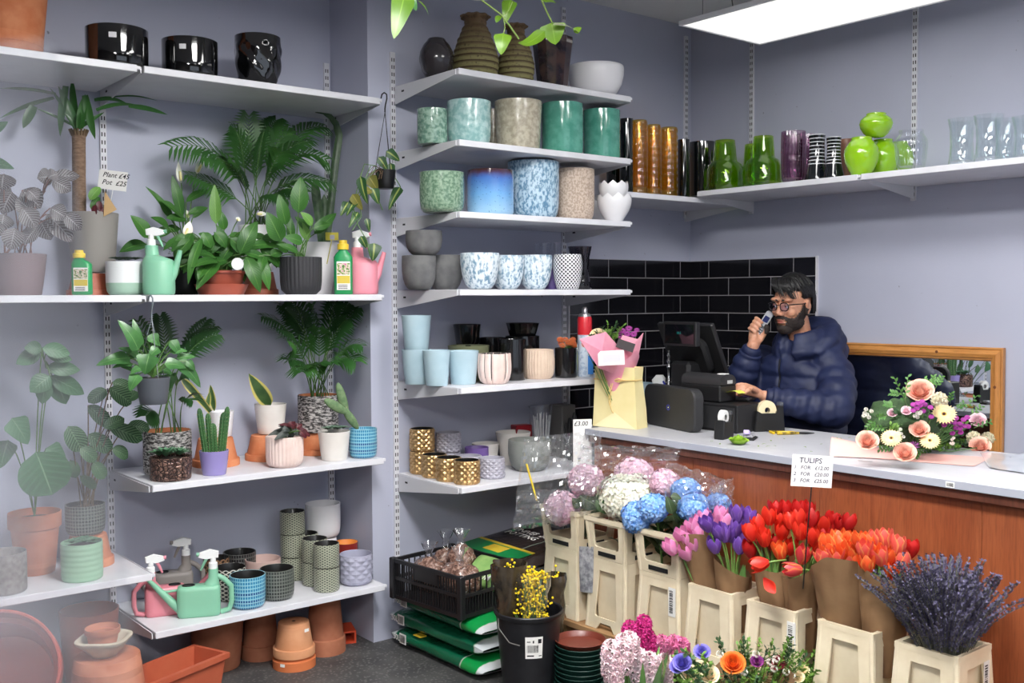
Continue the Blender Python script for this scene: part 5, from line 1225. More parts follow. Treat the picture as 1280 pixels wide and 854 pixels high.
# big tilted red planter, wooden box and more pots at the far left
p = onZ(48, 900, 0); me = potmesh('terra', .20, .36, mat('red plastic planter', (176, 74, 58), .5, (160, 62, 50), 6), 56); o = tag(link('big_planter', me, None, (.86, 3.88, .20), (1.15, .0, -.35)), 'large red planter lying on its side at the bottom left, behind the hazy pane', 'planter')
q = fpot('large terracotta pot at the far left under the hazy shelf', 112, 760, 880, 70, 'tap', m_terra2, g)
q.o.location.y = 4.1; q.o.location.x -= .0
p = onZ(44, 870, 0); t = thing('wooden_box', 'grey weathered wooden box in the bottom left corner', 'box', (p.x-.02, p.y-.05, EPS), .35)
f = MB(); mw = mat('grey weathered wood', (128, 112, 104), .85, (148, 132, 122), 30, .2, 60, stretch=(1, 6, 1))
for i in range(2):
    f = MB(); f.box((-.17, -.1, .002+.056*i), (.13, -.085, .056+.056*i), bev=.002); obj('plank', f, mw, t, smooth=0); f = MB(); f.box((-.17, .085, .002+.056*i), (.13, .1, .056+.056*i), bev=.002); obj('plank', f, mw, t, smooth=0)
for x in (-.17, .118):
    f = MB(); f.box((x, -.084, .002), (x+.012, .084, .112)); obj('end_board', f, mw, t, smooth=0)
f = MB(); f.box((-.17, -.1, .1125), (.13, .1, .124), bev=.002); obj('lid_board', f, mw, t, smooth=0)

# ------------------------------------------------------------------ compost bags and crate
def bag_mat(name, c1, c2, c3, e0=.16, e1=.84):
    t = NT(name); uv = t.sep(t.coord('UV')); ob = t.coord(); n = t.noise(ob, 9, 3)
    v = t.math('ADD', uv[1], t.math('MULTIPLY', t.math('SUBTRACT', n, .5), .05))
    col = t.ramp(v, [(0, lin(c3)), (.045, lin(c3)), (.05, lin(c2)), (e0, lin(c2)), (e0+.006, lin((196, 214, 200))), (e0+.016, lin(c1)), (.93, lin(c1)), (.94, lin(c3))])
    return t.done(t.bsdf(col, .25, normal=t.bump(t.noise(ob, 26, 4), .5, .01), coat=.2))
def bag_mesh(Lx, Ly, H, m, seed=0, flat=.02):
    """pillow bag: long side along y, sealed flat ends"""
    b = MB(); nu, nv = 36, 22
    def f(u, v):
        a = 2*pi*u; y = (v-.5)*Ly; e = min(v, 1-v); k = min(1, (e/.10))**.55; k = max(k, .12); c_, s_ = cos(a), sin(a); pw = (abs(c_)**3.2+abs(s_)**3.2)**(-1/3.2)
        nz = noise.noise(Vector((c_*1.5+seed, y*7, s_*1.5)))*.010
        return ((Lx/2*(1-.05*(1-k))*pw*c_)+nz, y+.006*noise.noise(Vector((a, seed, 0))), H/2+(H/2*k*pw*s_)+nz*(1 if s_ > 0 else 0)*.6)
    b.grid(f, nu, nv); return b.mesh('bag', m, 60)
m_bag1 = bag_mat('green compost bag', (16, 96, 66), (20, 150, 72), (214, 220, 222), .20)
m_bag2 = bag_mat('green compost bag, light green end', (16, 92, 64), (214, 220, 224), (214, 220, 224), .06)
def bars(parent, M, w, h, n=14, m=None, seed=1):
    rr = random.Random(seed); f = MB(); x = -w/2
    while x < w/2: d = rr.choice((.02, .03, .05))*w; f.add([(x, 0, -h/2), (x+d, 0, -h/2), (x+d, 0, h/2), (x, 0, h/2)], [(0, 1, 2, 3)], M); x += d+rr.choice((.02, .04))*w
    return stuff(obj('barcode', f, m or m_ink, parent, smooth=0))
g = 'green compost bags under the crate'; z = EPS
BX, BY = 2.655, 3.565
for i, (lb, m, dx, dy, H, rz) in enumerate((('green compost bag at the bottom of the pile under the crate', m_bag1, -.0, -.01, .078, .02), ('green compost bag in the middle of the pile under the crate', m_bag2, .005, .01, .076, .03), ('green compost bag on top of the pile, right under the crate', m_bag1, .012, .0, .074, .01))):
    t = thing('compost_bag', lb, 'bag', (BX+dx, BY+dy, z), rz, g); link('bag', bag_mesh(.44, .66, H, m, i), t)
    M = T(-.2225, .22, H*.55) @ RZ(-pi/2); pl = MB(); pl.box((-.024, -.002, -H*.28), (.024, .0, H*.28), M); o = obj('barcode_patch', pl, m_paper, t, smooth=0); bars(o, T(-.0032, 0, 0) @ M, .04, H*.42, seed=i)
    writing(t, '50L', .036, T(-.2255, .292, H*.38) @ RZ(-pi/2) @ RX(pi/2), m_paper, 0, 'volume_print')
    if i != 1: pl = MB(); pl.box((-.215, .10, H*.96), (-.18, .15, H+.001)); obj('yellow_mark', pl, m_yel, t, smooth=0)
    z += H+.003
zc = z+.002
# black slatted crate
cx, cy, crz = 2.565, 3.555, .10
t = thing('plastic_crate', 'black slatted plastic crate of bark bags on the compost bags', 'crate', (cx, cy, zc), crz); Lx, Ly, Hc = .34, .44, .175
m_crate = mat('black crate plastic', (24, 24, 27), .45)
b = MB(); b.box((-Lx/2+.01, -Ly/2+.01, .004), (Lx/2-.01, Ly/2-.01, .012)); obj('bottom', b, m_crate, t, smooth=0)
for nm, zz0, zz1, o_ in (('bottom_rail', 0, .016, 0), ('middle_rail', .085, .098, .002), ('top_rail', Hc-.016, Hc, .006)):
    b = MB(); a, c_ = Lx/2+o_, Ly/2+o_; b.ring_prism([(-a, -c_), (a, -c_), (a, c_), (-a, c_)], [(-a+.012, -c_+.012), (a-.012, -c_+.012), (a-.012, c_-.012), (-a+.012, c_-.012)], zz1-zz0, T(0, 0, zz0)); obj(nm, b, m_crate, t, smooth=0)
for sx in (-1, 1):
    for sy in (-1, 1): b = MB(); b.box((sx*Lx/2-.014, sy*Ly/2-.014, .0), (sx*Lx/2+.014, sy*Ly/2+.014, Hc+.004), bev=.004); obj('corner_post', b, m_crate, t, smooth=0)
    b = MB(); b.box((sx*Lx/2-.003, -.075, .11), (sx*Lx/2+.003, .075, Hc-.01)); obj('panel', b, m_crate, t, smooth=0)
for side in range(4):
    b = MB(); n_ = 26 if side < 2 else 20; Ls = Ly if side < 2 else Lx
    for i in range(n_):
        s_ = -Ls/2+.02+(Ls-.04)*i/(n_-1); w = .0045 if i % 5 else .008; x = (Lx/2-.006)*(-1 if side % 2 else 1) if side < 2 else None
        for z0, z1 in ((.014, .088), (.096, Hc-.014)):
            if z0 > .05 and i % 2 and side > 1: continue
            if side < 2: b.box((x-.003, s_-w/2, z0), (x+.003, s_+w/2, z1))
            else: y = (Ly/2-.006)*(-1 if side % 2 else 1); b.box((s_-w/2, y-.003, z0), (s_+w/2, y+.003, z1))
    stuff(obj('slats', b, m_crate, t, smooth=0))
def bark_mat2():
    tt = NT('bark chips seen through clear plastic'); v = tt.coord(); n = tt.noise(v, 62, 4, .7); w = tt.noise(tt.mapping(v, (1, 1, 2.5)), 24, 4, .6, dist=1.5)
    col = tt.ramp(n, [(.34, lin((58, 38, 32))), (.5, lin((120, 88, 76))), (.66, lin((176, 146, 132)))])
    sh = tt.bsdf(tt.mix(tt.step(w, .60, .68), col, lin((224, 214, 212))), .25, coat=.6, normal=tt.bump(w, .7, .01)); return tt.done(sh)
m_bark = bark_mat2(); m_film = glass('clear plastic film', (246, 247, 249), .12, 2.4, .03)
ct, st_ = cos(crz), sin(crz)
def inc(x, y): return (cx+x*ct-y*st_, cy+x*st_+y*ct)
g = 'bark chip bags in the crate'
for i, (lb, x, y, z, r) in enumerate((('tied clear bag of bark chips at the left front of the crate', -.075, .09, .105, (.075, .085, .075)), ('tied clear bag of bark chips nearest the crate corner', -.07, -.10, .115, (.078, .088, .078)), ('clear bag of bark chips at the back of the crate, standing highest', .055, .03, .15, (.06, .07, .075)), ('clear bag of bark chips half hidden at the back corner of the crate', .08, .16, .12, (.06, .04, .06)))):
    xx, yy = inc(x, y); t = thing('bark_bag', lb, 'bag', (xx, yy, zc+z-.1+.02), i, g)
    b = MB(); b.ball((0, 0, .085), r, 24, 16, wob=.22, seed=i); obj('bark', b, m_bark, t, smooth=180)
    f = MB(); f.lathe([(.022, .15), (.014, .172), (.010, .18), (.022, .20), (.034, .225)], 20, relief=lambda t_, z_, r_: r_*.25*sin(5*t_+z_*40)); obj('tied_neck', f, m_film, t, smooth=180)
# moss bag in the crate, big universal compost bag and others behind
m_moss = mat('light green printed bag', (150, 186, 112), .3, (120, 166, 92), 18, .4, 20, coat=.3, bdist=.006)
xx, yy = inc(.085, -.12); t = thing('moss_bag', 'light green printed bag standing in the right corner of the crate', 'bag', (xx, yy, zc+.014), crz)
o = link('bag', bag_mesh(.14, .19, .06, m_moss, 4), t, (0, .0, .09), (0, -.75, 0)); writing(o, 'MOSS', .04, T(-.02, -.075, .066) @ RZ(pi/2), m_paper, 0, 'print')
g = 'compost bags stacked by the wall'; z = EPS
for i, (lb, c1, H) in enumerate((('purple and green bag at the bottom of the stack by the wall', (108, 44, 110), .10), ('green bag in the middle of the stack by the wall', (24, 120, 70), .10), ('magenta and green bag near the top of the stack by the wall', (150, 52, 130), .10))):
    t = thing('compost_bag', lb, 'bag', (3.06, 3.65, z), -.02, g); link('bag', bag_mesh(.38, .50, H, bag_mat('bag %d' % i, c1, (22, 140, 72), (214, 220, 222), .3), 7+i), t); z += H+.003
t = thing('compost_bag', 'dark brown potting compost bag with white print, on top by the wall', 'bag', (3.01, 3.62, z+.03), -.02, g); m_bagb = bag_mat('brown compost bag', (52, 42, 40), (58, 46, 42), (60, 50, 46), .3)
o = link('bag', bag_mesh(.52, .50, .085, m_bagb, 11), t, (0, 0, 0), (0, -.10, 0))
pr = MB(); pr.box((-.235, -.2, .0855), (-.12, .2, .0865)); obj('green_print', pr, mat('green bag print', (28, 140, 76), .35), o, smooth=0)
pr = MB(); pr.box((-.12, -.2, .0855), (-.10, .2, .0867)); pr.box((-.2, -.06, .0855), (-.13, .06, .0870)); obj('yellow_print', pr, m_yel, o, smooth=0)
writing(o, 'UNIVERSAL\nPOTTING', .052, T(.06, .17, .0875) @ RZ(-pi/2), m_paper, 0, 'lettering', .95)
f = MB(); f.lathe([(.048, 0), (.05, .0004), (.05, .0008), (.045, .0008), (.045, 0)], 28, c=(.16, -.08, .0872), sx=.7); obj('round_mark', f, m_paper, o, smooth=0)
sl = MB(); sl.box((-.268, -.22, .02), (-.245, .22, .085), bev=.006); obj('folded_end', sl, mat('white bag end', (206, 212, 220), .4), o, smooth=0)

# ------------------------------------------------------------------ black bucket with mimosa
c, R = Vector((2.53, 3.03, 0)), .132
m = MB(); R0 = R*.74; Hb = .335
m.lathe([(0, 0), (R0, 0), (R0*1.02, .01), (R*.965, Hb-.022), (R, Hb-.02), (R*1.03, Hb-.012), (R*1.03, Hb-.004), (R*1.0, Hb), (R*.95, Hb-.004), (R0*.96, .02), (0, .02)], 56)
t = thing('flower_bucket', 'black plastic flower bucket with a barcode label, in front of the crate', 'bucket', c+Vector((0, 0, EPS)), 0); bk = obj('bucket', m, mat('black bucket plastic', (22, 22, 26), .4, (30, 30, 34), 20), t)
an = atan2(-.95, -.55); st = MB()
rb = lambda z: R0*1.02+(R*.965-R0*1.02)*((z-.01)/(Hb-.032))
def labf(u, v, k=.0012): z = .175+.085*v; a = an+(u-.5)*.56; r = rb(z)+k; return (r*cos(a), r*sin(a), z)
st.grid(labf, 6, 2); lb = obj('paper_label', st, m_paper, t, smooth=0); st = MB(); rr = random.Random(4); u = .1
while u < .75:
    d = rr.choice((.01, .02)); st.add([labf(u, .28, .002), labf(u+d, .28, .002), labf(u+d, .62, .002), labf(u, .62, .002)], [(0, 1, 2, 3)]); u += d+rr.choice((.012, .025))
for (u0, u1, v0, v1) in ((.42, .5, .72, .84), (.72, .92, .7, .9), (.1, .3, .76, .8), (.1, .5, .1, .16), (.78, .95, .1, .14)): st.add([labf(u0, v0, .002), labf(u1, v0, .002), labf(u1, v1, .002), labf(u0, v1, .002)], [(0, 1, 2, 3)])
stuff(obj('label_print', st, m_ink, lb, smooth=0))
hd = MB(); hd.tube([(-R*1.02, .02, Hb-.02), (-R*1.12, 0, Hb-.05), (-R*1.1, -.06, Hb-.09), (-R*.9, -.09, Hb-.1)], .0022, 6); obj('wire_handle', hd, m_wire, t)
def sleeve_fn(c, R0, R1, H, lean, seed, amp=.012, spread=2*pi, a0=0, flare=1.2, skew=0):
    def f(u, v):
        a = a0+spread*u; r = R0+(R1-R0)*v**flare; n_ = noise.noise(Vector((cos(a)*2.2+seed, sin(a)*2.2, v*5)))*amp*(.3+v); n2 = noise.noise(Vector((a*6, v*9, seed)))*amp*.45
        return (c.x+(r+n_+n2)*cos(a)+lean[0]*v, c.y+(r+n_+n2)*sin(a)+lean[1]*v, c.z+H*v+skew*cos(a-1)*v)
    return f
g = 'mimosa bunches in the black bucket'
m_dkfilm = mat('dark brown cellophane', (44, 38, 32), .18, (70, 60, 46), 22, .6, 20, coat=.5, bdist=.01)
m_mim = mat('yellow mimosa', (250, 222, 40), .9, (240, 200, 24), 60)
def mimosa(label, px, y0, y1, Y, r, n, seed, sleeve_m, ws):
    base = Vector((*(onY(px, 760, Y).xy), .06)); t = thing('mimosa_bunch', label, 'flowers', base, 0, g); rr = random.Random(seed)
    fl = MB(); st = MB(); top = onY(px, y0, Y); bot = onY(px, y1, Y)
    for i in range(n):
        k = rr.random(); p = bot.lerp(top, k)-base+Vector((rr.gauss(0, r), rr.gauss(0, r), rr.gauss(0, .012))); q_ = rr.uniform(.0038, .0056)
        fl.ball(p, q_, 6, 4)
        if i % 5 == 0: st.tube([(0, 0, .02), p*.6+Vector((0, 0, .05)), p], .0012, 4, False)
    stuff(obj('blossom', fl, m_mim, t, smooth=180)); stuff(obj('stems', st, m_stem, t))
    s_ = MB(); H = onY(px, y0+6, Y).z-base.z; s_.grid(sleeve_fn(Vector((0, 0, .02)), .03, ws, H, (0, 0), seed, .016), 40, 14); obj('sleeve', s_, sleeve_m, t, smooth=70); return t
mimosa('bunch of yellow mimosa in a clear sleeve, standing in the black bucket', 666, 714, 775, 2.98, .026, 680, 3, m_film, .062)
mimosa('mimosa bunch wrapped in dark brown cellophane, left in the black bucket', 637, 704, 740, 3.07, .012, 30, 5, m_dkfilm, .07)
mimosa('bunch in dark wrapping at the back right of the black bucket', 693, 718, 735, 3.08, .010, 26, 6, m_dkfilm, .045)

# ------------------------------------------------------------------ plank bench, saucers
m_plank = mat('rough timber', (150, 112, 74), .8, (176, 138, 96), 18, .3, 60, stretch=(1, .25, 1))
t = thing('plank_bench', 'low bench of rough planks under the flower buckets', 'bench', (3.0, 2.2, 0)); 
for i, x in enumerate((2.85-3.0, 2.955-3.0, 3.06-3.0)):
    b = MB(); b.box((x, -1.5, .165), (x+.098, 1.17, .189), bev=.002); obj('plank', b, m_plank, t, smooth=0)
for y in (-1.2, .1, 1.0): b = MB(); b.box((-.12, y, 0), (.13, y+.05, .1645)); obj('leg_board', b, m_plank, t, smooth=0)
m_sgrn = mat('dark green plastic saucer', (26, 60, 54), .35); m_sbrn = mat('red-brown plastic saucer', (112, 52, 40), .35)
sc, sR = Vector((2.655, 2.87, 0)), .098
for i in range(12):
    b = MB(); b.lathe([(0, 0), (sR*.86, 0), (sR*.9, .003), (sR, .022), (sR*1.02, .023), (sR*1.0, .0245), (sR*.97, .022), (sR*.87, .005), (0, .004)], 44); last = i == 11
    i_ = i; o = obj('plant_saucer', b, m_sbrn if last else m_sgrn, None, (sc.x+.002*sin(i*2), sc.y+.002*cos(i*3), EPS+i*.0186))
    tag(o, 'red-brown saucer lying on top of the green saucer stack' if last else 'dark green plastic saucer, %s in the stack beside the bench' % ('lowest', 'second from the bottom', 'third from the bottom', 'fourth from the bottom', 'fifth from the bottom', 'sixth of twelve', 'fifth below the brown one', 'fourth below the brown one', 'third below the brown one', 'second below the brown one', 'right below the brown one')[min(i, 10)], 'saucer', 'stacked green saucers' if not last else None)
# ------------------------------------------------------------------ counter
ZT = .95; CXF, CXB, CY1, CY0 = 3.155, 3.86, 3.375, .7
def wood_mat(name, c1, c2, rough=.4, sc=1.0, coat=.15, stretch=(4, 4, .35)):
    t = NT(name); v = t.mapping(t.coord(), stretch); n = t.noise(v, 5*sc, 5, .6, dist=.6); n2 = t.noise(v, 40*sc, 3)
    col = t.mix(t.step(n, .32, .68), lin(c1), lin(c2)); col = t.mix(t.math('MULTIPLY', t.step(n2, .45, .7), .35), col, lin(tuple(x*.62 for x in c1)))
    return t.done(t.bsdf(col, rough, coat=coat, normal=t.bump(n2, .1, .001)))
m_mahog = wood_mat('reddish varnished wood', (142, 74, 44), (166, 92, 56))
m_mahd = wood_mat('dark wood moulding', (84, 46, 34), (108, 62, 46), .45)
def top_mat():
    t = NT('worn pale counter top'); v = t.coord(); n = t.noise(v, 6, 5); n2 = t.noise(t.mapping(v, (1, .12, 1)), 40, 3)
    col = t.mix(t.step(n, .3, .7), lin((200, 200, 205)), lin((188, 188, 195))); col = t.mix(t.math('MULTIPLY', t.step(n2, .55, .75), .4), col, lin((168, 168, 177)))
    return t.done(t.bsdf(col, .35, coat=.1))
m_top = top_mat()
t = thing('shop_counter', 'long shop counter with a pale worn top and reddish wooden front', 'counter', (CXF, CY1, 0))
def part(name, lo, hi, m, bev=0, P=t): b = MB(); b.box(Vector(lo)-P.location, Vector(hi)-P.location, bev=bev); return obj(name, b, m, P, smooth=0)
part('top', (CXF+.0015, CY0, ZT-.026), (CXB, CY1, ZT), m_top, .002)
part('edge_band', (CXF-.001, CY0, ZT-.0265), (CXF+.001, CY1+.001, ZT-.001), mat('grey edge band', (168, 172, 184), .4))
part('moulding', (CXF+.012, CY0, ZT-.062), (CXF+.06, CY1-.01, ZT-.0265), m_mahd, .004)
ys = [CY1-.012, 2.78, 2.18, 1.58, .98, CY0]
for a, b_ in zip(ys, ys[1:]): part('front_panel', (CXF+.045, b_+.0008, .02), (CXF+.062, a-.0008, ZT-.0265), m_mahog)
part('end_panel', (CXF+.063, CY1-.03, .02), (CXB-.02, CY1-.012, ZT-.0265), m_mahog)
part('plinth', (CXF+.07, CY0, 0), (CXB-.06, CY1-.04, .06), m_mahd)
part('back_panel', (CXB-.05, CY0, .061), (CXB-.03, CY1-.04, ZT-.0265), m_mahd)
b = MB(); b.box((-.0018, -.03, ZT-.024-0), (-.0012, .0, ZT-.006)); pz = onX(1188, 601, CXF).y; o = obj('barcode_sticker', b, m_paper, t, (0, pz-CY1+.015, 0), smooth=0); bars(o, T(-.0022, -.015, ZT-.015) @ RZ(-pi/2), .022, .011, 9)

# ------------------------------------------------------------------ cut-flower buckets on the bench
m_bkt = mat('cream bucket plastic', (240, 226, 198), .5, (230, 214, 184), 12, .08, 50)
ZB0 = .1898
def rect(w0, w1, h, x=0): return [(-w0/2, 0), (w0/2, 0), (w1/2, h), (-w1/2, h)]
def cream_bucket(name, label, x, y, z, group, collar=False):
    t = thing(name, label, 'bucket', (x, y, z), 0, group)
    if not collar:
        H, wt, wb = .288, .200, .232; it, ib = .186, .150
        b = MB(); b.add([(sx*w/2, sy*w/2, zz_) for w, zz_ in ((ib, .02), (it, H-.002), (it-.008, H-.002), (ib-.008, .026)) for sx, sy in ((-1, -1), (1, -1), (1, 1), (-1, 1))], [(3, 2, 1, 0)]+[(l*4+i, l*4+(i+1) % 4, l*4+4+(i+1) % 4, l*4+4+i) for l in range(3) for i in range(4)]+[(12, 13, 14, 15)])
        obj('bin', b, m_bkt, t, smooth=0)
        out = [(-wb/2, 0), (-.050, 0), (-.030, .028), (.030, .028), (.050, 0), (wb/2, 0), (wb/2-.003, .05), (wt/2, H), (-wt/2, H), (-wb/2+.003, .05)]
        inn = [(-.062, .055), (-.055, .050), (-.030, .050), (.030, .050), (.055, .050), (.062, .055), (.062, .075), (.047, H-.048), (-.047, H-.048), (-.062, .075)]
    else:
        H, wt, wb = .168, .236, .205
        out = [(-wb/2, 0), (-.06, 0), (-.03, .0), (.03, .0), (.06, 0), (wb/2, 0), (wb/2+.004, .03), (wt/2, H), (-wt/2, H), (-wb/2-.004, .03)]
        inn = [(-.068, .05), (-.06, .045), (-.03, .045), (.03, .045), (.06, .045), (.068, .05), (.070, .06), (.074, H-.026), (-.074, H-.026), (-.070, .06)]
    lean = (wb-wt)/2/H
    for k in range(4):
        f = MB(); f.ring_prism(out, inn, .007); 
        # lean the panel so that its top meets its neighbours
        for i, (px_, py_, pz_) in enumerate(f.v): f.v[i] = (px_, -(wb/2)+lean*py_+(-pz_+.007), py_)
        f2 = MB(); f2.merge(f, RZ(k*pi/2)); 
        o = obj('frame', f2, m_bkt, t, smooth=30)
        if collar:
            s_ = MB(); s_.box((-.05, -wb/2-.0045, .012), (.05, -wb/2-.001, .030), RZ(k*pi/2), .001); obj('slot', s_, m_dark, o, smooth=0)
    for sx in (-1, 1):
        for sy in (-1, 1):
            p = MB(); p.tube([(sx*(wb/2-.009), sy*(wb/2-.009), 0), (sx*(wt/2-.009), sy*(wt/2-.009), H)], .0115, 10); obj('corner', p, m_bkt, t, smooth=60)
    r_ = MB(); a = wt/2+.002; r_.ring_prism([(-a, -a), (a, -a), (a, a), (-a, a)], [(-a+.014, -a+.014), (a-.014, -a+.014), (a-.014, a-.014), (-a+.014, a-.014)], .018, T(0, 0, H-.018)); obj('rim', r_, m_bkt, t, smooth=0)
    if not collar: obj('water', MB().box((-.077, -.077, .12), (.077, .077, .121)), mat('dark bucket water', (50, 48, 40), .1), t, smooth=0)
    return t
XB_ = 2.985; BYS = [3.235, 2.955, 2.675, 2.425, 2.155, 1.865, 1.59]
bnames = ['under the wrapped pink hydrangeas, leftmost', 'under the white hydrangea', 'under the blue hydrangeas, with a barcode', 'holding pink and purple tulips', 'holding red tulips, with a barcode on its corner', 'holding peach tulips', 'holding dried lavender, rightmost']
BK = []
for i, y in enumerate(BYS):
    BK.append(cream_bucket('flower_bucket', 'cream plastic flower bucket '+bnames[i], XB_, y, ZB0, 'cream flower buckets'))
    if i < 3: cream_bucket('bucket_collar', 'cream bucket extension collar '+('around the wrapped pink hydrangeas' if i == 0 else 'around the white hydrangea' if i == 1 else 'around the blue hydrangeas'), XB_, y, ZB0+.2895, 'cream bucket collars', True)
def bucket_label(bk, x, y, z, w, h, rz, seed):
    f = MB(); f.box((-w/2, -.0012, -h/2), (w/2, .0, h/2), T(x, y, z) @ RZ(rz)); o = obj('paper_label', f, m_paper, bk, smooth=0); bars(o, T(x, y, z) @ RZ(rz) @ T(-w*.1, -.0018, 0) @ RY(pi/2), h*.8, w*.5, seed=seed)
bucket_label(BK[2], -.109, -.075, .20, .035, .11, -pi/2, 3); bucket_label(BK[4], -.106, -.088, .19, .034, .13, -pi/2, 4); bucket_label(BK[6], .06, -.107, .19, .035, .11, 0, 5)
# leaflet hanging from the first bucket
f = MB(); f.grid(lambda u, v: (XB_-.112-.006*sin(u*3+v*2), 3.235-.13-.075*u, ZB0+.13+.19*v+.01*u), 5, 5); o = tag(obj('printed_leaflet', f, [mat('newsprint', (186, 186, 190), .7, (120, 120, 128), 50)], smooth=60), 'grey printed paper leaflet hanging between the first two buckets', 'leaflet')

# ------------------------------------------------------------------ tulips
def petal_me(name, m, L=.060, W=.046, open_=.0):
    b = MB(); 
    def f(u, v):
        a = (u-.5)*2; w = W/2*(sin(pi*min(v*.80+.08, 1))**.75)*(1-.50*max(v-.55, 0)/.45); r = .0215*sin(pi*min(.12+v*.62, 1))**.8+open_*v*v*.030; ang = a*w/.026
        return (r*cos(ang)+.0030*a*a*v*(.3+open_), (r+.002)*sin(ang), L*v*(1-.05*abs(a)*v)+.0012*sin(a*9)*v)
    b.grid(f, 6, 8); return b.mesh(name, m, 180)
def tulip_mat(name, c1, c2, edge=None):
    t = NT(name); uv = t.sep(t.coord('UV')); au = t.math('ABSOLUTE', t.math('SUBTRACT', uv[0], .5)); rnd = t.n('ShaderNodeObjectInfo').outputs['Random']
    col = t.mix(t.step(uv[1], .05, .75), lin(c2), lin(c1)); col = t.mix(t.math('MULTIPLY', rnd, .35), col, lin(tuple(x*.8 for x in c1)))
    n = t.noise(t.mapping(t.coord('UV'), (14, 1.2, 1)), 3, 3); col = t.mix(t.math('MULTIPLY', t.step(n, .5, .75), .3), col, lin(tuple(min(255, x*1.12+14) for x in c1)))
    if edge: col = t.mix(t.math('MULTIPLY', t.step(au, .30, .46), .85), col, lin(edge))
    sh = t.bsdf(col, .4); tr = t.n('ShaderNodeBsdfTranslucent', i_Color=lin(c1)).outputs[0]
    return t.done(t.n('ShaderNodeMixShader', i_0=.25, i_1=sh, i_2=tr).outputs[0])
TM = {'red': tulip_mat('red tulip petal', (236, 52, 34), (206, 36, 30), (242, 80, 50)), 'deep': tulip_mat('deep red tulip petal', (206, 34, 32), (170, 24, 28)),
      'orange': tulip_mat('orange tulip petal', (246, 98, 46), (236, 72, 44), (252, 168, 86)), 'peach': tulip_mat('peach pink tulip petal', (238, 98, 88), (234, 110, 92), (252, 184, 112)),
      'pinkred': tulip_mat('pink red tulip petal', (228, 66, 78), (214, 90, 80), (248, 160, 84)), 'pink': tulip_mat('pink tulip petal', (238, 142, 196), (232, 170, 206), (246, 186, 220)), 'purple': tulip_mat('purple tulip petal', (118, 74, 176), (146, 104, 190), (160, 124, 208))}
TP = {k: [petal_me('petal', m, open_=o) for o in (.0, .10, .26)] for k, m in TM.items()}
m_tst = mat('tulip stem', (126, 160, 82), .45, (108, 146, 70), 20)
lm_tul = leafmat('tulip leaf', (92, 140, 70), (116, 160, 84), None, rough=.45)
TR = random.Random(12)
def tulip(bunch, base, head, kind, size=1.12, open_=None, axis=None, via=None):
    """one tulip of a bunch: stem from the bunch's foot to the flower, six petals"""
    o_ = bunch.location; base, head = Vector(base), Vector(head); ax = (axis or (head-base)).normalized(); ax = (ax+Vector((TR.uniform(-.18, .18), TR.uniform(-.18, .18), TR.uniform(-.05, .1)))*(0 if axis else 1)).normalized()
    m = MB(); st0 = base-o_; hd = head-ax*.026*size-o_; m.tube(bez(st0, via-o_ if via is not None else hd-ax*(hd-st0).length*.45, hd, 8), .0032, 6); s = obj('tulip', m, m_tst, bunch)
    Z = ax; X = Z.orthogonal().normalized(); Y = Z.cross(X); M = Matrix(((X.x, Y.x, Z.x, hd.x), (X.y, Y.y, Z.y, hd.y), (X.z, Y.z, Z.z, hd.z), (0, 0, 0, 1)))
    ro = TR.uniform(0, 6.28)
    for i in range(6):
        op = open_ if open_ is not None else TR.choice((0, 0, 1, 1, 1, 2)); q = link('petal', TP[kind][op], s); k = size*(1 if i % 2 else .93)
        q.matrix_local = M @ RZ(ro+i*pi/3) @ T(.0008*(i % 2), 0, 0) @ S(k, k, k*TR.uniform(.94, 1.04))
    return s
m_kraft = mat('brown kraft paper', (128, 96, 66), .75, (140, 108, 76), 8, .25, 24, bdist=.01)
def wrap(bunch, c, H, R0, R1, lean, seed, notch=.1, a0=0, sq=1.0):
    """paper cone; the rim dips and rises, one pointed corner folded over"""
    o_ = bunch.location; m = MB(); nu, nv = 56, 12
    def f(u, v):
        a = a0+2*pi*u*1.04; rim = 1-.10*sin(a*1+seed)-notch*abs(sin(a*.5+seed*.7)); r = (R0+(R1-R0)*v**.9)*(1+.004*u*2)+(.006 if u > .96 else 0); n_ = noise.noise(Vector((cos(a)*2.5, sin(a)*2.5+seed, v*3)))*.009*(.3+v)
        return (c.x-o_.x+(r+n_)*cos(a)*sq+lean[0]*v*rim, c.y-o_.y+(r+n_)*sin(a)+lean[1]*v*rim, c.z-o_.z+H*v*rim)
    m.grid(f, nu, nv); return obj('paper_wrap', m, m_kraft, bunch, smooth=70)
def tulip_leaves(bunch, c, top, n, seed, r=.03):
    rr = random.Random(seed); o_ = bunch.location
    for i in range(n):
        a = rr.uniform(0, 6.28); p0 = c+Vector((cos(a)*r*.3, sin(a)*r*.3, .05)); p1 = Vector((top.x+cos(a)*r*1.5, top.y+sin(a)*r*1.5, top.z+rr.uniform(-.06, .0)))
        b = MB(); blade(b, p0-o_, p1-o_, rr.uniform(.022, .034), CAMDIR(p1), 'lance', .06, .5); obj('leaf', b, lm_tul, bunch, smooth=60)
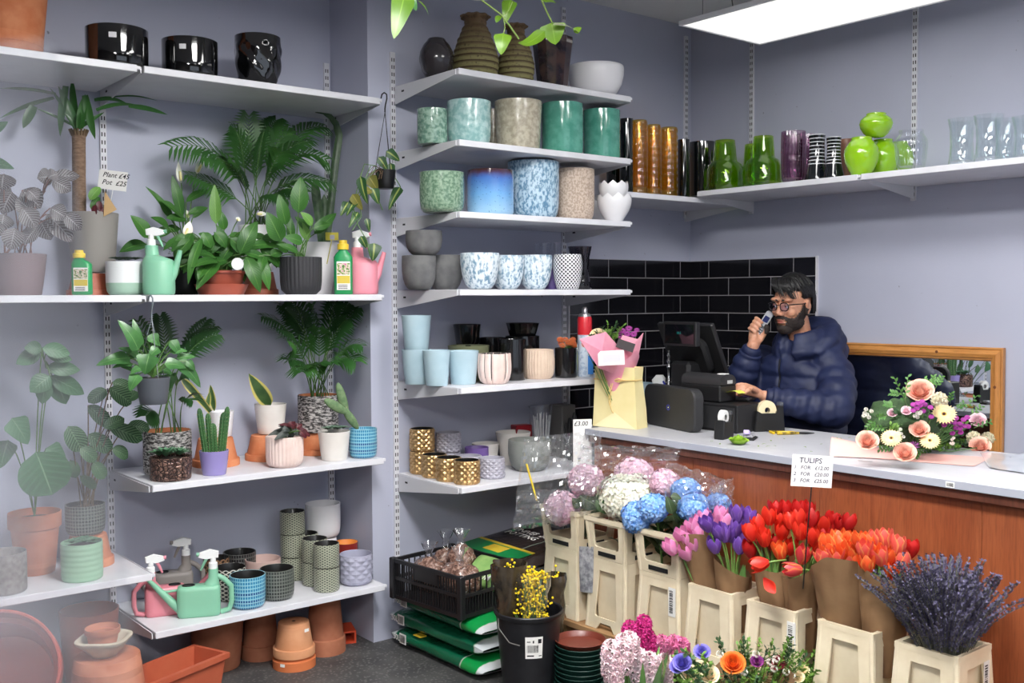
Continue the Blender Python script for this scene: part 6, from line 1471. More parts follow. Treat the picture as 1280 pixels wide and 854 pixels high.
def tulip_bunch(label, bx, by, px_c, py_c, heads, lean, H, R1, seed, Yc=None, group='tulip bunches in kraft paper', size=1.12, notch=.1, dX=0):
    """heads: (px, py, depth offset along the view, kind); bunch foot inside its bucket at bx, by"""
    c = Vector((bx, by, ZB0+.13)); b = thing('tulip_bunch', label, 'flowers', c, 0, group)
    wrap(b, c, H, .047, R1, lean, seed, notch)
    # a reference point at the mouth of the bunch gives the distance at which its flowers stand
    mouth = Vector((bx+lean[0]*1.1, by+lean[1]*1.1, c.z+H)); D = (mouth-CAM).dot(fwd)
    for px, py, dd, kind in heads:
        r = ray(px, py); p = CAM+r*min((D+dd*.6)/r.dot(fwd), 3.115/r.x); tulip(b, c, p, kind, size, via=Vector((c.x+lean[0]*.75, c.y+lean[1]*.75, c.z+H*.85)).lerp(p, .18))
    tulip_leaves(b, c, mouth, 7, seed, R1*.5); return b, c, D
zt = zz(900, 600); z2 = zz(640, 560)
def hd(zf, L): return [(*zf(x, y), d, k) for x, y, d, k in L]
tulip_bunch('bunch of pink tulips in kraft paper, left of the purple ones', XB_+.01, 2.49, 0, 0, hd(z2, [(790,500,-.04,'pink'),(845,440,-.03,'pink'),(900,400,-.01,'pink'),(880,462,-.06,'pink'),(935,370,.02,'pink'),(1000,372,.05,'pink'),(1040,335,.06,'pink'),(1066,376,.03,'pink'),(868,525,-.07,'pink'),(905,492,-.07,'pink'),(960,350,.06,'pink'),(925,430,-.02,'pink')]), (-.075, .05), .33, .066, 1.2)
tulip_bunch('bunch of purple tulips in kraft paper, right of the pink ones', XB_-.01, 2.385, 0, 0, hd(z2, [(970,382,-.05,'purple'),(1010,487,-.05,'purple'),(1060,432,-.02,'purple'),(1122,330,.04,'purple'),(1120,400,.0,'purple'),(1135,490,-.03,'purple'),(1182,350,.05,'purple'),(1030,420,-.04,'purple'),(1092,432,.02,'purple'),(1150,430,.02,'purple')]), (-.015, -.0), .255, .066, 2.7)
tulip_bunch('bunch of bright red tulips, left one in the red tulip bucket', XB_, 2.20, 0, 0, hd(zt, [(150,265,-.03,'red'),(220,292,-.05,'red'),(245,185,.02,'red'),(150,348,.02,'deep'),(330,152,.06,'deep'),(280,150,.06,'deep'),(300,200,.03,'red'),(300,357,-.06,'orange'),(355,335,.0,'red'),(310,258,-.03,'red'),(190,225,.03,'red'),(270,320,.03,'deep')]), (-.02, .015), .33, .062, 3.9)
rb_, rc_, rD = tulip_bunch('bunch of bright red tulips, right one in the red tulip bucket', XB_+.005, 2.105, 0, 0, hd(zt, [(390,195,.04,'red'),(400,258,-.01,'red'),(462,285,-.04,'red'),(395,150,.08,'deep'),(440,155,.08,'deep'),(458,198,.06,'deep'),(515,232,.06,'red'),(560,205,.09,'deep'),(605,230,.08,'deep'),(622,278,.06,'deep'),(515,285,.03,'deep'),(350,205,.05,'red'),(415,378,-.06,'pinkred'),(580,265,.1,'deep'),(640,215,.1,'deep'),(480,330,-.01,'red'),(545,260,.08,'deep')]), (.0, -.0), .315, .064, 5.1)
# two tulips hanging out to the left of that bunch
for (x, y, k, axx, op) in ((200, 420, 'red', (-.75, .35, -.15), 1), (365, 447, 'pinkred', (-.8, .45, -.1), 0)):
    r = ray(*zt(x, y)); p = CAM+r*((rD-.10)/r.dot(fwd)); r0 = ray(*zt(x+130, y-20 if k == 'red' else y+30)); p0 = CAM+r0*((rD-.07)/r0.dot(fwd)); ax = rgt*-1.0+Vector((0, 0, -.2 if k == 'red' else .02)); tp_ = tulip(rb_, p0, p, k, 1.12, op, ax)
r = ray(*zt(215, 485)); p = CAM+r*((rD-.11)/r.dot(fwd)); q = link('fallen_petal', TP['red'][2], rb_, p-rb_.location, (2.4, .5, .4))
tulip_bunch('bunch of peach and orange tulips in a wide kraft cone, left of two', XB_, 1.92, 0, 0, hd(zt, [(515,392,-.05,'peach'),(575,385,-.06,'peach'),(640,345,-.02,'orange'),(668,420,-.04,'orange'),(600,335,.02,'orange'),(560,322,.03,'orange'),(622,430,-.07,'peach'),(680,330,.03,'orange'),(640,300,.05,'orange'),(590,300,.06,'orange'),(700,365,.0,'orange'),(540,350,.0,'orange'),(660,375,-.03,'orange'),(690,420,-.03,'orange'),(530,320,.05,'orange'),(620,360,-.02,'orange')]), (-.03, .02), .36, .095, 6.6, notch=.16)
tulip_bunch('bunch of peach tulips in a kraft cone, right of two, beside the lavender', XB_+.01, 1.80, 0, 0, hd(zt, [(720,352,-.03,'peach'),(822,295,.03,'peach'),(778,300,.06,'peach'),(890,330,.0,'peach'),(800,385,-.05,'peach'),(856,452,-.05,'orange'),(910,412,-.04,'peach'),(735,418,-.06,'orange'),(700,310,.05,'orange'),(950,347,.07,'deep'),(740,320,.05,'orange'),(830,390,-.02,'orange'),(770,345,.02,'orange')]), (-.0, -.01), .37, .092, 8.3, notch=.16)
# ------------------------------------------------------------------ lavender
m_lav = mat('dried lavender', (104, 98, 128), .9, (74, 72, 98), 90); m_lavs = mat('dry grey green stem', (104, 106, 92), .9)
c = Vector((XB_, 1.585, ZB0+.13)); t = thing('lavender_bunch', 'big bunch of dried lavender in the rightmost cream bucket', 'flowers', c)
LV = []
for v in range(4):
    rr = random.Random(50+v); m = MB(); L = .35; bend = (.06, .11, .03, .15)[v]
    P_ = bez((0, 0, 0), (0, 0, L*.7), (bend, 0, L), 8); m.mi = 1; m.tube(P_, .0012, 4, False); m.mi = 0
    for i in range(26):
        k = .45+.55*i/25; j = min(int(k*8), 7); p = P_[j].lerp(P_[j+1], k*8-j)
        for e in range(3): a = rr.uniform(0, 6.28); d = Vector((cos(a), sin(a), .9)).normalized(); w = d.orthogonal().normalized()*.0032; l = .0115*(1-.3*i/25); m.add([p, p+d*l*.6+w, p+d*l, p+d*l*.6-w], [(0, 1, 2, 3)])
    LV.append(m.mesh('lavender_stem', [m_lav, m_lavs], 0))
rr = random.Random(8)
for i in range(298):
    a = rr.uniform(0, 6.28); r = sqrt(rr.random())*.075; tilt = rr.uniform(.03, .43)*(r/.075)**.6; s_ = rr.uniform(.88, 1.2)
    if cos(a) > .1: tilt = min(tilt, .13/max(cos(a), .1)*.9)
    q = link('lavender_stem', LV[(0, 2, 0, 1)[i % 4] if cos(a) < .3 else 2], t, (cos(a)*r*.32, sin(a)*r*.32, 0)); q.rotation_euler = (0, tilt, a); q.scale = (s_,)*3
# ------------------------------------------------------------------ hydrangeas and cellophane
def floret_ball(c, R, seed, n=150, s=.011, sq=(1, 1, 1)):
    rr = random.Random(seed); m = MB()
    for i in range(n):
        ph = math.acos(1-2*(i+.5)/n); th = i*2.39996; d = Vector((sin(ph)*cos(th), sin(ph)*sin(th), cos(ph))); k = 1+rr.uniform(-.10, .05)+.16*noise.noise(d*2.2+Vector((seed*3.1, 0, 0)))
        p = Vector(c)+Vector((d.x*R*sq[0], d.y*R*sq[1], d.z*R*sq[2]))*k; X = d.orthogonal().normalized(); Y = d.cross(X); ro = rr.uniform(0, 1.57)
        for j in range(4):
            a = ro+j*pi/2; u_ = X*cos(a)+Y*sin(a); w_ = X*-sin(a)+Y*cos(a)
            m.add([p, p+u_*s*.55+w_*s*.45+d*.002, p+u_*s*1.05+d*.0035, p+u_*s*.55-w_*s*.45+d*.002], [(0, 1, 2, 3)])
    return m
def petal2(name, c, c2): return mat(name, c, .7, c2, 70, sss=.05)
m_hw, m_hp, m_hb = petal2('white hydrangea petal', (244, 240, 226), (226, 226, 204)), petal2('pale pink hydrangea petal', (240, 206, 220), (226, 176, 198)), petal2('blue hydrangea petal', (88, 150, 226), (168, 204, 244))
lm_hyd = leafmat('hydrangea leaf', (48, 68, 42), (68, 90, 54), (120, 140, 96), .03, 8)
m_core = mat('green flower core', (120, 140, 96), .9)
def hydrangea(name, label, px, py, r, m, by, dd, group, seed, sq=(1, 1, .9), leaves=()):
    D = depth((XB_, by, .75))+dd; d = ray(px, py); p = CAM+d*(D/d.dot(fwd)); R = r*D/FPX; base = Vector((XB_, by, ZB0+.125)); t = thing(name, label, 'flower', base, 0, group)
    st = MB(); st.tube(bez(Vector((0, 0, 0)), Vector((0, 0, .3)), p-base, 8), .0045, 7); obj('stem', st, m_stem, t)
    k = MB(); k.ball(p-base, (R*.86*sq[0], R*.86*sq[1], R*.86*sq[2]), 16, 10); obj('flower_core', k, m, t, smooth=180)
    for q in range(6):
        a_ = q*1.1+seed; z_ = .20+.022*q; b = MB(); blade(b, (.01*cos(a_), .01*sin(a_), z_), (.085*cos(a_), .085*sin(a_), z_+.05), .07, (0, 0, 1), 'ovate', .1, .3, wave=.02); obj('leaf', b, lm_hyd, t, smooth=60)
    stuff(obj('florets', floret_ball(p-base, R, seed, int(260*max(.6, R/.06)), .0155, sq), m, t, smooth=0))
    for (a, b_, w) in leaves:
        q0, q1 = [CAM+ray(*z2(*k_))*((D-.05)/ray(*z2(*k_)).dot(fwd)) for k_ in (a, b_)]; b = MB(); blade(b, q0-base, q1-base, w/3.99*D/FPX, CAMDIR(q0)*.8+Vector((0, 0, .5)), 'ovate', .08, .3, wave=.02); obj('leaf', b, lm_hyd, t, smooth=60)
g = 'hydrangeas in the collared buckets'
hydrangea('hydrangea', 'pale pink hydrangea in cellophane, leftmost and lowest', *z2(250, 300), 21, m_hp, BYS[0], -.06, g, 1, (1, 1, .95), [((335,300),(300,250),50)])
hydrangea('hydrangea', 'pale pink hydrangea behind the leftmost one, under cellophane', *z2(370, 165), 22, m_hp, BYS[0]-.06, .02, g, 2, leaves=[((335,240),(480,335),110)])
hydrangea('hydrangea', 'big white hydrangea head in the middle', *z2(578, 245), 35, m_hw, BYS[1], .0, g, 3, (1.05, 1.05, .80), [((420,260),(470,330),60)])
hydrangea('hydrangea', 'pale pink hydrangea at the back behind the white one', *z2(610, 140), 24, m_hp, BYS[1], .10, g, 4)
hydrangea('hydrangea', 'pale pink hydrangea between the white and the far blue ones', *z2(760, 175), 18, m_hp, BYS[2]+.08, .1, g, 5)
hydrangea('hydrangea', 'deep blue hydrangea drooping in front of the collar, lower left', *z2(622, 345), 17.5, m_hb, BYS[1]-.08, -.13, g, 6, (1, 1, 1.1))
hydrangea('hydrangea', 'blue hydrangea beside the white head, upper right of the drooping one', *z2(702, 300), 18.5, m_hb, BYS[2]+.07, -.07, g, 7)
hydrangea('hydrangea', 'pale blue hydrangea at the back', *z2(868, 215), 17, m_hb, BYS[2], .04, g, 8, leaves=[((800,250),(880,380),100)])
hydrangea('hydrangea', 'blue hydrangea behind the pink tulips', *z2(905, 295), 19, m_hb, BYS[2]-.02, -.02, g, 9, leaves=[((800,330),(770,240),50),((790,240),(845,255),40)])
hydrangea('hydrangea', 'blue hydrangea in cellophane right above the pink tulips', *z2(1030, 285), 15, m_hb, BYS[2]-.10, .06, g, 10)
m_cello = glass('crumpled cellophane', (250, 251, 253), .08, 3.2, .05)
def cello(label, pxpts, by, dd, seed, amp=.02, nu=34, nv=26):
    """a crumpled clear sheet spread over four photographed corners, bulging towards the viewer"""
    P = []
    for (x, y), e in zip(pxpts, (0, .02, -.02, .0)):
        D = depth((XB_, by, .75))+dd+e; r = ray(x, y); P.append(CAM+r*(D/r.dot(fwd)))
    a, b, c_, d = P; n_ = CAMDIR((a+c_)/2); m = MB()
    def f(u, v):
        p = (a*(1-u)+b*u)*(1-v)+(d*(1-u)+c_*u)*v
        h = abs(noise.noise(Vector((u*5+seed, v*5, seed))))*amp*1.8+abs(noise.noise(Vector((u*13, v*11+seed, 3))))*amp*.9+noise.noise(Vector((u*29, v*27, seed)))*amp*.25
        e = noise.noise(Vector((u*6, v*6, seed+9)))*.02*(1 if (u in (0, 1) or v in (0, 1)) else .3)
        return tuple(p+n_*(h+.05*sin(pi*u)*sin(pi*v))+Vector((0, 0, e))+rgt*e*.7)
    m.grid(f, nu, nv); root = (a+b+c_+d)/4; m.v = [tuple(Vector(v)-root) for v in m.v]
    o = obj('cellophane_wrap', m, m_cello, None, root, smooth=18); tag(o, label, 'wrapping', 'crumpled cellophane over the hydrangeas')
cello('crumpled clear cellophane sheet at the far left, reaching over the shelf', [(655, 548), (752, 538), (745, 640), (640, 665)], BYS[0], -.13, 3, .028)
cello('lower corner of cellophane hanging left of the first bucket', [(648, 612), (712, 612), (700, 656), (641, 662)], BYS[0], -.15, 5, .02, 24, 18)
cello('clear cellophane over the pink and white hydrangeas', [(728, 556), (852, 560), (838, 612), (712, 612)], BYS[1], -.02, 7, .03)
cello('clear cellophane over the blue hydrangeas', [(832, 575), (905, 598), (905, 640), (830, 632)], BYS[2], -.03, 9, .025, 26, 20)
cello('small twist of cellophane above the pink tulips', [(886, 608), (916, 596), (918, 630), (888, 640)], BYS[2]-.12, .05, 11, .02, 18, 16)
m = MB(); a, b = [CAM+ray(x, y)*((depth((XB_, BYS[0], .75))-.17)/ray(x, y).dot(fwd)) for x, y in ((658, 580), (671, 626))]; m.tube([a, b], .0042, 8); tag(obj('yellow_stick', m, m_yel), 'yellow plastic stick poking out of the cellophane at the left', 'stick')
# ------------------------------------------------------------------ price sign TULIPS
D0 = 3.42; r = ray(1015, 589); p = CAM+r*(D0/r.dot(fwd)); k = D0/FPX; t = thing('price_sign', 'white card sign with handwritten tulip prices on a thin black stick', 'sign', p, -HEAD-.02, None)
cdm = MB(); cdm.box((-25.5*k, -.0005, -20*k), (25.5*k, .0005, 20*k), RY(.06)); obj('card', cdm, m_paper, t, smooth=0)
m_pen = mat('blue black pen', (58, 58, 84), .8)
writing(t, 'TULIPS', 9.5*k, RY(.06) @ T(-17*k, -.0011, 10*k) @ RX(pi/2), m_pen, .05)
for i, tx in enumerate(('1   FOR   £12.00', '2   FOR   £20.00', '3   FOR   £25.00')): writing(t, tx, 6.4*k, RY(.06) @ T(-23*k, -.0011, (2-8.2*i)*k) @ RX(pi/2), m_pen, .15)
st = MB(); st.tube([(0, .0015, -16*k), (-4.5*k, .004, -75*k), (-9*k, .01, -150*k)], .0021, 6); obj('stick', st, m_blackp, t)

# ------------------------------------------------------------------ bouquets in front (their buckets stand below the picture)
def front_bucket(label, px, y, R=.12, H=.27):
    p = onY(px, 800, y); m = MB(); m.lathe([(0, 0), (R*.75, 0), (R*.97, H-.02), (R*1.02, H), (R*.95, H), (R*.73, .02), (0, .02)], 40); o = tag(obj('flower_bucket', m, mat('black bucket plastic', (22, 22, 26), .4)), label, 'bucket'); o.location = (p.x, p.y, EPS); return Vector((p.x, p.y, 0))
def star_cluster(cs, seed, n, R, s, sq=1):
    rr = random.Random(seed); m = MB()
    for c_ in cs:
        for i in range(n):
            ph = math.acos(1-2*(i+.5)/n); th = i*2.39996; d = Vector((sin(ph)*cos(th), sin(ph)*sin(th), cos(ph))); p = Vector(c_)+Vector((d.x*R, d.y*R, d.z*R*sq))*(1+rr.uniform(-.1, .1)); X = d.orthogonal().normalized(); Y = d.cross(X); ro = rr.uniform(0, 1)
            for j in range(6):
                a = ro+j*pi/3; u_ = X*cos(a)+Y*sin(a); w_ = X*-sin(a)+Y*cos(a); m.add([p, p+u_*s*.5+w_*s*.22+d*s*.3, p+u_*s+d*s*.25, p+u_*s*.5-w_*s*.22+d*s*.3], [(0, 1, 2, 3)])
    return m
z8 = zz(680, 700, 4)
Yh = 2.24; c = front_bucket('black bucket under the hyacinths at the bottom of the picture', 800, Yh, .10)
t = thing('hyacinth_bunch', 'bunch of white, pink and magenta hyacinths at the bottom middle', 'flowers', c+Vector((0, 0, .06))); o_ = t.location
hm_ = {'m': petal2('magenta hyacinth', (206, 44, 134), (176, 24, 112)), 'p': petal2('pink hyacinth', (224, 128, 170), (206, 96, 148)), 'w': petal2('white pink hyacinth', (244, 224, 226), (236, 198, 208))}
for i, (x, y, k, l) in enumerate([(430,380,'m',70),(500,345,'m',60),(520,430,'m',80),(480,400,'m',60),(590,450,'p',70),(650,450,'p',70),(690,450,'p',50),(335,500,'w',110),(400,470,'w',110),(350,560,'w',90),(470,540,'w',110),(530,560,'w',110),(600,560,'w',90),(430,440,'w',70)]):
    dd = {'m': .04, 'p': .05, 'w': -.03}[k]; p0 = onY(*z8(x, y+l*.5), Yh+dd)-o_; p1 = onY(*z8(x, y-l*.5), Yh+dd)-o_; n_ = 4; f = star_cluster([p0.lerp(p1, j/(n_-1)) for j in range(n_)], i, 20, .020 if k != 'w' else .024, .017)
    s_ = MB(); s_.tube([(0, 0, 0), p0*.6, p1], .005, 6); st_o = obj('stem', s_, m_stem, t); fo = stuff(obj('florets', f, hm_[k], t, smooth=0)); fo.parent = st_o
for i in range(8):
    a = i*.8; b = MB(); blade(b, Vector((0, 0, .1)), Vector((.09*cos(a), .09*sin(a), .36)), .03, Vector((-.6, -.7, .3)), 'lance', .1, .4); obj('leaf', b, lm_tul, t, smooth=60)
f = MB(); f.grid(sleeve_fn(Vector((0, 0, .05)), .04, .10, .33, (0, 0), 2, .02), 44, 12); obj('sleeve', f, m_film, t, smooth=40)
Ym = 1.98; c = front_bucket('black bucket under the mixed bouquet at the bottom of the picture', 940, Ym, .11)
t = thing('mixed_bouquet', 'mixed bouquet of orange, cream and purple flowers with greenery, bottom of the picture', 'flowers', c+Vector((0, 0, .06))); o_ = t.location
m_crose = None
def rose_mesh(m_, p, d, R, layers=5, seed=0):
    rr = random.Random(seed); m = MB(); d = Vector(d).normalized(); X = d.orthogonal().normalized(); Y = d.cross(X); p = Vector(p); m.ball(p+d*R*.45, R*.15, 8, 5)
    for L in range(layers):
        n = 3+L; e = L/(layers-1); r = R*(.16+.84*e); h = R*(.80-.42*e)
        for i in range(n):
            a = 2*pi*i/n+L*1.3+rr.uniform(-.3, .3); w = 2*pi/n*.66; h = R*(.80-.42*e)*rr.uniform(.82, 1.15)
            def g_(u, v, a=a, w=w, r=r, h=h, e=e): an_ = a+(u-.5)*2*w; q = r*(.45+.55*v**.6-.30*v**3*(1-e)+.22*e*v**4); return tuple(p+(X*cos(an_)+Y*sin(an_))*q+d*(h*v**1.5+R*.10*sin(pi*u)*v))
            m.grid(g_, 4, 3)
    return m
def daisy_mesh(p, d, R, n=22, seed=0, rows=2):
    m = MB(); d = Vector(d).normalized(); X = d.orthogonal().normalized(); Y = d.cross(X); p = Vector(p)
    for L in range(rows):
        for i in range(n):
            a = 2*pi*(i+.5*L)/n; u_ = X*cos(a)+Y*sin(a); w_ = X*-sin(a)+Y*cos(a); l = R*(1-.14*L); b_ = p+d*(.002*L); m.add([b_+u_*R*.2-w_*R*.03, b_+u_*R*.2+w_*R*.03, b_+u_*l*.75+w_*R*.09+d*R*.1, b_+u_*l+d*R*.06, b_+u_*l*.75-w_*R*.09+d*R*.1], [(0, 1, 2, 3, 4)])
    return m
def rosem(name, c, c2):
    t = NT(name); uv = t.sep(t.coord('UV')); col = t.mix(t.step(uv[1], .15, .95), lin(c2), lin(c)); col = t.mix(t.math('MULTIPLY', t.step(t.math('ABSOLUTE', t.math('SUBTRACT', uv[0], .5)), .2, .5), .4), col, lin(c2)); return t.done(t.bsdf(col, .6))
m_cream = petal2('cream petal', (246, 232, 196), (238, 214, 168)); m_orr = rosem('orange petal', (246, 132, 50), (206, 66, 20)); m_pur = petal2('purple petal', (138, 46, 128), (112, 34, 108)); m_iris = rosem('violet iris petal', (138, 130, 220), (84, 72, 170)); m_wine = petal2('wine red petal', (146, 30, 56), (112, 20, 44)); m_peach = rosem('peach rose petal', (250, 206, 186), (222, 122, 100)); m_whf = petal2('small white flowers', (244, 240, 232), (226, 220, 210))
m_crose = rosem('cream rose petal', (248, 236, 206), (226, 192, 140)); m_sprig = mat('fresh green sprig', (112, 150, 56), .6, (82, 120, 44), 50); m_sprigd = mat('dark green sprig', (58, 92, 50), .6, (40, 70, 38), 50)
def sprig(parent, o_, p0, p1, m_, seed, l=.016, n=26, w=.006, name='sprig'):
    rr = random.Random(seed); m = MB(); m.tube([p0-o_, (p0+p1)/2-o_+Vector((0, 0, .01)), p1-o_], .0013, 4, False); ax = p1-p0
    for i in range(n):
        k = .25+.75*i/n; p = p0+ax*k-o_; d = Vector((rr.uniform(-1, 1), rr.uniform(-1, 1), rr.uniform(-.2, 1))).normalized(); s_ = d.cross(ax).normalized()*w*.5; m.add([p, p+d*l*.5+s_, p+d*l, p+d*l*.5-s_], [(0, 1, 2, 3)])
    return obj(name, m, m_, parent, smooth=0)
fd = lambda p: CAMDIR(p)*.8+Vector((0, 0, .6))
def on_stem(parent, o_, p, m_, name, mb, root=Vector((0, 0, 0))):
    s_ = MB(); s_.tube([root, (p-o_)*.55, p-o_], .0022, 5, False); o = obj('stem', s_, m_stem, parent); f = obj(name, mb, m_, o, smooth=60); return f
for i, (x, y, k, R) in enumerate([(945,525,'or',13),(730,575,'cr',10),(785,560,'cr',11),(825,580,'cr',11),(800,600,'cr',9),(1130,590,'cr',16),(1065,512,'pu',7),(1160,520,'wi',9),(1190,545,'wi',8),(690,520,'ir',10),(790,465,'ir',9),(1290,560,'wh',8),(1270,590,'wh',7),(665,540,'ir',8)]):
    p = onY(*z8(x, y), Ym+.03*((i % 3)-1)); m_ = {'or': m_orr, 'cr': m_crose, 'pu': m_pur, 'wi': m_wine, 'ir': m_iris, 'wh': m_cream}[k]; on_stem(t, o_, p, m_, 'flower', rose_mesh(m_, p-o_, fd(p), R*mpp(p), 4 if R < 10 else 6, i))
rr = random.Random(77)
for i in range(130):
    x, y = rr.uniform(640, 1400), rr.uniform(450, 660); yy = y-70*(1 if 850 < x < 1250 and y < 520 else 0); p1 = onY(*z8(x, yy), Ym+rr.uniform(-.06, .1)); p0 = o_+Vector((0, 0, .12)).lerp(p1-o_, .6); sprig(t, o_, p0, p1, m_sprig if i % 3 else m_sprigd, i, .019, 26, .010)
for i, (x, y) in enumerate([(1130,510),(1160,495),(1210,560),(1060,470),(1150,545),(1000,560),(880,470),(1240,580)]):
    p = onY(*z8(x, y), Ym-.05); f = star_cluster([p-o_], i, 9, .009, .006); stuff(obj('tiny_flowers', f, m_whf, t, smooth=0))
b = MB(); b.grid(sleeve_fn(Vector((0, 0, .05)), .04, .13, .26, (0, 0), 6, .02), 44, 8); obj('paper_wrap', b, m_kraft, t, smooth=70)
# ------------------------------------------------------------------ things on the counter
def ct(px, py): return onZ(px, py, ZT)
m_bkp = mat('matt black plastic', (26, 26, 28), .45); m_bkp2 = mat('dark grey plastic', (44, 44, 46), .5); m_steel = mat('polished steel', (190, 192, 196), .2, metal=1)
def zof(p, px, py):     # height of pixel row py above the spot p
    r = ray(px, py); k = (Vector((p.x, p.y, 0))-Vector((CAM.x, CAM.y, 0))).dot(FH)/Vector((r.x, r.y, 0)).dot(FH); return CAM.z+r.z*k
# yellow paper bag with a bouquet
a, b = ct(741, 533), ct(796, 537.5); p = (a+b)/2; wd = (b-a).length; an = atan2((b-a).y, (b-a).x); H = zof(p, 768, 459)-ZT
t = thing('gift_bag', 'pale yellow paper gift bag with a raffia bow at the counter end', 'bag', p+Vector((0, 0, EPS)), an); m_yp = mat('pale yellow paper', (236, 222, 168), .8, (228, 212, 152), 6, .1, 30)
dp = .10; m = MB()
def bagring(z, w, d_): return [(-w/2, 0-(0), z), (w/2, 0, z), (w/2, d_, z), (-w/2, d_, z)]
R_ = [bagring(0, wd, dp), bagring(H*.3, wd*.96, dp*.97), bagring(H*.8, wd*.90, dp*.72), bagring(H, wd*.90, dp*.82)]
V = [(x, y+(dp-d_)/2 if False else y, z) for r_, d_ in zip(R_, (dp, dp, dp, dp)) for x, y, z in r_]; F = [(3, 2, 1, 0)]+[(l*4+i, l*4+(i+1) % 4, l*4+4+(i+1) % 4, l*4+4+i) for l in range(3) for i in range(4)]
m.add(V, F); o = obj('bag', m, m_yp, t, smooth=0); sm = o.modifiers.new('thickness', 'SOLIDIFY'); sm.thickness = .002
f = MB(); f.add([(-wd*.47, -.0012, .001), (wd*.47, -.0012, .001), (0, -.0012, H*.26)], [(0, 1, 2)]); f.add([(-wd*.47, -.0016, .001), (0, -.0016, H*.26), (-wd*.46, -.0016, .006)], [(0, 1, 2)]); obj('bottom_fold', f, mat('paper fold', (244, 232, 186), .8), t, smooth=0)
m_raf = mat('raffia', (226, 196, 130), .8); f = MB(); zr = H*.79
f.tube([(-wd*.46, -.002, zr), (-wd*.2, -.006, zr-.002), (0, -.008, zr-.004), (wd*.25, -.006, zr), (wd*.46, -.002, zr+.002)], .003, 6); f.tube([(wd*.47, 0, zr), (wd*.45, dp*.7, zr)], .003, 6); f.tube([(-wd*.47, 0, zr), (-wd*.45, dp*.7, zr)], .003, 6); obj('raffia_band', f, m_raf, t)
f = MB(); f.tube([(-.005, -.01, zr-.004), (.03, -.016, zr+.008), (.055, -.014, zr+.002), (.03, -.012, zr-.008), (-.005, -.01, zr-.004), (-.03, -.014, zr+.006), (-.045, -.012, zr-.004), (-.02, -.012, zr-.01), (-.005, -.01, zr-.004)], .003, 6)
f.tube([(-.008, -.01, zr-.004), (-.02, -.014, zr-.05), (-.022, -.012, zr-.10), (-.008, -.01, zr-.14), (.0, -.008, zr-.15)], .0024, 6); f.tube([(0, -.01, zr-.004), (-.012, -.014, zr-.05), (-.016, -.01, zr-.115)], .0024, 6); obj('raffia_bow', f, m_raf, t)
pcn = p+Vector((-sin(an), cos(an), 0))*dp*.42; bt = thing('gift_bouquet', 'bouquet wrapped in pink paper standing in the yellow gift bag', 'flowers', pcn+Vector((0, 0, .02)), 0); o_ = bt.location; k = mpp(p); Yb = pcn.y
B3 = lambda px, py, d=0: onY(px, py, Yb+d)-o_
m_pkp = mat('pink tissue paper', (236, 166, 184), .75, (226, 146, 168), 10, .2, 30)
for nm, pts in (('paper_wrap', [(724, 424), (757, 415), (772, 432), (760, 464), (748, 460)]), ('paper_wrap', [(760, 464), (771, 434), (778, 419), (797, 424), (804, 416), (798, 444), (788, 464)]), ('paper_wrap', [(748, 460), (752, 440), (785, 436), (790, 464), (768, 468)])):
    f = MB(); n = len(pts); c = B3(sum(x for x, y in pts)/n, sum(y for x, y in pts)/n, -.045 if pts[0][0] != 748 else -.055); V = [c]+[B3(x, y, -.02-.01*(i % 2)) for i, (x, y) in enumerate(pts)]; f.add(V, [(0, 1+i, 1+(i+1) % n) for i in range(n)]); o = obj(nm, f, m_pkp, bt, smooth=0); sm = o.modifiers.new('t', 'SOLIDIFY'); sm.thickness = .0015
f = MB(); f.grid(lambda u, v: tuple(Vector((0, 0, .05))+Vector(((.03+.075*v)*cos(2*pi*u), (.025+.05*v)*sin(2*pi*u), .20*v+.02*sin(u*25)*v))+Vector((0, 0, .06))), 36, 6); obj('paper_cone', f, m_pkp, bt, smooth=60)
cdp = onY(764, 447.5, Yb-.075); f = MB(); f.box((-16*k, -.0006, -9*k), (16*k, .0006, 9*k), T(*(cdp-o_)) @ RZ(-HEAD-.05) @ RY(-.05)); o = obj('message_card', f, m_paper, bt, smooth=0)
f = MB(); f.box((-10*k, -.0014, -5*k), (11*k, -.0008, 4*k), T(*(cdp-o_)) @ RZ(-HEAD-.05) @ RY(-.05)); o2 = obj('card_print', f, mat('pale lilac print', (214, 212, 226), .8), o, smooth=0)
cdp = onY(782, 432, Yb-.062); f = MB(); f.box((-11*k, -.0006, -5.5*k), (11*k, .0006, 5.5*k), T(*(cdp-o_)) @ RZ(-HEAD-.05) @ RY(.33)); obj('dark_label', f, mat('dark label', (62, 58, 60), .7), bt, smooth=0)
for i, (x, y, kk, r) in enumerate([(748,422,'w',9),(740,426,'w',6),(731,431,'p',5),(736,424,'p',4),(738,432,'g',4),(760,416,'g',7),(768,420,'g',6),(778,414,'c',5),(786,411,'c',5),(792,418,'c',5),(784,418,'c',5),(775,420,'c',5),(796,413,'c',4),(789,424,'c',4),(757,426,'w',6)]):
    q = B3(x, y, .01+.01*(i % 3)); mm = {'w': m_cream, 'p': m_peach, 'g': m_sprig, 'c': petal2('pink purple chrysanthemum', (176, 70, 160), (146, 46, 132))}[kk]
    on_stem(bt, o_, q+o_, mm, 'flower', daisy_mesh(q, fd(q+o_), r*k, 16, i, 3) if kk != 'w' else rose_mesh(mm, q, fd(q+o_), r*k, 4, i), Vector((0, 0, .02)))
for i, (x, y) in enumerate([(752,408),(760,403),(770,404),(775,410),(745,412),(765,408),(738,418),(780,406)]): sprig(bt, o_, B3(758, 440)+o_, B3(x, y)+o_, m_sprig if i % 2 else m_sprigd, 300+i, .022, 20, .010)
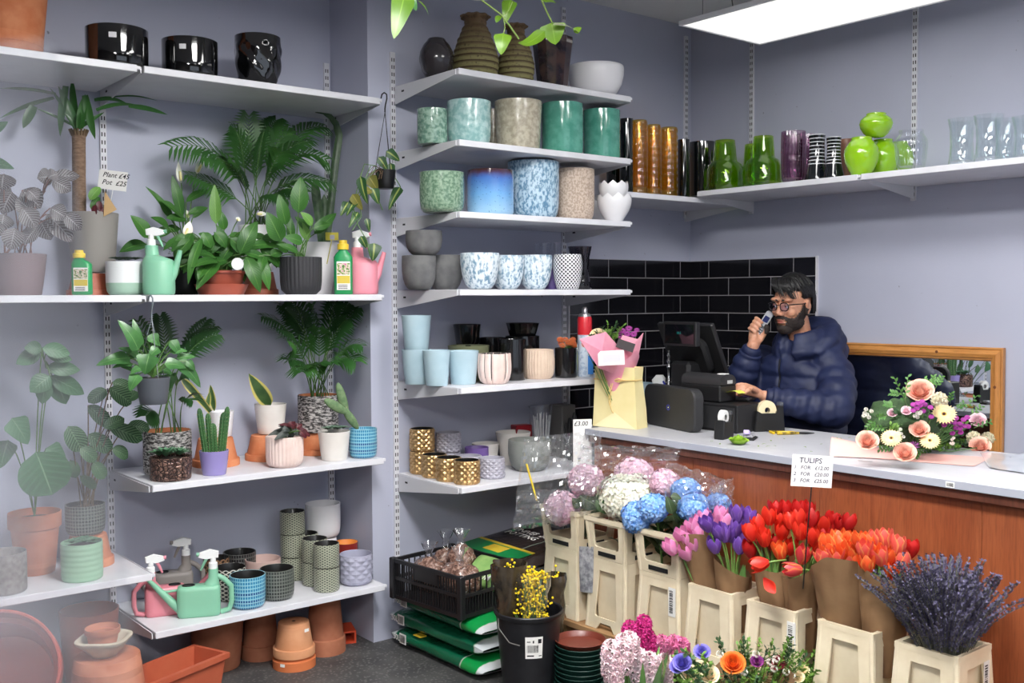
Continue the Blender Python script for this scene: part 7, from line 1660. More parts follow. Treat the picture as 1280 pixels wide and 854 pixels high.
# router
a, b = ct(815, 530), ct(869, 541); p = (a+b)/2; wd = (b-a).length*1.18; an = atan2((b-a).y, (b-a).x); H = zof(p, 842, 483)-ZT
t = thing('router', 'upright black router box with rounded corners and a small blue light', 'router', p+Vector((0, 0, EPS)), an)
def rrect(w, h, r, n=6, x0=0, y0=0):
    P = []
    for (sx, sy, a0) in ((1, -1, -pi/2), (1, 1, 0), (-1, 1, pi/2), (-1, -1, pi)):
        for i in range(n+1): q = a0+pi/2*i/n; P.append((x0+sx*(w/2-r)+r*cos(q), y0+sy*(h/2-r)+r*sin(q)))
    return P
m = MB(); m.prism(rrect(wd, H, .045, 10, 0, H/2), .05, T(0, .025, 0) @ RX(pi/2) @ T(0, 0, -.0), bev=.006); obj('case', m, m_bkp2, t, smooth=35)
f = MB(); f.lathe([(.0095, 0), (.0105, .0006), (.0125, .0006), (.0125, 0)], 24, M=T(0, -.0252, H*.5) @ RX(pi/2)); obj('ring_mark', f, mat('blue mark', (64, 70, 190), .4), t, smooth=0)
f = MB(); f.lathe([(.003, 0), (.0, .0006)], 12, M=T(0, -.0254, H*.5) @ RX(pi/2)); obj('indicator', f, emit('indicator light', (.9, .9, .4), 1.2), t, smooth=0)
# cash drawer, printer, till screen
def fbox(name, px0, px1, X, z0, z1, dep, m, parent, bev=.004, base=None):
    p0, p1 = onX(px0, 480, X), onX(px1, 480, X); b = MB(); o_ = parent.location; b.box((X-o_.x, p1.y-o_.y, z0-o_.z), (X+dep-o_.x, p0.y-o_.y, z1-o_.z), bev=bev); return obj(name, b, m, parent, smooth=0)
X0 = 3.52; zd = zof(onX(905, 507, X0), 905, 506)
p = onX(905, 520, X0); t = thing('cash_drawer', 'low wide black cash drawer under the receipt printer', 'cash drawer', (X0, p.y, ZT+EPS))
fbox('case', 868, 922, X0, ZT+EPS, zd, .20, m_bkp, t); f = fbox('drawer_front', 873, 918, X0-.004, ZT+.012, zd-.012, .004, m_bkp2, t, .001)
k_ = MB(); k_.lathe([(0, 0), (.009, 0), (.009, .004), (0, .004)], 16, M=T(-.004, 0, (zd-ZT)*.55) @ RY(-pi/2)); obj('lock', k_, m_steel, t)
X1 = 3.56; zp = zof(onX(885, 470, X1), 885, 468); p = onX(884, 490, X1); t = thing('receipt_printer', 'black receipt printer with a yellow paper slip sticking out', 'printer', (X1, p.y, zd+EPS))
fbox('body', 851, 900, X1, zd+EPS, zd+(zp-zd)*.62, .115, m_bkp, t, .006)
b = MB(); o_ = t.location; y0, y1 = onX(900, 480, X1).y-o_.y, onX(851, 480, X1).y-o_.y; z0_p, z1_p = (zp-zd)*.62, zp-zd
def lid(u, v): y = y0+(y1-y0)*u; a = pi*v; return (.057-.054*cos(a), y, z0_p+(z1_p-z0_p)*sin(a)**.6)
b.grid(lid, 8, 14); b.prism([(.057-.054*cos(pi*i/14), z0_p+(z1_p-z0_p)*sin(pi*i/14)**.6) for i in range(15)][::-1], .0012, T(0, y0+.0012, 0) @ RX(pi/2)); b.prism([(.057-.054*cos(pi*i/14), z0_p+(z1_p-z0_p)*sin(pi*i/14)**.6) for i in range(15)][::-1], .0012, T(0, y1, 0) @ RX(pi/2)); obj('lid', b, m_bkp2, t, smooth=40)
f = MB(); f.box((.04, y0+.01, z1_p-.006), (.075, y0+.05, z1_p+.002), bev=.001); obj('white_sticker', f, m_paper, t, smooth=0); f = MB(); f.box((.05, y0-.0012, z0_p+.005), (.085, y0, z0_p+.02)); obj('white_sticker', f, mat('grey sticker', (186, 188, 190), .6), t, smooth=0)
f = MB(); f.grid(lambda u, v: (.04+.05*u, y0+.004-.075*v, z0_p*.55+.012*sin(v*3)), 3, 8); obj('paper_slip', f, mat('yellow paper', (222, 228, 92), .7), t, smooth=60)
# till monitor: stand, tilted screen with its back to the shop, customer display
X2 = 3.66; pm = onX(902, 435, X2+.06); t = thing('till_monitor', 'black till monitor with its back to the shop and a small customer display', 'monitor', (X2, pm.y+.17, ZT+EPS))
o_ = t.location; y0 = pm.y-o_.y; zt0 = zof(onX(905, 407, X2), 905, 405)-o_.z; zb0 = zof(onX(925, 470, X2+.13), 925, 469)-o_.z
# screen: an upright slab leaning towards the customer at the top
Lx = .115; ang = atan2(Lx, zt0-zb0); hgt = sqrt(Lx*Lx+(zt0-zb0)**2); M = T(Lx, 0, zb0) @ RY(-ang)
b = MB(); b.box((-.014, y0, 0), (.012, y0+.34, hgt), M, bev=.006); obj('screen_case', b, m_bkp, t, smooth=0)
b = MB(); b.box((.0125, y0+.02, .02), (.0135, y0+.32, hgt-.02), M); obj('screen', b, mat('dark screen glass', (12, 14, 18), .08), t, smooth=0)
b = MB(); b.prism(rrect(.24, hgt*.72, .05, 6, 0, hgt*.42), .045, M @ T(-.013, y0+.17, 0) @ RZ(-pi/2) @ RX(pi/2), bev=.012); obj('back_bulge', b, m_bkp, t, smooth=40)
b = MB(); b.box((-.04, y0+.11, zb0-.12), (.08, y0+.23, zb0+.06), bev=.015); obj('stand_neck', b, m_bkp, t, smooth=0); b = MB(); b.box((-.06, y0+.06, 0), (.12, y0+.28, .02), bev=.006); b.box((-.02, y0+.12, .02), (.06, y0+.22, zb0-.11), bev=.008); obj('stand_base', b, m_bkp, t, smooth=0)
Xd = X2-.10; a, c_ = onX(829, 417, Xd), onX(870, 419, Xd); zt1, zb1 = zof(a, 829, 402)-o_.z, zof(a, 829, 432)-o_.z
b = MB(); b.box((Xd-o_.x, c_.y-o_.y, zb1), (Xd+.03-o_.x, a.y-o_.y, zt1), bev=.003); cdisp = obj('customer_display', b, m_bkp, t, smooth=0)
b = MB(); b.box((Xd-o_.x-.0012, c_.y-o_.y+.012, zb1+.012), (Xd-o_.x-.0004, a.y-o_.y-.012, zt1-.012)); obj('display_window', b, mat('dark screen glass', (12, 14, 18), .08), cdisp, smooth=0)
writing(cdisp, '10.5', .016, T(Xd-o_.x-.0018, (a.y+c_.y)/2-o_.y+.016, (zt1+zb1)/2) @ RZ(-pi/2) @ RX(pi/2), emit('green display digits', (.02, .3, .28), .6), 0, 'digits')
b = MB(); b.tube([(Xd+.03-o_.x, (a.y+c_.y)/2-o_.y, (zt1+zb1)/2), (-.01, y0+.2, (zt1+zb1)/2-.02)], .012, 8); obj('display_arm', b, m_bkp, t)
# receipt spindle: slim ornamental metal post
p = onZ(836, 525, ZT); p = Vector((3.62, onX(836, 500, 3.62).y, ZT)); h = zof(p, 836, 437)-ZT; t = thing('metal_post', 'slim turned steel post standing behind the router', 'stand', p+Vector((0, 0, EPS)))
b = MB(); r_ = 2.2*mpp(p); b.lathe([(0, 0), (.04, 0), (.04, .006), (r_*1.1, .012), (r_*1.1, h*.6), (r_*.8, h*.62), (r_*.8, h*.74), (r_*1.5, h*.76), (r_*.7, h*.80), (r_*1.5, h*.84), (r_*.7, h*.88), (r_*1.3, h*.92), (r_*.5, h*.96), (r_*.9, h*.985), (0, h)], 18); obj('post', b, m_steel, t)
# spray bottle and grey tub behind the bag
p = Vector((3.7, onX(824, 490, 3.7).y, ZT)); h = zof(p, 820, 469)-ZT; t = thing('spray_bottle', 'white spray bottle with a blue trigger behind the router', 'bottle', p+Vector((0, 0, EPS)), 0)
b = MB(); loft(b, [(0, 0, 0, .036, .03), (.01, 0, 0, .038, .032), (h*.6, 0, 0, .036, .03), (h*.72, 0, 0, .016, .016), (h*.78, 0, 0, .014, .014)], 24, 2.4); obj('bottle', b, m_nozw, t)
b = MB(); b.prism([(-.03, 0), (.03, 0), (.034, .02), (.01, .045), (-.02, .046), (-.034, .03)], .024, T(0, .012, h*.78) @ RZ(pi/2+.2) @ RX(pi/2), bev=.004); obj('spray_head', b, m_nozw, t); b = MB(); b.tube([(0, -.026, h*.86), (0, -.036, h*.80), (0, -.03, h*.74)], .005, 8); obj('trigger', b, mat('blue plastic', (44, 50, 150), .4), t)
p = Vector((3.66, onX(803, 500, 3.66).y, ZT)); t = thing('storage_tub', 'grey blue translucent tub on a dark box behind the gift bag', 'tub', p+Vector((0, 0, EPS)), 0); h1 = zof(p, 803, 498)-ZT; h2 = zof(p, 803, 479)-ZT
b = MB(); b.box((-.06, -.06, 0), (.06, .06, h1), bev=.004); obj('box', b, m_bkp2, t, smooth=0); b = MB(); loft(b, [(h1+.001, 0, 0, .05, .055), (h2, 0, 0, .062, .066), (h2, 0, 0, .058, .062), (h1+.006, 0, 0, .046, .05)], 28, 3, False); obj('tub', b, mat('grey blue plastic', (148, 170, 184), .3), t)
# tape dispensers
def tape(label, px, pyb, pyt, w, an, cap, dx):
    p = ct(px, pyb); p = p+Vector((dx, 0, 0)); k = mpp(p); H = zof(p, px, pyt)-ZT; W_ = w*k; t = thing('tape_dispenser', label, 'tape dispenser', p+Vector((0, 0, EPS)), an, 'tape dispensers')
    b = MB(); b.prism([(-W_*.5, 0), (W_*.5, 0), (W_*.44, H*.80), (W_*.3, H*.80), (W_*.2, H*.58), (-W_*.28, H*.58), (-W_*.42, H*.66)], .045, T(0, .0225, 0) @ RX(pi/2), bev=.004); obj('body', b, m_bkp, t, smooth=30)
    r_ = MB(); r_.lathe([(.012, -.011), (W_*.30, -.011), (W_*.30, .011), (.012, .011)], 28, M=T(-W_*.06, 0, H*.98-W_*.30) @ RX(pi/2)); obj('tape_roll', r_, cap, t)
    c = MB(); c.box((W_*.34, -.016, H*.70), (W_*.46, .016, H*.92), bev=.001); obj('cutter', c, glass('clear plastic', (226, 228, 230), .1, 2.2, .06), t, smooth=0)
tape('black tape dispenser with a white roll in front of the cash drawer', 899, 549, 512, 30, .25, m_paper, .03)
tape('black tape dispenser with a cream roll right of the cash drawer', 960, 539, 500, 40, -.5, mat('cream tape', (226, 212, 174), .6), .0)
# card reader, gadget tray, flower head, pliers, leaf scraps
p = Vector((3.72, onX(932, 500, 3.72).y, 0)); z_ = zd+EPS; t = thing('card_reader', 'dark card reader lying on the cash drawer beside the hand', 'card reader', (p.x, p.y, z_), .3); b = MB(); b.box((-.05, -.035, 0), (.05, .035, .022), bev=.008); obj('case', b, m_bkp2, t, smooth=0); b = MB(); b.box((-.045, -.03, .0222), (-.01, .03, .0232)); obj('screen', b, mat('purple lit screen', (70, 40, 96), .3), t, smooth=0)
p = ct(936, 549); t = thing('gadget_tray', 'small black tray holding a silver and purple gadget', 'tray', p+Vector((0, 0, EPS)), .5); b = MB(); b.box((-.05, -.03, 0), (.05, .03, .006), bev=.002); obj('tray', b, m_bkp, t, smooth=0)
b = MB(); b.box((-.03, -.02, .0065), (.04, .02, .02), bev=.004); obj('gadget', b, mat('scuffed silver plastic', (120, 120, 128), .35, (190, 190, 196), 60), t, smooth=0); b = MB(); b.box((-.045, -.008, .012), (-.015, .016, .03), RY(.3), bev=.002); obj('purple_tab', b, mat('pale purple plastic', (186, 170, 220), .4), t, smooth=0)
p = ct(923.5, 556); k = mpp(p); m_lg = rosem('bright green petals', (170, 210, 66), (92, 138, 28)); tag(obj('carnation', rose_mesh(m_lg, (0, 0, .002), (0, 0, 1), 10.5*k, 7, 3), m_lg, None, p+Vector((0, 0, EPS)), smooth=60), 'bright green carnation head lying at the counter edge', 'flower').scale = (1, 1, 1.25)
def pliers(label, px, py, rz, s_=1):
    p = ct(px, py); t = thing('secateurs', label, 'secateurs', p+Vector((0, 0, .006)), rz, 'secateurs on the counter')
    for sg in (-1, 1):
        b = MB(); b.tube([(.0, 0, 0), (-.03*s_, sg*.012*s_, 0), (-.085*s_, sg*.022*s_, 0)], [.004, .006, .005], 8); obj('handle', b, mat('yellow grip', (226, 190, 40), .4) if sg > 0 else mat('black and yellow grip', (40, 38, 34), .4, (226, 190, 40), 40), t)
        b = MB(); b.tube([(0, 0, 0), (.025*s_, sg*.006, 0), (.055*s_, sg*.001, 0)], [.005, .005, .0015], 6); obj('blade', b, m_steel if sg > 0 else m_bkp, t)
pliers('yellow and black secateurs beside the cream tape dispenser', 962, 541, 1.2, .7); pliers('yellow and black secateurs in the middle of the counter', 999, 543, -.75, 1.15)
rr = random.Random(5); m_scrap = mat('leaf scraps green', (134, 164, 70), .8)
for i, (x, y) in enumerate([(888, 552), (952, 556), (957, 559), (970, 558), (980, 549), (948, 559), (1008, 560), (1015, 565), (1052, 549), (1060, 548), (1047, 549), (964, 552), (900, 556), (1025, 556)]):
    p = ct(x, y); b = MB(); blade(b, (0, 0, 0), (rr.uniform(.012, .022), 0, .002), .007, (0, 0, 1), 'ovate', .1, .3, 4); o = obj('leaf_scrap', b, m_scrap, None, p+Vector((0, 0, .001)), (0, 0, rr.uniform(0, 6))); tag(o, 'green leaf scrap on the counter '+('near the tape dispenser', 'left of the secateurs', 'by the carnation head, farther', 'below the secateurs', 'behind the carnation head', 'right beside the carnation head', 'between the secateurs and sign', 'nearest above the price sign', 'by the jacket hem, middle', 'by the jacket hem, right', 'by the jacket hem, left', 'in front of the cream tape', 'left of the carnation head', 'right of the secateurs, toward the wrapping paper')[i], 'leaf', 'leaf scraps on the counter')
# ------------------------------------------------------------------ big bouquet in pink paper
zf = zz(1030, 460, 5.333); Pc = ct(1150, 577); Yc = Pc.y+.07
t = thing('hand_tied_bouquet', 'large hand-tied bouquet of peach roses and gerberas lying on pink paper', 'flowers', (Pc.x+.1, Yc, ZT+EPS)); o_ = t.location
def P3(x, y, d=0): q = onY(*zf(x, y), Yc+d); return Vector((q.x, q.y, max(q.z, ZT+.012)))
kf = mpp(Pc); rr = random.Random(3)
m_pchp = mat('pale pink wrapping paper', (232, 180, 172), .6, (226, 170, 162), 5)
FLW = [(640,165,'rose',75,.0),(635,418,'rose',55,-.06),(540,575,'rose',62,-.12),(290,495,'rose',62,-.02),(1040,590,'rose',58,-.08),(800,310,'ger',84,-.05),(448,470,'ger',72,-.08),(705,487,'ger',70,-.10),(1025,355,'ros2',46,.0),(550,290,'ros2',30,-.03),(455,305,'ros2',28,.0),(770,215,'ast',70,.03),(1000,470,'ast',62,-.04),(1090,470,'ast',56,-.02),(300,300,'wax',50,.06),(630,325,'wax',46,-.06),(505,440,'wax',40,-.09),(850,485,'wax',36,-.09),(560,545,'orc',56,-.10),(600,520,'orc',40,-.09)]
for i, (x, y, kd, r, dd) in enumerate(FLW):
    p = P3(x, y, dd); R = r/5.333*mpp(p); d = fd(p); root = Vector((-.02, .02, .03))
    if kd == 'rose': on_stem(t, o_, p, m_peach, 'rose', rose_mesh(None, p-o_, d, R, 7, i), root)
    elif kd == 'ros2': on_stem(t, o_, p, rosem('pale pink petal', (246, 222, 228), (216, 150, 172)) if i == 8 else bpy.data.materials['pale pink petal'], 'flower', rose_mesh(None, p-o_, d, R, 5, i), root)
    elif kd == 'ger':
        f = on_stem(t, o_, p, petal2('cream gerbera petal', (246, 222, 172), (240, 206, 150)), 'gerbera', daisy_mesh(p-o_, d, R, 24, i, 3), root); c = MB(); c.ball(p-o_+d.normalized()*R*.06, (R*.13,)*3, 10, 6); e = obj('dark_eye', c, mat('dark flower eye', (62, 34, 24), .9), t, smooth=180); c = MB(); c.add(*[[tuple(p-o_+d.normalized()*.003+(d.orthogonal().normalized()*cos(a)+d.cross(d.orthogonal()).normalized()*sin(a))*R*.26*(1 if j else .0)) for j, a in enumerate([0]+[k*.5236 for k in range(12)])], [(0, 1+k, 1+(k+1) % 12) for k in range(12)]]); obj('eye_ring', c, mat('golden eye ring', (214, 168, 84), .9), t)
    elif kd == 'orc': on_stem(t, o_, p, m_pur, 'flower', daisy_mesh(p-o_, d, R, 6, i, 2), root)
    elif kd == 'ast': f = star_cluster([p-o_], i, 26, R*.5, R*.55); stuff(obj('astilbe_plume', f, petal2('cream plume', (244, 236, 214), (232, 222, 190)), t, smooth=0))
    else: f = star_cluster([p-o_+Vector((rr.uniform(-1, 1)*R*.8, rr.uniform(-1, 1)*R*.4, rr.uniform(-1, 1)*R*.7)) for _ in range(6)], i, 8, R*.16, R*.22); stuff(obj('waxflowers', f, m_whf, t, smooth=0))
m_chr = petal2('purple button flower', (168, 58, 150), (136, 40, 126))
for i, (x, y) in enumerate([(595,250),(625,240),(655,230),(672,250),(595,288),(620,275),(660,292),(715,330),(710,268),(800,385),(835,365),(880,340),(930,350),(870,372),(905,378),(880,405),(935,392),(855,440),(910,435),(955,335),(960,395),(640,255),(905,410)]):
    p = P3(x, y, -.05); R = 19/5.333*mpp(p); d = fd(p).normalized(); b = MB(); b.lathe([(0, 0), (R*.9, R*.25), (R, R*.5), (R*.75, R*.75), (R*.2, R*.6), (0, R*.55)], 14, M=T(*(p-o_)) @ d.to_track_quat('Z', 'Y').to_matrix().to_4x4()); on_stem(t, o_, p, m_chr, 'button_flower', b, Vector((-.02, .02, .03)))
lm_ruscus = leafmat('bouquet leaf', (66, 116, 54), (94, 144, 66), (140, 176, 100), .03)
for i, (a, b, n_) in enumerate([((560,260),(470,70),9),((540,230),(560,60),8),((480,260),(410,240),8),((520,180),(450,170),7),((700,150),(670,75),8),((720,140),(730,60),8),((740,140),(785,60),8),((840,240),(850,170),6),((880,280),(930,240),7),((930,290),(1020,185),6),((970,320),(1050,260),6),((1000,400),(1110,360),7),((350,340),(290,400),7),((420,400),(330,400),7),((620,560),(700,620),8),((740,540),(850,620),9),((800,560),(980,640),9),((650,540),(610,610),7),((460,540),(370,545),7),((700,420),(760,390),8),((960,520),(1060,500),7),((560,350),(590,430),8),((860,520),(900,570),8),((420,320),(360,330),6),((1080,560),(1130,510),6),((640,460),(560,480),8),((780,430),(830,410),6),((520,380),(470,350),7)]):
    p0, p1 = P3(*a, -.03), P3(*b, -.02+rr.uniform(-.04, .05)); st = MB(); st.tube([p0-o_, p1-o_], .0014, 5); so = obj('leaf_spray', st, m_stem, t)
    for j in range(n_):
        q = p0.lerp(p1, .25+.75*j/(n_-1))-o_; ax = (p1-p0).normalized(); sd = ax.cross(CAMDIR(p0)).normalized()*(1 if j % 2 else -1); l = 34/5.333*kf*rr.uniform(.75, 1.1); b_ = MB(); blade(b_, q, q+(ax*.7+sd*.75+Vector((0, 0, .15))).normalized()*l, l*.5, CAMDIR(p0)+Vector((rr.uniform(-.4, .4), 0, rr.uniform(0, .5))), 'lance', .1, .3, 5); obj('leaf', b_, lm_ruscus, so, smooth=60)
for i in range(46): x, y = rr.uniform(380, 1040), rr.uniform(280, 610); p1 = P3(x, y, rr.uniform(-.05, .06)); sprig(t, o_, o_+Vector((0, .02, .05)).lerp(p1-o_, .55), p1, m_sprigd if i % 3 else m_sprig, 700+i, .024, 16, .011)
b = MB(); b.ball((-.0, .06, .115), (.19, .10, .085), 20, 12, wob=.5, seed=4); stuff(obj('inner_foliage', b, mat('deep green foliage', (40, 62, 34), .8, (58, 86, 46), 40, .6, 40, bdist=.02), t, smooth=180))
# wrapping paper sheets
pa = [ct(*zf(x, y)) for x, y in ((40, 585), (1000, 660), (1110, 600), (480, 560), (110, 545))]
f = MB(); f.add([q-o_+Vector((0, 0, .002)) for q in pa], [(0, 1, 2, 3, 4)]); o = obj('wrapping_paper', f, m_pchp, t, smooth=0)
f = MB(); A_, B_, C_, D_ = P3(75, 495, -.16), P3(480, 608, -.20), P3(110, 590, -.2), P3(45, 560, -.17)
def roll(u, v): q = (Vector(ct(*zf(60, 590))).lerp(ct(*zf(600, 615)), u)); h = (.058*(1-u)**.8+.004)*sin(pi*min(v*.75, 1))**.8; return tuple(q+Vector((.09*v*(1-.5*u)-.02, .05*v*(1-u), h+.003))-o_)
f.grid(roll, 16, 10); obj('paper_fold', f, m_pchp, t, smooth=80)
f = MB(); q = ct(*zf(275, 627)); f.box((-.025, -.008, 0), (.025, .008, .0012), T(*(q-o_+Vector((0, 0, .004)))) @ RZ(-1.3)); obj('grey_sticker', f, mat('grey sticker', (186, 188, 190), .6), t, smooth=0)
pa = [ct(x, y) for x, y in ((1236, 586), (1300, 596), (1300, 570), (1225, 567))]; f = MB(); c = sum(pa, Vector())/4
f.grid(lambda u, v: tuple((pa[0]*(1-u)+pa[1]*u)*(1-v)+(pa[3]*(1-u)+pa[2]*u)*v-c+Vector((0, 0, .004+.003*noise.noise(Vector((u*6, v*5, 0)))))), 14, 10); tag(obj('plastic_sheet', f, mat('glossy clear sheet over counter', (200, 206, 214), .12, coat=.6), None, c, smooth=80), 'glossy plastic sheet lying on the counter right of the bouquet', 'sheet')
# ------------------------------------------------------------------ mirror in a pine frame, leaning on the right wall
m_pine = wood_mat('orange pine', (190, 126, 62), (212, 150, 84), .4, 1.0, .25, (3, .5, 5)); m_pine2 = wood_mat('orange pine upright', (184, 120, 58), (208, 146, 80), .4, 1.0, .25, (4, 4, .5))
YM0, YM1, ZM0, ZM1 = 2.118, 3.22, .58, 1.312; t = thing('framed_mirror', 'wide mirror in a moulded pine frame leaning against the wall behind the counter', 'mirror', (XC-.03, YM0, ZM0)); o_ = t.location
def frame_bar(p0, p1, inward, m_, name='frame_rail'):
    """moulded bar between two outer corners, mitred"""
    b = MB(); prof = [(0, .0), (0, .020), (.006, .026), (.012, .022), (.030, .030), (.046, .024), (.050, .016), (.056, .016), (.062, .006), (.062, .0)]
    d = (p1-p0).normalized(); V = []
    for q, s_ in ((p0, 1), (p1, -1)):
        for w, h in prof: V.append(q+inward*w+d*s_*w+Vector((-h, 0, 0)))
    n = len(prof); b.add([v-o_ for v in V], [(i, (i+1) % n, n+(i+1) % n, n+i) for i in range(n)]+[tuple(range(n)), tuple(range(2*n-1, n-1, -1))]); return obj(name, b, m_, t, smooth=0)
xm = XC-.008; cs = [Vector((xm, YM0, ZM0)), Vector((xm, YM1, ZM0)), Vector((xm, YM1, ZM1)), Vector((xm, YM0, ZM1))]
frame_bar(cs[3], cs[2], Vector((0, 0, -1)), m_pine); frame_bar(cs[0], cs[1], Vector((0, 0, 1)), m_pine); frame_bar(cs[0], cs[3], Vector((0, 1, 0)), m_pine2, 'frame_stile'); frame_bar(cs[1], cs[2], Vector((0, -1, 0)), m_pine2, 'frame_stile')
b = MB(); b.box((xm-.007-o_.x, .055, .055), (xm-.002-o_.x, YM1-YM0-.055, ZM1-ZM0-.055)); obj('mirror_glass', b, mat('mirror silver', (222, 226, 228), .01, metal=1), t, smooth=0)
for y, z in ((.031, .56), (.031, .22), (.30, .705)):
    b = MB(); b.lathe([(.007, 0), (0, .0006)], 12, M=T(xm-.0302-o_.x, y, z) @ RY(-pi/2)); obj('knot', b, mat('pine knot', (112, 62, 32), .6), t, smooth=0)
# a low ledge behind the counter carries the mirror
b = MB(); b.box((XC-.20, 1.9, .54), (XC-.001, 3.3, .578)); struct('trim_1', b, mat('dark ledge', (52, 54, 62), .6))
# ------------------------------------------------------------------ things at the right end of the fifth and lowest middle shelves
s = sB[4]
P, q = potted('potted_flowers', 'black glazed pot with small dark red flowers', 707.5, 435, 28, 'cyl', m_blackg, s, .13); rr = random.Random(4)
for i in range(16):
    x, y = 696+23*rr.random(), 424+10*rr.random(); p = P.at(x, y, rr.uniform(-.03, .03)); b = daisy_mesh(p-P.o, fd(p), 4.5*mpp(p), 12, i, 3); f = obj('flower', b, mat('dark red flower', (150, 30, 32), .7, (206, 120, 50), 200), P.t, smooth=60); st = MB(); st.tube([q.top-P.o, p-P.o], .0012, 4); g_ = obj('stem', st, m_stem, P.t)
p = s.at(731, .11); R = 9*mpp(p); H = s.height(731, 384, .11)-s.z; t = thing('aerosol_can', 'white aerosol can with a red top end and pale blue print', 'aerosol can', p+Vector((0, 0, EPS)))
b = MB(); b.lathe([(0, 0), (R*.95, 0), (R, .004), (R, H*.60)], 32); obj('can', b, mat('pale blue white can', (206, 218, 232), .3, (170, 190, 214), 60, contrast=(.55, .6)), t); b = MB(); b.lathe([(R, H*.602), (R, H*.83), (R*.9, H*.86)], 32); obj('red_band', b, mat('red can band', (206, 40, 52), .3), t)
b = MB(); b.lathe([(R*.9, H*.862), (R*.75, H*.90), (R*.42, H*.915), (R*.40, H*.97), (R*.25, H), (0, H)], 24); obj('cap', b, mat('silver cap', (180, 180, 184), .3, metal=.8), t); b = MB(); b.box((R*.2, -R*.99, .012), (R*.95, -R*.55, H*.3), RZ(-.5)); obj('blue_print', b, mat('blue print', (60, 130, 206), .4), t)
p = s.at(720, .30); t = thing('glass_jar', 'small glass jar with a yellow green label behind the aerosol can', 'jar', p+Vector((0, 0, EPS))); R = 8*mpp(p); H = s.height(720, 424, .30)-s.z; b = MB(); b.lathe([(0, 0), (R, 0), (R, H*.7), (R*.6, H*.85), (R*.6, H), (0, H)], 24); obj('jar', b, m_gclear, t); b = MB(); b.lathe([(R*1.01, H*.1), (R*1.01, H*.6)], 24); obj('label', b, mat('yellow green label', (190, 200, 90), .6), t)
s = sB[5]
p = s.at(652, .40); t = thing('red_box', 'red box at the back of the lowest middle shelf', 'box', p+Vector((0, 0, EPS)), -.2); b = MB(); b.box((-.045, -.03, 0), (.045, .03, s.height(652, 531, .40)-s.z), bev=.004); obj('box', b, mat('red card', (150, 22, 34), .4), t, smooth=0)
p = s.at(703, .36); t = thing('storage_box', 'tall grey box at the right end of the lowest middle shelf', 'box', p+Vector((0, 0, EPS)), 0); b = MB(); b.box((-.045, -.05, 0), (.045, .05, s.height(700, 506, .36)-s.z), bev=.004); obj('box', b, mat('warm grey card', (110, 108, 106), .7), t, smooth=0)
p = s.at(676, .33); t = thing('stick_bag', 'clear plastic bag of white plastic forks standing on the lowest middle shelf', 'bag', p+Vector((0, 0, EPS)), 0); H = s.height(672, 508, .33)-s.z; k = mpp(p); rr = random.Random(2); b = MB()
for i in range(26): x, y = rr.uniform(-11, 11)*k, rr.uniform(-8, 8)*k; b.tube([(x*.7, y*.7, .03), (x+rr.uniform(-.01, .01), y, H*rr.uniform(.7, .88))], .0022, 5)
stuff(obj('white_sticks', b, m_nozw, t)); f = MB(); f.grid(lambda u, v: ((10+7*v)*k*cos(2*pi*u)*(1+.15*noise.noise(Vector((cos(2*pi*u)*2, sin(2*pi*u)*2, v*4)))), (9+3*v)*k*sin(2*pi*u), H*v+.01*noise.noise(Vector((u*9, v*3, 1)))), 30, 12); obj('bag', f, m_film, t, smooth=30)
for i, (px, d, top, w, lb) in enumerate(((716, .25, 522, 5, 'dark pen standing in the clutter left of the gift bag'), (722, .2, 515, 6, 'dark marker standing in the clutter left of the gift bag'), (712, .3, 528, 5, 'grey tool handle in the clutter at the shelf end'))):
    p = sB[5].at(px-4, d); H = s.height(px, top, d)-s.z; b = MB(); R = w*.5*mpp(p); b.lathe([(0, 0), (R, 0), (R, H*.9), (R*.5, H), (0, H)], 12); tag(obj('pen', b, m_bkp if i < 2 else m_bkp2, None, p+Vector((0, 0, EPS))), lb, 'pen', 'pens at the shelf end')
pc = onY(728, 531, 3.40); t = thing('price_ticket', 'white ticket with a handwritten price leaning left of the gift bag', 'card', (pc.x, 3.40, s.z+.003), -.5); k = mpp(pc); zc_ = pc.z-s.z; b = MB(); b.box((-12*k, -.0005, 0), (12*k, .0005, zc_+6*k)); obj('card', b, m_paper, t, smooth=0); writing(t, '£3.00', 8*k, T(-11*k, -.001, zc_-2*k) @ RX(pi/2), m_ink, .15)
# ------------------------------------------------------------------ the man behind the counter
import numpy as np
def remesh(mb, voxel, name, smooth_it=2, fac=.5):
    """fuse overlapping closed shapes into one continuous surface"""
    me = bpy.data.meshes.new(name+'_raw'); me.from_pydata(mb.v, [], mb.f); o = bpy.data.objects.new('tmp', me); C.objects.link(o)
    r = o.modifiers.new('r', 'REMESH'); r.mode = 'VOXEL'; r.voxel_size = voxel
    if smooth_it: s_ = o.modifiers.new('s', 'SMOOTH'); s_.iterations = smooth_it; s_.factor = fac
    out = bpy.data.meshes.new_from_object(o.evaluated_get(bpy.context.evaluated_depsgraph_get())); bpy.data.objects.remove(o); out.name = name
    out.polygons.foreach_set('use_smooth', [True]*len(out.polygons)); return out
def coords(me): a = np.empty(len(me.vertices)*3, 'f'); me.vertices.foreach_get('co', a); return a.reshape(-1, 3)
def setco(me, a): me.vertices.foreach_set('co', a.astype('f').ravel()); me.update()
def capsule(mb, pts, rad, n=14): 
    """tapered rounded limb"""
    pts = [Vector(p) for p in pts]; mb.tube(pts, rad, n); mb.ball(pts[0], rad[0], n, 8); mb.ball(pts[-1], rad[-1], n, 8)
PX = lambda px, py, X: onX(px, py, X)
HC = PX(990, 381.5, 4.06)                       # middle of the head
yaw = pi+.02                                    # he faces the customer side, -x
HM = T(*HC) @ RZ(yaw) @ RY(.12) @ RX(-.03)
def hp(x, y, z): return HM @ Vector((x, y, z))
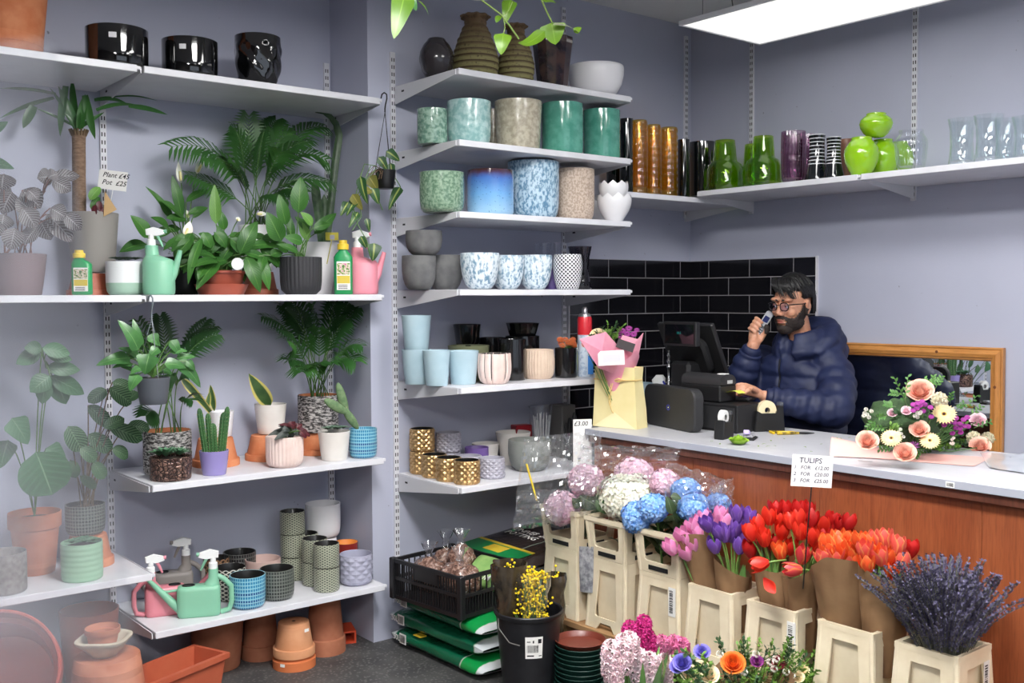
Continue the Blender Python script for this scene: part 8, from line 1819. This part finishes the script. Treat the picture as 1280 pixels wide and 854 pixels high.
# --- body: head, neck, trunk, arms and hands in one surface
b = MB()
def hball(c, r, n=18): b.ball(c, r, n, 12, HM)
hball((-.012, 0, .035), (.098, .077, .092)); hball((.012, 0, -.01), (.082, .069, .085)); hball((.030, 0, -.055), (.062, .056, .066)); hball((.060, 0, -.098), (.030, .032, .026)); hball((.018, .0, -.075), (.050, .058, .045))
for sg in (-1, 1):
    hball((.062, sg*.036, -.022), (.028, .026, .026)); hball((.078, sg*.030, .036), (.018, .030, .012)); hball((-.012, sg*.079, -.004), (.021, .009, .032)); hball((-.004, sg*.083, .008), (.014, .008, .022)); hball((-.008, sg*.079, -.028), (.011, .009, .013))
    hball((.101, sg*.0105, -.029), (.0115, .0095, .0085))
m_ = MB(); m_.tube([(.086, 0, .022), (.098, 0, .0), (.110, 0, -.019), (.113, 0, -.027)], [.009, .0095, .011, .0115], 12); b.merge(m_, HM); hball((.109, 0, -.026), (.0125, .0115, .0105))
hball((.088, 0, -.058), (.012, .024, .0075)); hball((.086, 0, -.070), (.012, .021, .008)); hball((.076, 0, -.060), (.016, .034, .022))
NB = PX(1003, 452, 4.13)                        # base of the neck
capsule(b, [hp(-.03, 0, -.07), hp(-.045, 0, -.13), NB], [.056, .057, .066])
SL, SR = PX(1041, 458, 4.16), PX(1041, 458, 4.16); SR = SL+Vector((-.0, .40, .0)); CH = (SL+SR)/2
PV = Vector((CH.x+.0, CH.y, .80))
capsule(b, [NB, Vector((CH.x, CH.y, CH.z-.05)), Vector((CH.x, CH.y, 1.05)), PV], [.07, .12, .125, .14])
EL, WL = PX(1044, 514, 4.02), PX(955, 495.5, 3.80); ER, WR = PX(922, 487, 3.94), PX(941, 432, 3.93)
capsule(b, [SL, EL, WL], [.055, .042, .027]); capsule(b, [SR, ER, WR], [.055, .042, .028])
def finger(mb, pts, r0, r1): 
    n = len(pts); mb.tube(pts, [r0+(r1-r0)*i/(n-1) for i in range(n)], 10); mb.ball(pts[-1], r1, 10, 6); [mb.ball(p, r0+(r1-r0)*i/(n-1), 10, 6) for i, p in enumerate(pts[:-1])]
# left hand on the printer: back of the hand up, fingers pointing to the till, a little curled
KL = [PX(932, 481.5, 3.715), PX(930.5, 484.5, 3.705), PX(931, 488, 3.70), PX(933, 491.5, 3.70)]
palm = MB()
for k in KL: palm.tube([WL, WL.lerp(k, .55)+Vector((0, 0, .004)), k], [.019, .016, .0105], 10); palm.ball(k, .0108, 10, 6)
b.merge(palm)
for k, (m1, t1) in zip(KL, (((922, 481), (917, 486.5)), ((921.5, 484.5), (917.5, 490.5)), ((923, 488.5), (919.5, 493.5)), ((926, 492), (923, 496)))):
    finger(b, [k, k.lerp(PX(*m1, 3.685), .55)+Vector((0, 0, .003)), PX(*m1, 3.685), PX(*t1, 3.68)], .0098, .0074)
finger(b, [WL.lerp(KL[0], .3), PX(938, 486, 3.68), PX(930, 491.5, 3.66), PX(924, 494, 3.66)], .0125, .0082)
# right hand holding the handset: fingers wrap round its far edge, thumb up the near edge
ph0, ph1 = PX(944.5, 420, 3.955), PX(962.5, 392, 4.0); pax = (ph1-ph0).normalized(); pn = (CAMDIR(ph0)*.93+Vector((0, 0, .1))); pn = (pn-pax*pn.dot(pax)).normalized(); psd = pax.cross(pn)   # psd: to the picture's right
if psd.dot(rgt) < 0: psd = -psd
P0 = ph0.lerp(ph1, .10)-pn*.022-psd*.004
for i in range(4):
    c = ph0.lerp(ph1, .12+.155*i)
    k = c-psd*.034-pn*.016; a1 = c-psd*.043+pn*.006; a2 = c-psd*.030+pn*.0195; tp_ = c-psd*.006+pn*.0205-pax*.004; L = (0.86, .97, 1, .93)[i]
    finger(b, [k, a1, a2, tp_.lerp(a2, 1-L)], .0094, .0074)
    b.tube([WR, WR.lerp(k, .55)-pn*.003, k], [.021, .017, .0102], 10)
b.tube([WR+psd*.008, WR.lerp(P0, .6)+psd*.012, c-psd*.012-pn*.017], [.022, .022, .013], 12)
finger(b, [WR.lerp(ph0, .35)+psd*.014, ph0+psd*.030-pn*.004, ph0.lerp(ph1, .28)+psd*.030+pn*.006, ph0.lerp(ph1, .47)+psd*.020+pn*.013], .0135, .0088)
# legs (behind the counter)
for sy in (-.095, .095): capsule(b, [Vector((PV.x, PV.y+sy, .80)), Vector((PV.x-.02, PV.y+sy, .46)), Vector((PV.x+.01, PV.y+sy, .10))], [.085, .060, .042]); capsule(b, [Vector((PV.x+.02, PV.y+sy, .055)), Vector((PV.x-.14, PV.y+sy*1.1, .045))], [.038, .034])
me = remesh(b, .0034, 'person', 3, .5)
# model eye sockets, mouth line and philtrum by pressing the surface in
co_ = coords(me); IM = np.array(HM.inverted()); loc = co_@IM[:3, :3].T+IM[:3, 3]; RM = np.array(HM.to_3x3())
def press(c, s, amt, d):
    global loc
    w = np.exp(-(((loc-np.array(c))/np.array(s))**2).sum(1)); loc = loc+w[:, None]*np.array(d)*amt
for sg in (-1, 1): press((.090, sg*.031, .010), (.022, .019, .013), .011, (-1, 0, 0)); press((.10, sg*.014, .012), (.02, .008, .012), .004, (-1, 0, 0)); press((-.008, sg*.088, -.001), (.010, .008, .016), .004, (0, -sg, 0))
press((.097, 0, -.0645), (.012, .022, .0025), .004, (-1, 0, 0)); press((.095, 0, -.081), (.014, .02, .006), .003, (-1, 0, 0))
setco(me, loc@RM.T+np.array(HM.translation))
def skin_mat():
    t = NT('warm brown skin'); v = t.coord(); n = t.noise(v, 26, 4); col = t.mix(t.step(n, .3, .7), lin((196, 140, 112)), lin((208, 154, 126)))
    col = t.mix(t.step(t.noise(v, 120, 2), .55, .75), col, lin((184, 126, 100))); return t.done(t.bsdf(col, .45, sss=.12, normal=t.bump(t.noise(v, 240, 2), .08, .001)))
m_skin = skin_mat()
PB = Vector((PV.x, PV.y, 0)); me.transform(Matrix.Translation(-PB)); me.materials.append(m_skin)
man = link('person', me, None, PB); tag(man, 'bearded man with glasses in a navy puffer jacket, phoning at the till behind the counter', 'person')
def child(name, me_, mats): 
    me_.transform(Matrix.Translation(-PB)); me_.materials.clear(); [me_.materials.append(q) for q in (mats if isinstance(mats, (list, tuple)) else [mats])]; return link(name, me_, man)
def childmb(name, mb, m_, smooth=60): return child(name, mb.mesh(name, m_, smooth), m_)
# --- eyes, brows, lips
m_eye = mat('eye white', (232, 228, 224), .2, coat=.6); m_iris = mat('dark brown iris', (44, 26, 18), .15, coat=.8); m_hair = mat('black hair', (12, 11, 13), .4, (22, 20, 21), 90, .5, 140, bdist=.003); m_brd = mat('short black beard', (30, 24, 22), .75, (52, 40, 36), 240, .8, 260, bdist=.003); m_lip = mat('lip', (172, 104, 94), .45)
for sg in (-1, 1):
    c = (.083, sg*.0315, .009); q = MB(); q.ball(c, .0118, 16, 10, HM); e = childmb('eyeball', q, m_eye, 180)
    q = MB(); q.ball((c[0]+.0085, c[1]-.0015, c[2]-.0025), (.0042, .0056, .0056), 14, 8, HM); i_ = childmb('iris', q, m_iris, 180); i_.parent = e
    q = MB(); q.ball((c[0]-.0004, c[1], c[2]+.0028), (.0128, .0142, .0098), 16, 10, HM); childmb('eyelid', q, m_skin, 180)
    q = MB(); q.tube([hp(.0975-.004*abs(k)*1.5-.010*(k > 1.2), sg*(.0115+.0125*k), .0315+.0045*sin(min(k, 2)*1.5)) for k in (0, .5, 1, 1.5, 2.1, 2.7)], [.0025, .0042, .0042, .0036, .0028, .0012], 8); childmb('eyebrow', q, m_hair, 180)
q = MB(); q.ball((.0955, 0, -.0592), (.005, .019, .0034), 16, 8, HM); q.ball((.0945, 0, -.0695), (.006, .0175, .0046), 16, 8, HM); childmb('lips', q, m_lip, 180)
# --- beard, moustache, hair: shells lifted off the head's own surface
nb = len(me.vertices); co_ = coords(me)+np.array(PB); loc = co_@IM[:3, :3].T+IM[:3, 3]; nor = np.empty(nb*3, 'f'); me.vertices.foreach_get('normal', nor); nor = nor.reshape(-1, 3)
faces = [tuple(p.vertices) for p in me.polygons]
def shell(name, mask, lift, m_, seed=0, rough=.0):
    idx = np.where(mask > 0)[0]; keep = set(idx.tolist()); fs = [f for f in faces if all(v in keep for v in f)]; used = sorted({v for f in fs for v in f}); mp_ = {v: i for i, v in enumerate(used)}
    rnd = np.random.RandomState(seed); pos = co_[used]+nor[used]*((lift[used] if hasattr(lift, '__len__') else lift)*np.clip(mask[used], 0, 1)+.0004+rough*rnd.rand(len(used)))[:, None]
    mm = bpy.data.meshes.new(name); mm.from_pydata([tuple(map(float, p)) for p in pos], [], [tuple(mp_[v] for v in f) for f in fs]); mm.polygons.foreach_set('use_smooth', [True]*len(fs)); return child(name, mm, m_)
x, y, z = loc[:, 0], loc[:, 1], loc[:, 2]; ay = np.abs(y); inhead = (z > -.150) & (z < .2) & (np.hypot(x, y) < .16) & (ay < .085)
front = np.clip((x-.0)/.07, 0, 1)
upper = np.where(x > .06, -.052+.0*ay, np.where(x > .02, -.040-.010*(x-.02)/.04*0, -.012+.0*x))
jaw = np.interp(x, [-.02, .012, .045, .078], [.034, .014, -.034, -.066])
beard = np.clip((jaw-z)/.008, 0, 1)*(x > -.012)*(x < .12)*np.clip((z+.128-.5*np.clip(.055-x, 0, .06))/.008, 0, 1)*inhead
mst = np.clip((.0115-np.abs(z+.0475+.006*(ay/.03)**2))/.004, 0, 1)*np.clip((.036-ay)/.006, 0, 1)*(x > .065)*(z < -.037)*inhead
side = np.clip((.010-np.abs(ay-.036))/.004, 0, 1)*(z < -.044)*(z > -.092)*(x > .055)*inhead
soul = np.clip((.008-ay)/.003, 0, 1)*(z < -.0765)*(z > -.1)*(x > .06)*inhead
bm = np.maximum(np.maximum(beard, mst), np.maximum(side, soul)); lips_ = (ay < .019)*(z > -.0755)*(z < -.0565)*(x > .082); bm = bm*(1-lips_)
shell('beard', bm, .0065, m_brd, 3, .0022)
hair_line = np.where(x > .03, .072-.10*np.clip(.05-x, 0, .1)*0-.16*np.clip(ay-.045, 0, .05), np.where(x > -.005, .040-.35*np.clip(.03-x, 0, .035), np.where(x > -.03, .030, -.05)))
ear_gap = (ay > .068)*(x > -.035)*(x < .012)*(z < .034)
hm_ = np.clip((z-hair_line)/.010, 0, 1)*inhead*(1-ear_gap)*(z > -.055)
lift = .009+.010*np.clip((z-.05)/.06, 0, 1)+.010*np.clip((x-.02)/.06, 0, 1)*np.clip((z-.06)/.04, 0, 1)
shell('hair', hm_, lift.astype('f'), m_hair, 5, .002)
rr = random.Random(9); q = MB()
for i in range(210):                                             # combed locks: from his left parting over to the right, fringe falling forward
    u_, v_ = rr.random(), rr.random(); x0, y0 = -.085+.165*u_, -.045+.02*v_; y1 = y0+.06+.05*v_; zt_ = lambda X, Y: .032+.112*sqrt(max(.02, 1-((X+.012)/.125)**2-(Y/.098)**2))
    x1 = x0+.028*rr.random()+(.012 if x0 > .04 else 0); pts = []
    for k in range(6):
        s_ = k/5; X, Y = x0+(x1-x0)*s_, y0+(y1-y0)*s_; pts.append(hp(X, Y, zt_(X, Y)+.008*sin(pi*s_)-.004*s_+rr.uniform(-.003, .003)))
    q.tube(pts, [.0018, .0032, .0034, .003, .0022, .0006], 5, False)
for i in range(60):                                              # fringe
    Y = rr.uniform(-.045, .055); pts = [hp(.050+.012*rr.random(), Y-.02, .135), hp(.088, Y-.008, .122+.006*rr.random()), hp(.101, Y+.008, .100), hp(.100-.3*max(abs(Y)-.03, 0), Y+.02, .082-.012*rr.random())]; q.tube(bez(pts[0], pts[1], pts[2], 3)+[pts[3]], [.002, .0034, .0034, .003, .0008], 5, False)
for sg in (-1, 1):
    for i in range(70):
        X = rr.uniform(-.095, .03); w = sqrt(max(.05, 1-((X+.012)/.118)**2)); z0 = .095-.02*rr.random(); z1 = (-.045 if X < -.04 else .032)+.01*rr.random(); pts = [hp(X+.01, sg*(.072*w+.012), z0), hp(X, sg*(.080*w+.010), (z0+z1)/2), hp(X-.008, sg*(.078*w+.005), z1)]; q.tube(pts, [.0026, .003, .0008], 5, False)
stuff(childmb('hair_locks', q, m_hair, 180))
# --- glasses
m_frm = mat('black spectacle frame', (16, 16, 18), .25, coat=.4); gl = MB()
for sg in (-1, 1):
    R_ = []
    for k in range(25): a = 2*pi*k/24; c_, s_ = cos(a), sin(a); w = (abs(c_)**2.7+abs(s_)**2.7)**(-1/2.7); R_.append(hp(.1075-.10*max(abs(.031*1+.0215*w*c_)-.03, 0)*1.2, sg*(.031+.0215*w*c_), .006+.0185*w*s_))
    gl.tube(R_, .0025, 8, False); gl.tube([hp(.1025, sg*.053, .016), hp(.088, sg*.068, .016), hp(.04, sg*.080, .013), hp(-.01, sg*.083, .012), hp(-.03, sg*.081, -.004)], [.0025, .003, .0025, .0022, .0014], 8)
gl.tube([hp(.108, -.010, .012), hp(.112, 0, .015), hp(.108, .010, .012)], .0018, 8); gs = childmb('glasses', gl, m_frm)
for sg in (-1, 1):
    q = MB(); q.add([hp(.107, sg*.031, .006)]+[hp(.1068-.10*max(abs(.031+.020*c_)-.03, 0)*1.2, sg*(.031+.0205*c_), .006+.0175*s_) for c_, s_ in [(cos(2*pi*k/20), sin(2*pi*k/20)) for k in range(20)]], [(0, 1+k, 1+(k+1) % 20) for k in range(20)]); ln = childmb('lens', q, glass('blue coated lens', (222, 220, 246), .05, 2.2), 180); ln.parent = gs
# --- puffer jacket with quilted baffles, hood and collar
j = MB()
def puffy(pts, rad, pitch, amp=.016, n=28, sub=6):
    """a padded tube: narrow at each stitched seam, full between"""
    P = [Vector(p) for p in pts]; L = [0]
    for a, c in zip(P, P[1:]): L.append(L[-1]+(c-a).length)
    N = int(L[-1]/pitch*sub)+2; Q, R_ = [], []
    for i in range(N+1):
        s_ = L[-1]*i/N; k = 0
        while k < len(P)-2 and s_ > L[k+1]: k += 1
        f = (s_-L[k])/(L[k+1]-L[k]); f2 = f*f*(3-2*f); Q.append(P[k].lerp(P[k+1], f)); R_.append(rad[k]+(rad[k+1]-rad[k])*f+amp*(abs(sin(pi*s_/pitch))**.6-.6))
    j.tube(Q, R_, n)
mid = lambda a, c, k=.5: a.lerp(c, k)
# trunk: flattened, wide across the shoulders
def trunk(z): 
    f = (z-.70)/(CH.z+.02-.70); w = .232+.012*sin(pi*f); w = w*(1 if f < .82 else 1-.34*((f-.82)/.18)**2); d_ = .165-.02*f; return w, d_
NZ = 60; zb_, zt_ = .78, CH.z+.045; V = []; F = []; nn = 40
for i in range(NZ+1):
    z = zb_+(zt_-zb_)*i/NZ; w, d_ = trunk(z); pf = .016*(abs(sin(pi*(zt_-z)/.098))**.6-.6)
    for k in range(nn): a = 2*pi*k/nn; c_, s_ = cos(a), sin(a); q_ = (abs(c_)**2.5+abs(s_)**2.5)**(-1/2.5); V.append((CH.x+.004-.012*(i/NZ)+(d_+pf)*q_*c_, CH.y+(w+pf)*q_*s_, z))
for i in range(NZ):
    for k in range(nn): a, c = i*nn+k, i*nn+(k+1) % nn; F.append((a, c, c+nn, a+nn))
F += [tuple(range(nn))[::-1], tuple(NZ*nn+k for k in range(nn))]; j.add(V, F)
puffy([SL+Vector((.0, .02, .0)), SL+Vector((0, -.012, -.05)), mid(SL, EL, .75)+Vector((.0, -.012, 0)), EL], [.085, .090, .084, .078], .075); j.ball(EL, .080, 20, 12); j.ball(SL+Vector((0, .02, 0)), .088, 20, 12)
puffy([EL, mid(EL, WL, .5), WL.lerp(EL, .10)], [.080, .068, .047], .062)
puffy([SR, mid(SR, ER, .6), ER], [.088, .082, .076], .075); j.ball(ER, .078, 20, 12); j.ball(SR, .088, 20, 12)
puffy([ER, mid(ER, WR, .5), WR.lerp(ER, .16)], [.076, .068, .052], .060)
# collar and hood lying on the shoulders
def ringpts(c, rx, ry, z0, z1, a0, a1, n=14): return [Vector((c.x+rx*cos(a0+(a1-a0)*k/n), c.y+ry*sin(a0+(a1-a0)*k/n), c.z+z0+(z1-z0)*sin(pi*k/n))) for k in range(n+1)]
NC = Vector((NB.x-.012, NB.y, NB.z+.062))
for zz_, r_, q_ in ((.0, .098, .034), (.038, .090, .030), (.068, .088, .022)): j.tube(ringpts(NC, r_, r_, zz_-.02, zz_+.02, pi+.28, pi-.28+2*pi, 24), [q_]*25, 14)
for dx, rx, ry, z0, z1, w0, w1, e in ((.030, .112, .128, -.02, .105, .030, .050, 2.2), (.062, .105, .135, -.03, .060, .036, .056, 1.9), (.085, .10, .13, -.05, .015, .04, .055, 1.75)): j.tube(ringpts(NC+Vector((dx, 0, 0)), rx, ry, z0, z1, -e, e, 22), [w0+(w1-w0)*sin(pi*k/22) for k in range(23)], 16)
j.tube([NC+Vector((.01, 0, -.08)), NC+Vector((0, 0, .0)), NC+Vector((-.008, 0, .048))], [.10, .088, .076], 24); j.ball(NC+Vector((.13, 0, .0)), (.075, .12, .085), 18, 10)
jm = remesh(j, .0085, 'jacket', 2, .4)
cj = coords(jm); nj = np.empty(len(jm.vertices)*3, 'f'); jm.vertices.foreach_get('normal', nj); nj = nj.reshape(-1, 3)
wr = np.array([noise.noise(Vector((p[0]*9, p[1]*9, p[2]*30)))*.6+noise.noise(Vector((p[0]*30, p[1]*30, p[2]*42)))*.4 for p in cj]); cj = cj+nj*(wr*.0075)[:, None]
zy = CH.y-.012; groove = np.exp(-((cj[:, 1]-zy)/.006)**2)*(cj[:, 0] < CH.x-.05)*(cj[:, 2] < CH.z+.08)*(cj[:, 2] > .7); cj[:, 0] += groove*.012; setco(jm, cj)
m_jkt = mat('navy padded nylon', (20, 29, 64), .6, (27, 37, 74), 12, .3, 40, bdist=.004); jk = child('jacket', jm, m_jkt)
q = MB(); pts = [Vector((CH.x-.165, zy, z)) for z in (.82, .95, 1.06, 1.16, 1.24, CH.z)]
from mathutils.bvhtree import BVHTree
bv = BVHTree.FromObject(jk, bpy.context.evaluated_depsgraph_get()) if False else BVHTree.FromPolygons([tuple(v) for v in cj], [tuple(p.vertices) for p in jm.polygons])
zp = []
for i in range(26):
    z = .82+(CH.z+.03-.82)*i/25; h = bv.ray_cast(Vector((CH.x-.5, zy, z)), Vector((1, 0, 0)))
    if h[0] is not None: zp.append(h[0]+Vector((-.002, 0, 0)))
if len(zp) > 2: q.tube(zp, .004, 6); childmb('zip', q, mat('dark zip', (14, 16, 26), .5))
for W_, E_, nm in ((WL, EL, 'cuff'), (WR, ER, 'cuff')):
    d = (E_-W_).normalized(); q = MB(); q.tube([W_+d*.006, W_+d*.014, W_+d*.03, W_+d*.045], [.036, .043, .046, .042], 20); childmb(nm, q, m_jkt)
# trousers and shoes behind the counter
q = MB()
for sy in (-.095, .095): capsule(q, [Vector((PV.x, PV.y+sy, .80)), Vector((PV.x-.02, PV.y+sy, .46)), Vector((PV.x+.01, PV.y+sy, .12))], [.105, .078, .062])
q.ball((PV.x, PV.y, .82), (.14, .20, .12), 20, 12); child('trousers', remesh(q, .014, 'trousers', 2), mat('dark denim', (36, 40, 52), .8))
for sy in (-.095, .095): q = MB(); loft(q, [(0.0, PV.x-.06, PV.y+sy*1.05, .145, .052), (.03, PV.x-.06, PV.y+sy*1.05, .145, .052), (.07, PV.x-.03, PV.y+sy*1.05, .11, .048), (.11, PV.x+.01, PV.y+sy*1.05, .06, .05)], 24, 2.6); childmb('shoe', q, m_blackp)
# --- handset
t = thing('telephone', 'silver and black cordless phone handset held by the man', 'phone', ph0, 0); Mx = Matrix(((psd.x, pax.x, pn.x, 0), (psd.y, pax.y, pn.y, 0), (psd.z, pax.z, pn.z, 0), (0, 0, 0, 1))); L = (ph1-ph0).length
q = MB(); q.prism(rrect(.036, L+.02, .012, 6, 0, L/2), .016, Mx @ T(0, 0, -.011), bev=.004); obj('handset', q, mat('silver phone plastic', (150, 152, 158), .3, metal=.3), t, smooth=40)
q = MB(); q.prism(rrect(.029, L*.5, .008, 5, 0, L*.22), .003, Mx @ T(0, 0, .0065)); obj('keypad', q, mat('dark keypad', (58, 60, 66), .5), t, smooth=0)
q = MB()
for i in range(4):
    for k in range(3): q.box((-.0105+.009*k-.0025, L*.05+.012*i-.003, .0092), (-.0105+.009*k+.004, L*.05+.012*i+.003, .0100), Mx)
stuff(obj('keys', q, m_lilb, t, smooth=0)); q = MB(); q.prism(rrect(.025, L*.24, .004, 4, 0, L*.74), .0015, Mx @ T(0, 0, .0065)); obj('screen', q, mat('phone screen', (30, 40, 90), .1), t, smooth=0)
# ------------------------------------------------------------------ trailing pothos hanging in the foreground at the top
Yv = 2.95; rt = onY(600, -60, Yv); P = Plant('trailing_pothos', 'trailing lime green pothos vine hanging in from the top of the picture', 'hanging plant', (rt.x, rt.y, 2.62), Yv)
zv = zz(480, 0, 4.923)
def vine(pts, r=.0032):
    m = MB(); m.tube([P.at(*zv(*p)) for p in pts], r, 7); return P.put('vine_stem', m, mat('pale vine stem', (128, 152, 76), .45))
vine([(420,-330),(520,-120),(600,0),(660,45),(720,90),(770,155),(830,240)]); vine([(880,-330),(920,-120),(970,0),(1000,70),(1035,140)]); vine([(60,-330),(100,-120),(150,0),(175,35)], .0026); vine([(735,110),(745,170),(735,210)], .002); vine([(740,95),(770,60),(790,10)], .002)
for a, b, w, sg, fc, mm in [((130,-40),(60,240),150,.05,.95,lm_gold),((165,0),(200,65),60,.1,.7,lm_pothos),((205,0),(275,95),30,.1,.4,lm_gold),((780,0),(745,145),100,.1,.85,lm_gold),((735,205),(720,338),118,.08,.9,lm_gold),((715,95),(690,140),40,.1,.8,lm_gold),((1030,140),(1055,275),175,.05,.9,lm_gold),((990,190),(825,265),84,-.2,.65,lm_gold),((1040,150),(1215,215),52,.08,.35,leafmat('pale leaf underside', (176, 184, 150), (188, 194, 164), None)),((1170,200),(1215,170),46,.1,.7,lm_gold),((965,0),(1060,20),60,.1,.5,lm_gold)]:
    P.leaf(zv(*a), zv(*b), w/4.923, mm, 'heart' if w > 40 else 'lance', sag=sg, face=fc, fold=.18, dd=P.rng.uniform(-.03, .03))
pc = Vector((rt.x, rt.y, 2.62)); q = MB(); q.lathe([(0, 0), (.075, 0), (.10, .15), (.105, .155), (.098, .155), (.072, .01), (0, .01)], 36); obj('pot', q, m_wht, P.t)
for i in range(3): a = i*2.09; q = MB(); q.tube([(.1*cos(a), .1*sin(a), .15), (0, 0, CEIL-2.62)], .0015, 5); obj('hanger_wire', q, m_wire, P.t)
for pts in ([(420,-330),(400,-420)],[(880,-330),(700,-440)],[(60,-330),(300,-440)]): m = MB(); m.tube([P.at(*zv(*pts[0])), Vector((rt.x, rt.y, 2.78))], .003, 6); P.put('vine_stem', m, mat('pale vine stem', (128, 152, 76), .45))
# ------------------------------------------------------------------ raked glass screen at the left, close to the camera; reflection haze painted on
def pane_mat():
    t = NT('glass with painted haze'); v = t.coord(); sp = t.sep(v); tr = t.n('ShaderNodeBsdfTransparent', i_Color=(.965, .975, .985)).outputs[0]
    sm = t.n('ShaderNodeBsdfDiffuse', i_Color=(.55, .56, .62)).outputs[0]; tl = t.n('ShaderNodeBsdfTranslucent', i_Color=(.55, .56, .62)).outputs[0]; film = t.n('ShaderNodeMixShader', i_0=.5, i_1=sm, i_2=tl).outputs[0]
    gl = t.n('ShaderNodeBsdfGlossy', i_Color=(1, 1, 1), i_Roughness=.05).outputs[0]
    n = t.noise(t.mapping(v, (1, 1, 2.6), (0, .35, 0)), 5, 3, .5, dist=.8); e = t.step(t.math('ADD', sp[0], t.math('MULTIPLY', t.math('SUBTRACT', 1.62, sp[2]), .12)), .0, .10); k = t.math('MULTIPLY', t.math('MULTIPLY_ADD', t.step(n, .4, .7), .18, .13), t.math('MULTIPLY_ADD', e, .92, .08))  # pale film stands in for reflections in the glass, fading towards the edge
    m = t.n('ShaderNodeMixShader', i_0=k, i_1=tr, i_2=film).outputs[0]; m = t.n('ShaderNodeMixShader', i_0=.05, i_1=m, i_2=gl).outputs[0]; return t.done(m)
dP = CAM+ray(150, 400)*(.34/ray(150, 400).dot(fwd)); dirv = ray(150, 400); dirv = Vector((dirv.x, dirv.y, 0)).normalized(); ang = atan2(dirv.y, dirv.x)+1.05
t = thing('glass_screen', 'glass screen with painted reflection haze and a raked edge standing at the left, close to the viewer', 'screen', (dP.x, dP.y, 0), ang)
q = MB(); q.prism([(-.17, .02), (.78, .02), (.78, 1.63), (.022, 1.63)], .006, T(0, .003, 0) @ RX(pi/2)); obj('pane', q, pane_mat(), t, smooth=0)  # top and raked edge shaped to bound the painted haze
q = MB(); q.box((.781, -.02, 0), (.83, .02, 1.7), bev=.003); obj('post', q, m_alu, t, smooth=0); q = MB(); q.box((-.17, -.012, 0), (.78, .012, .019), bev=.002); obj('bottom_rail', q, m_alu, t, smooth=0)
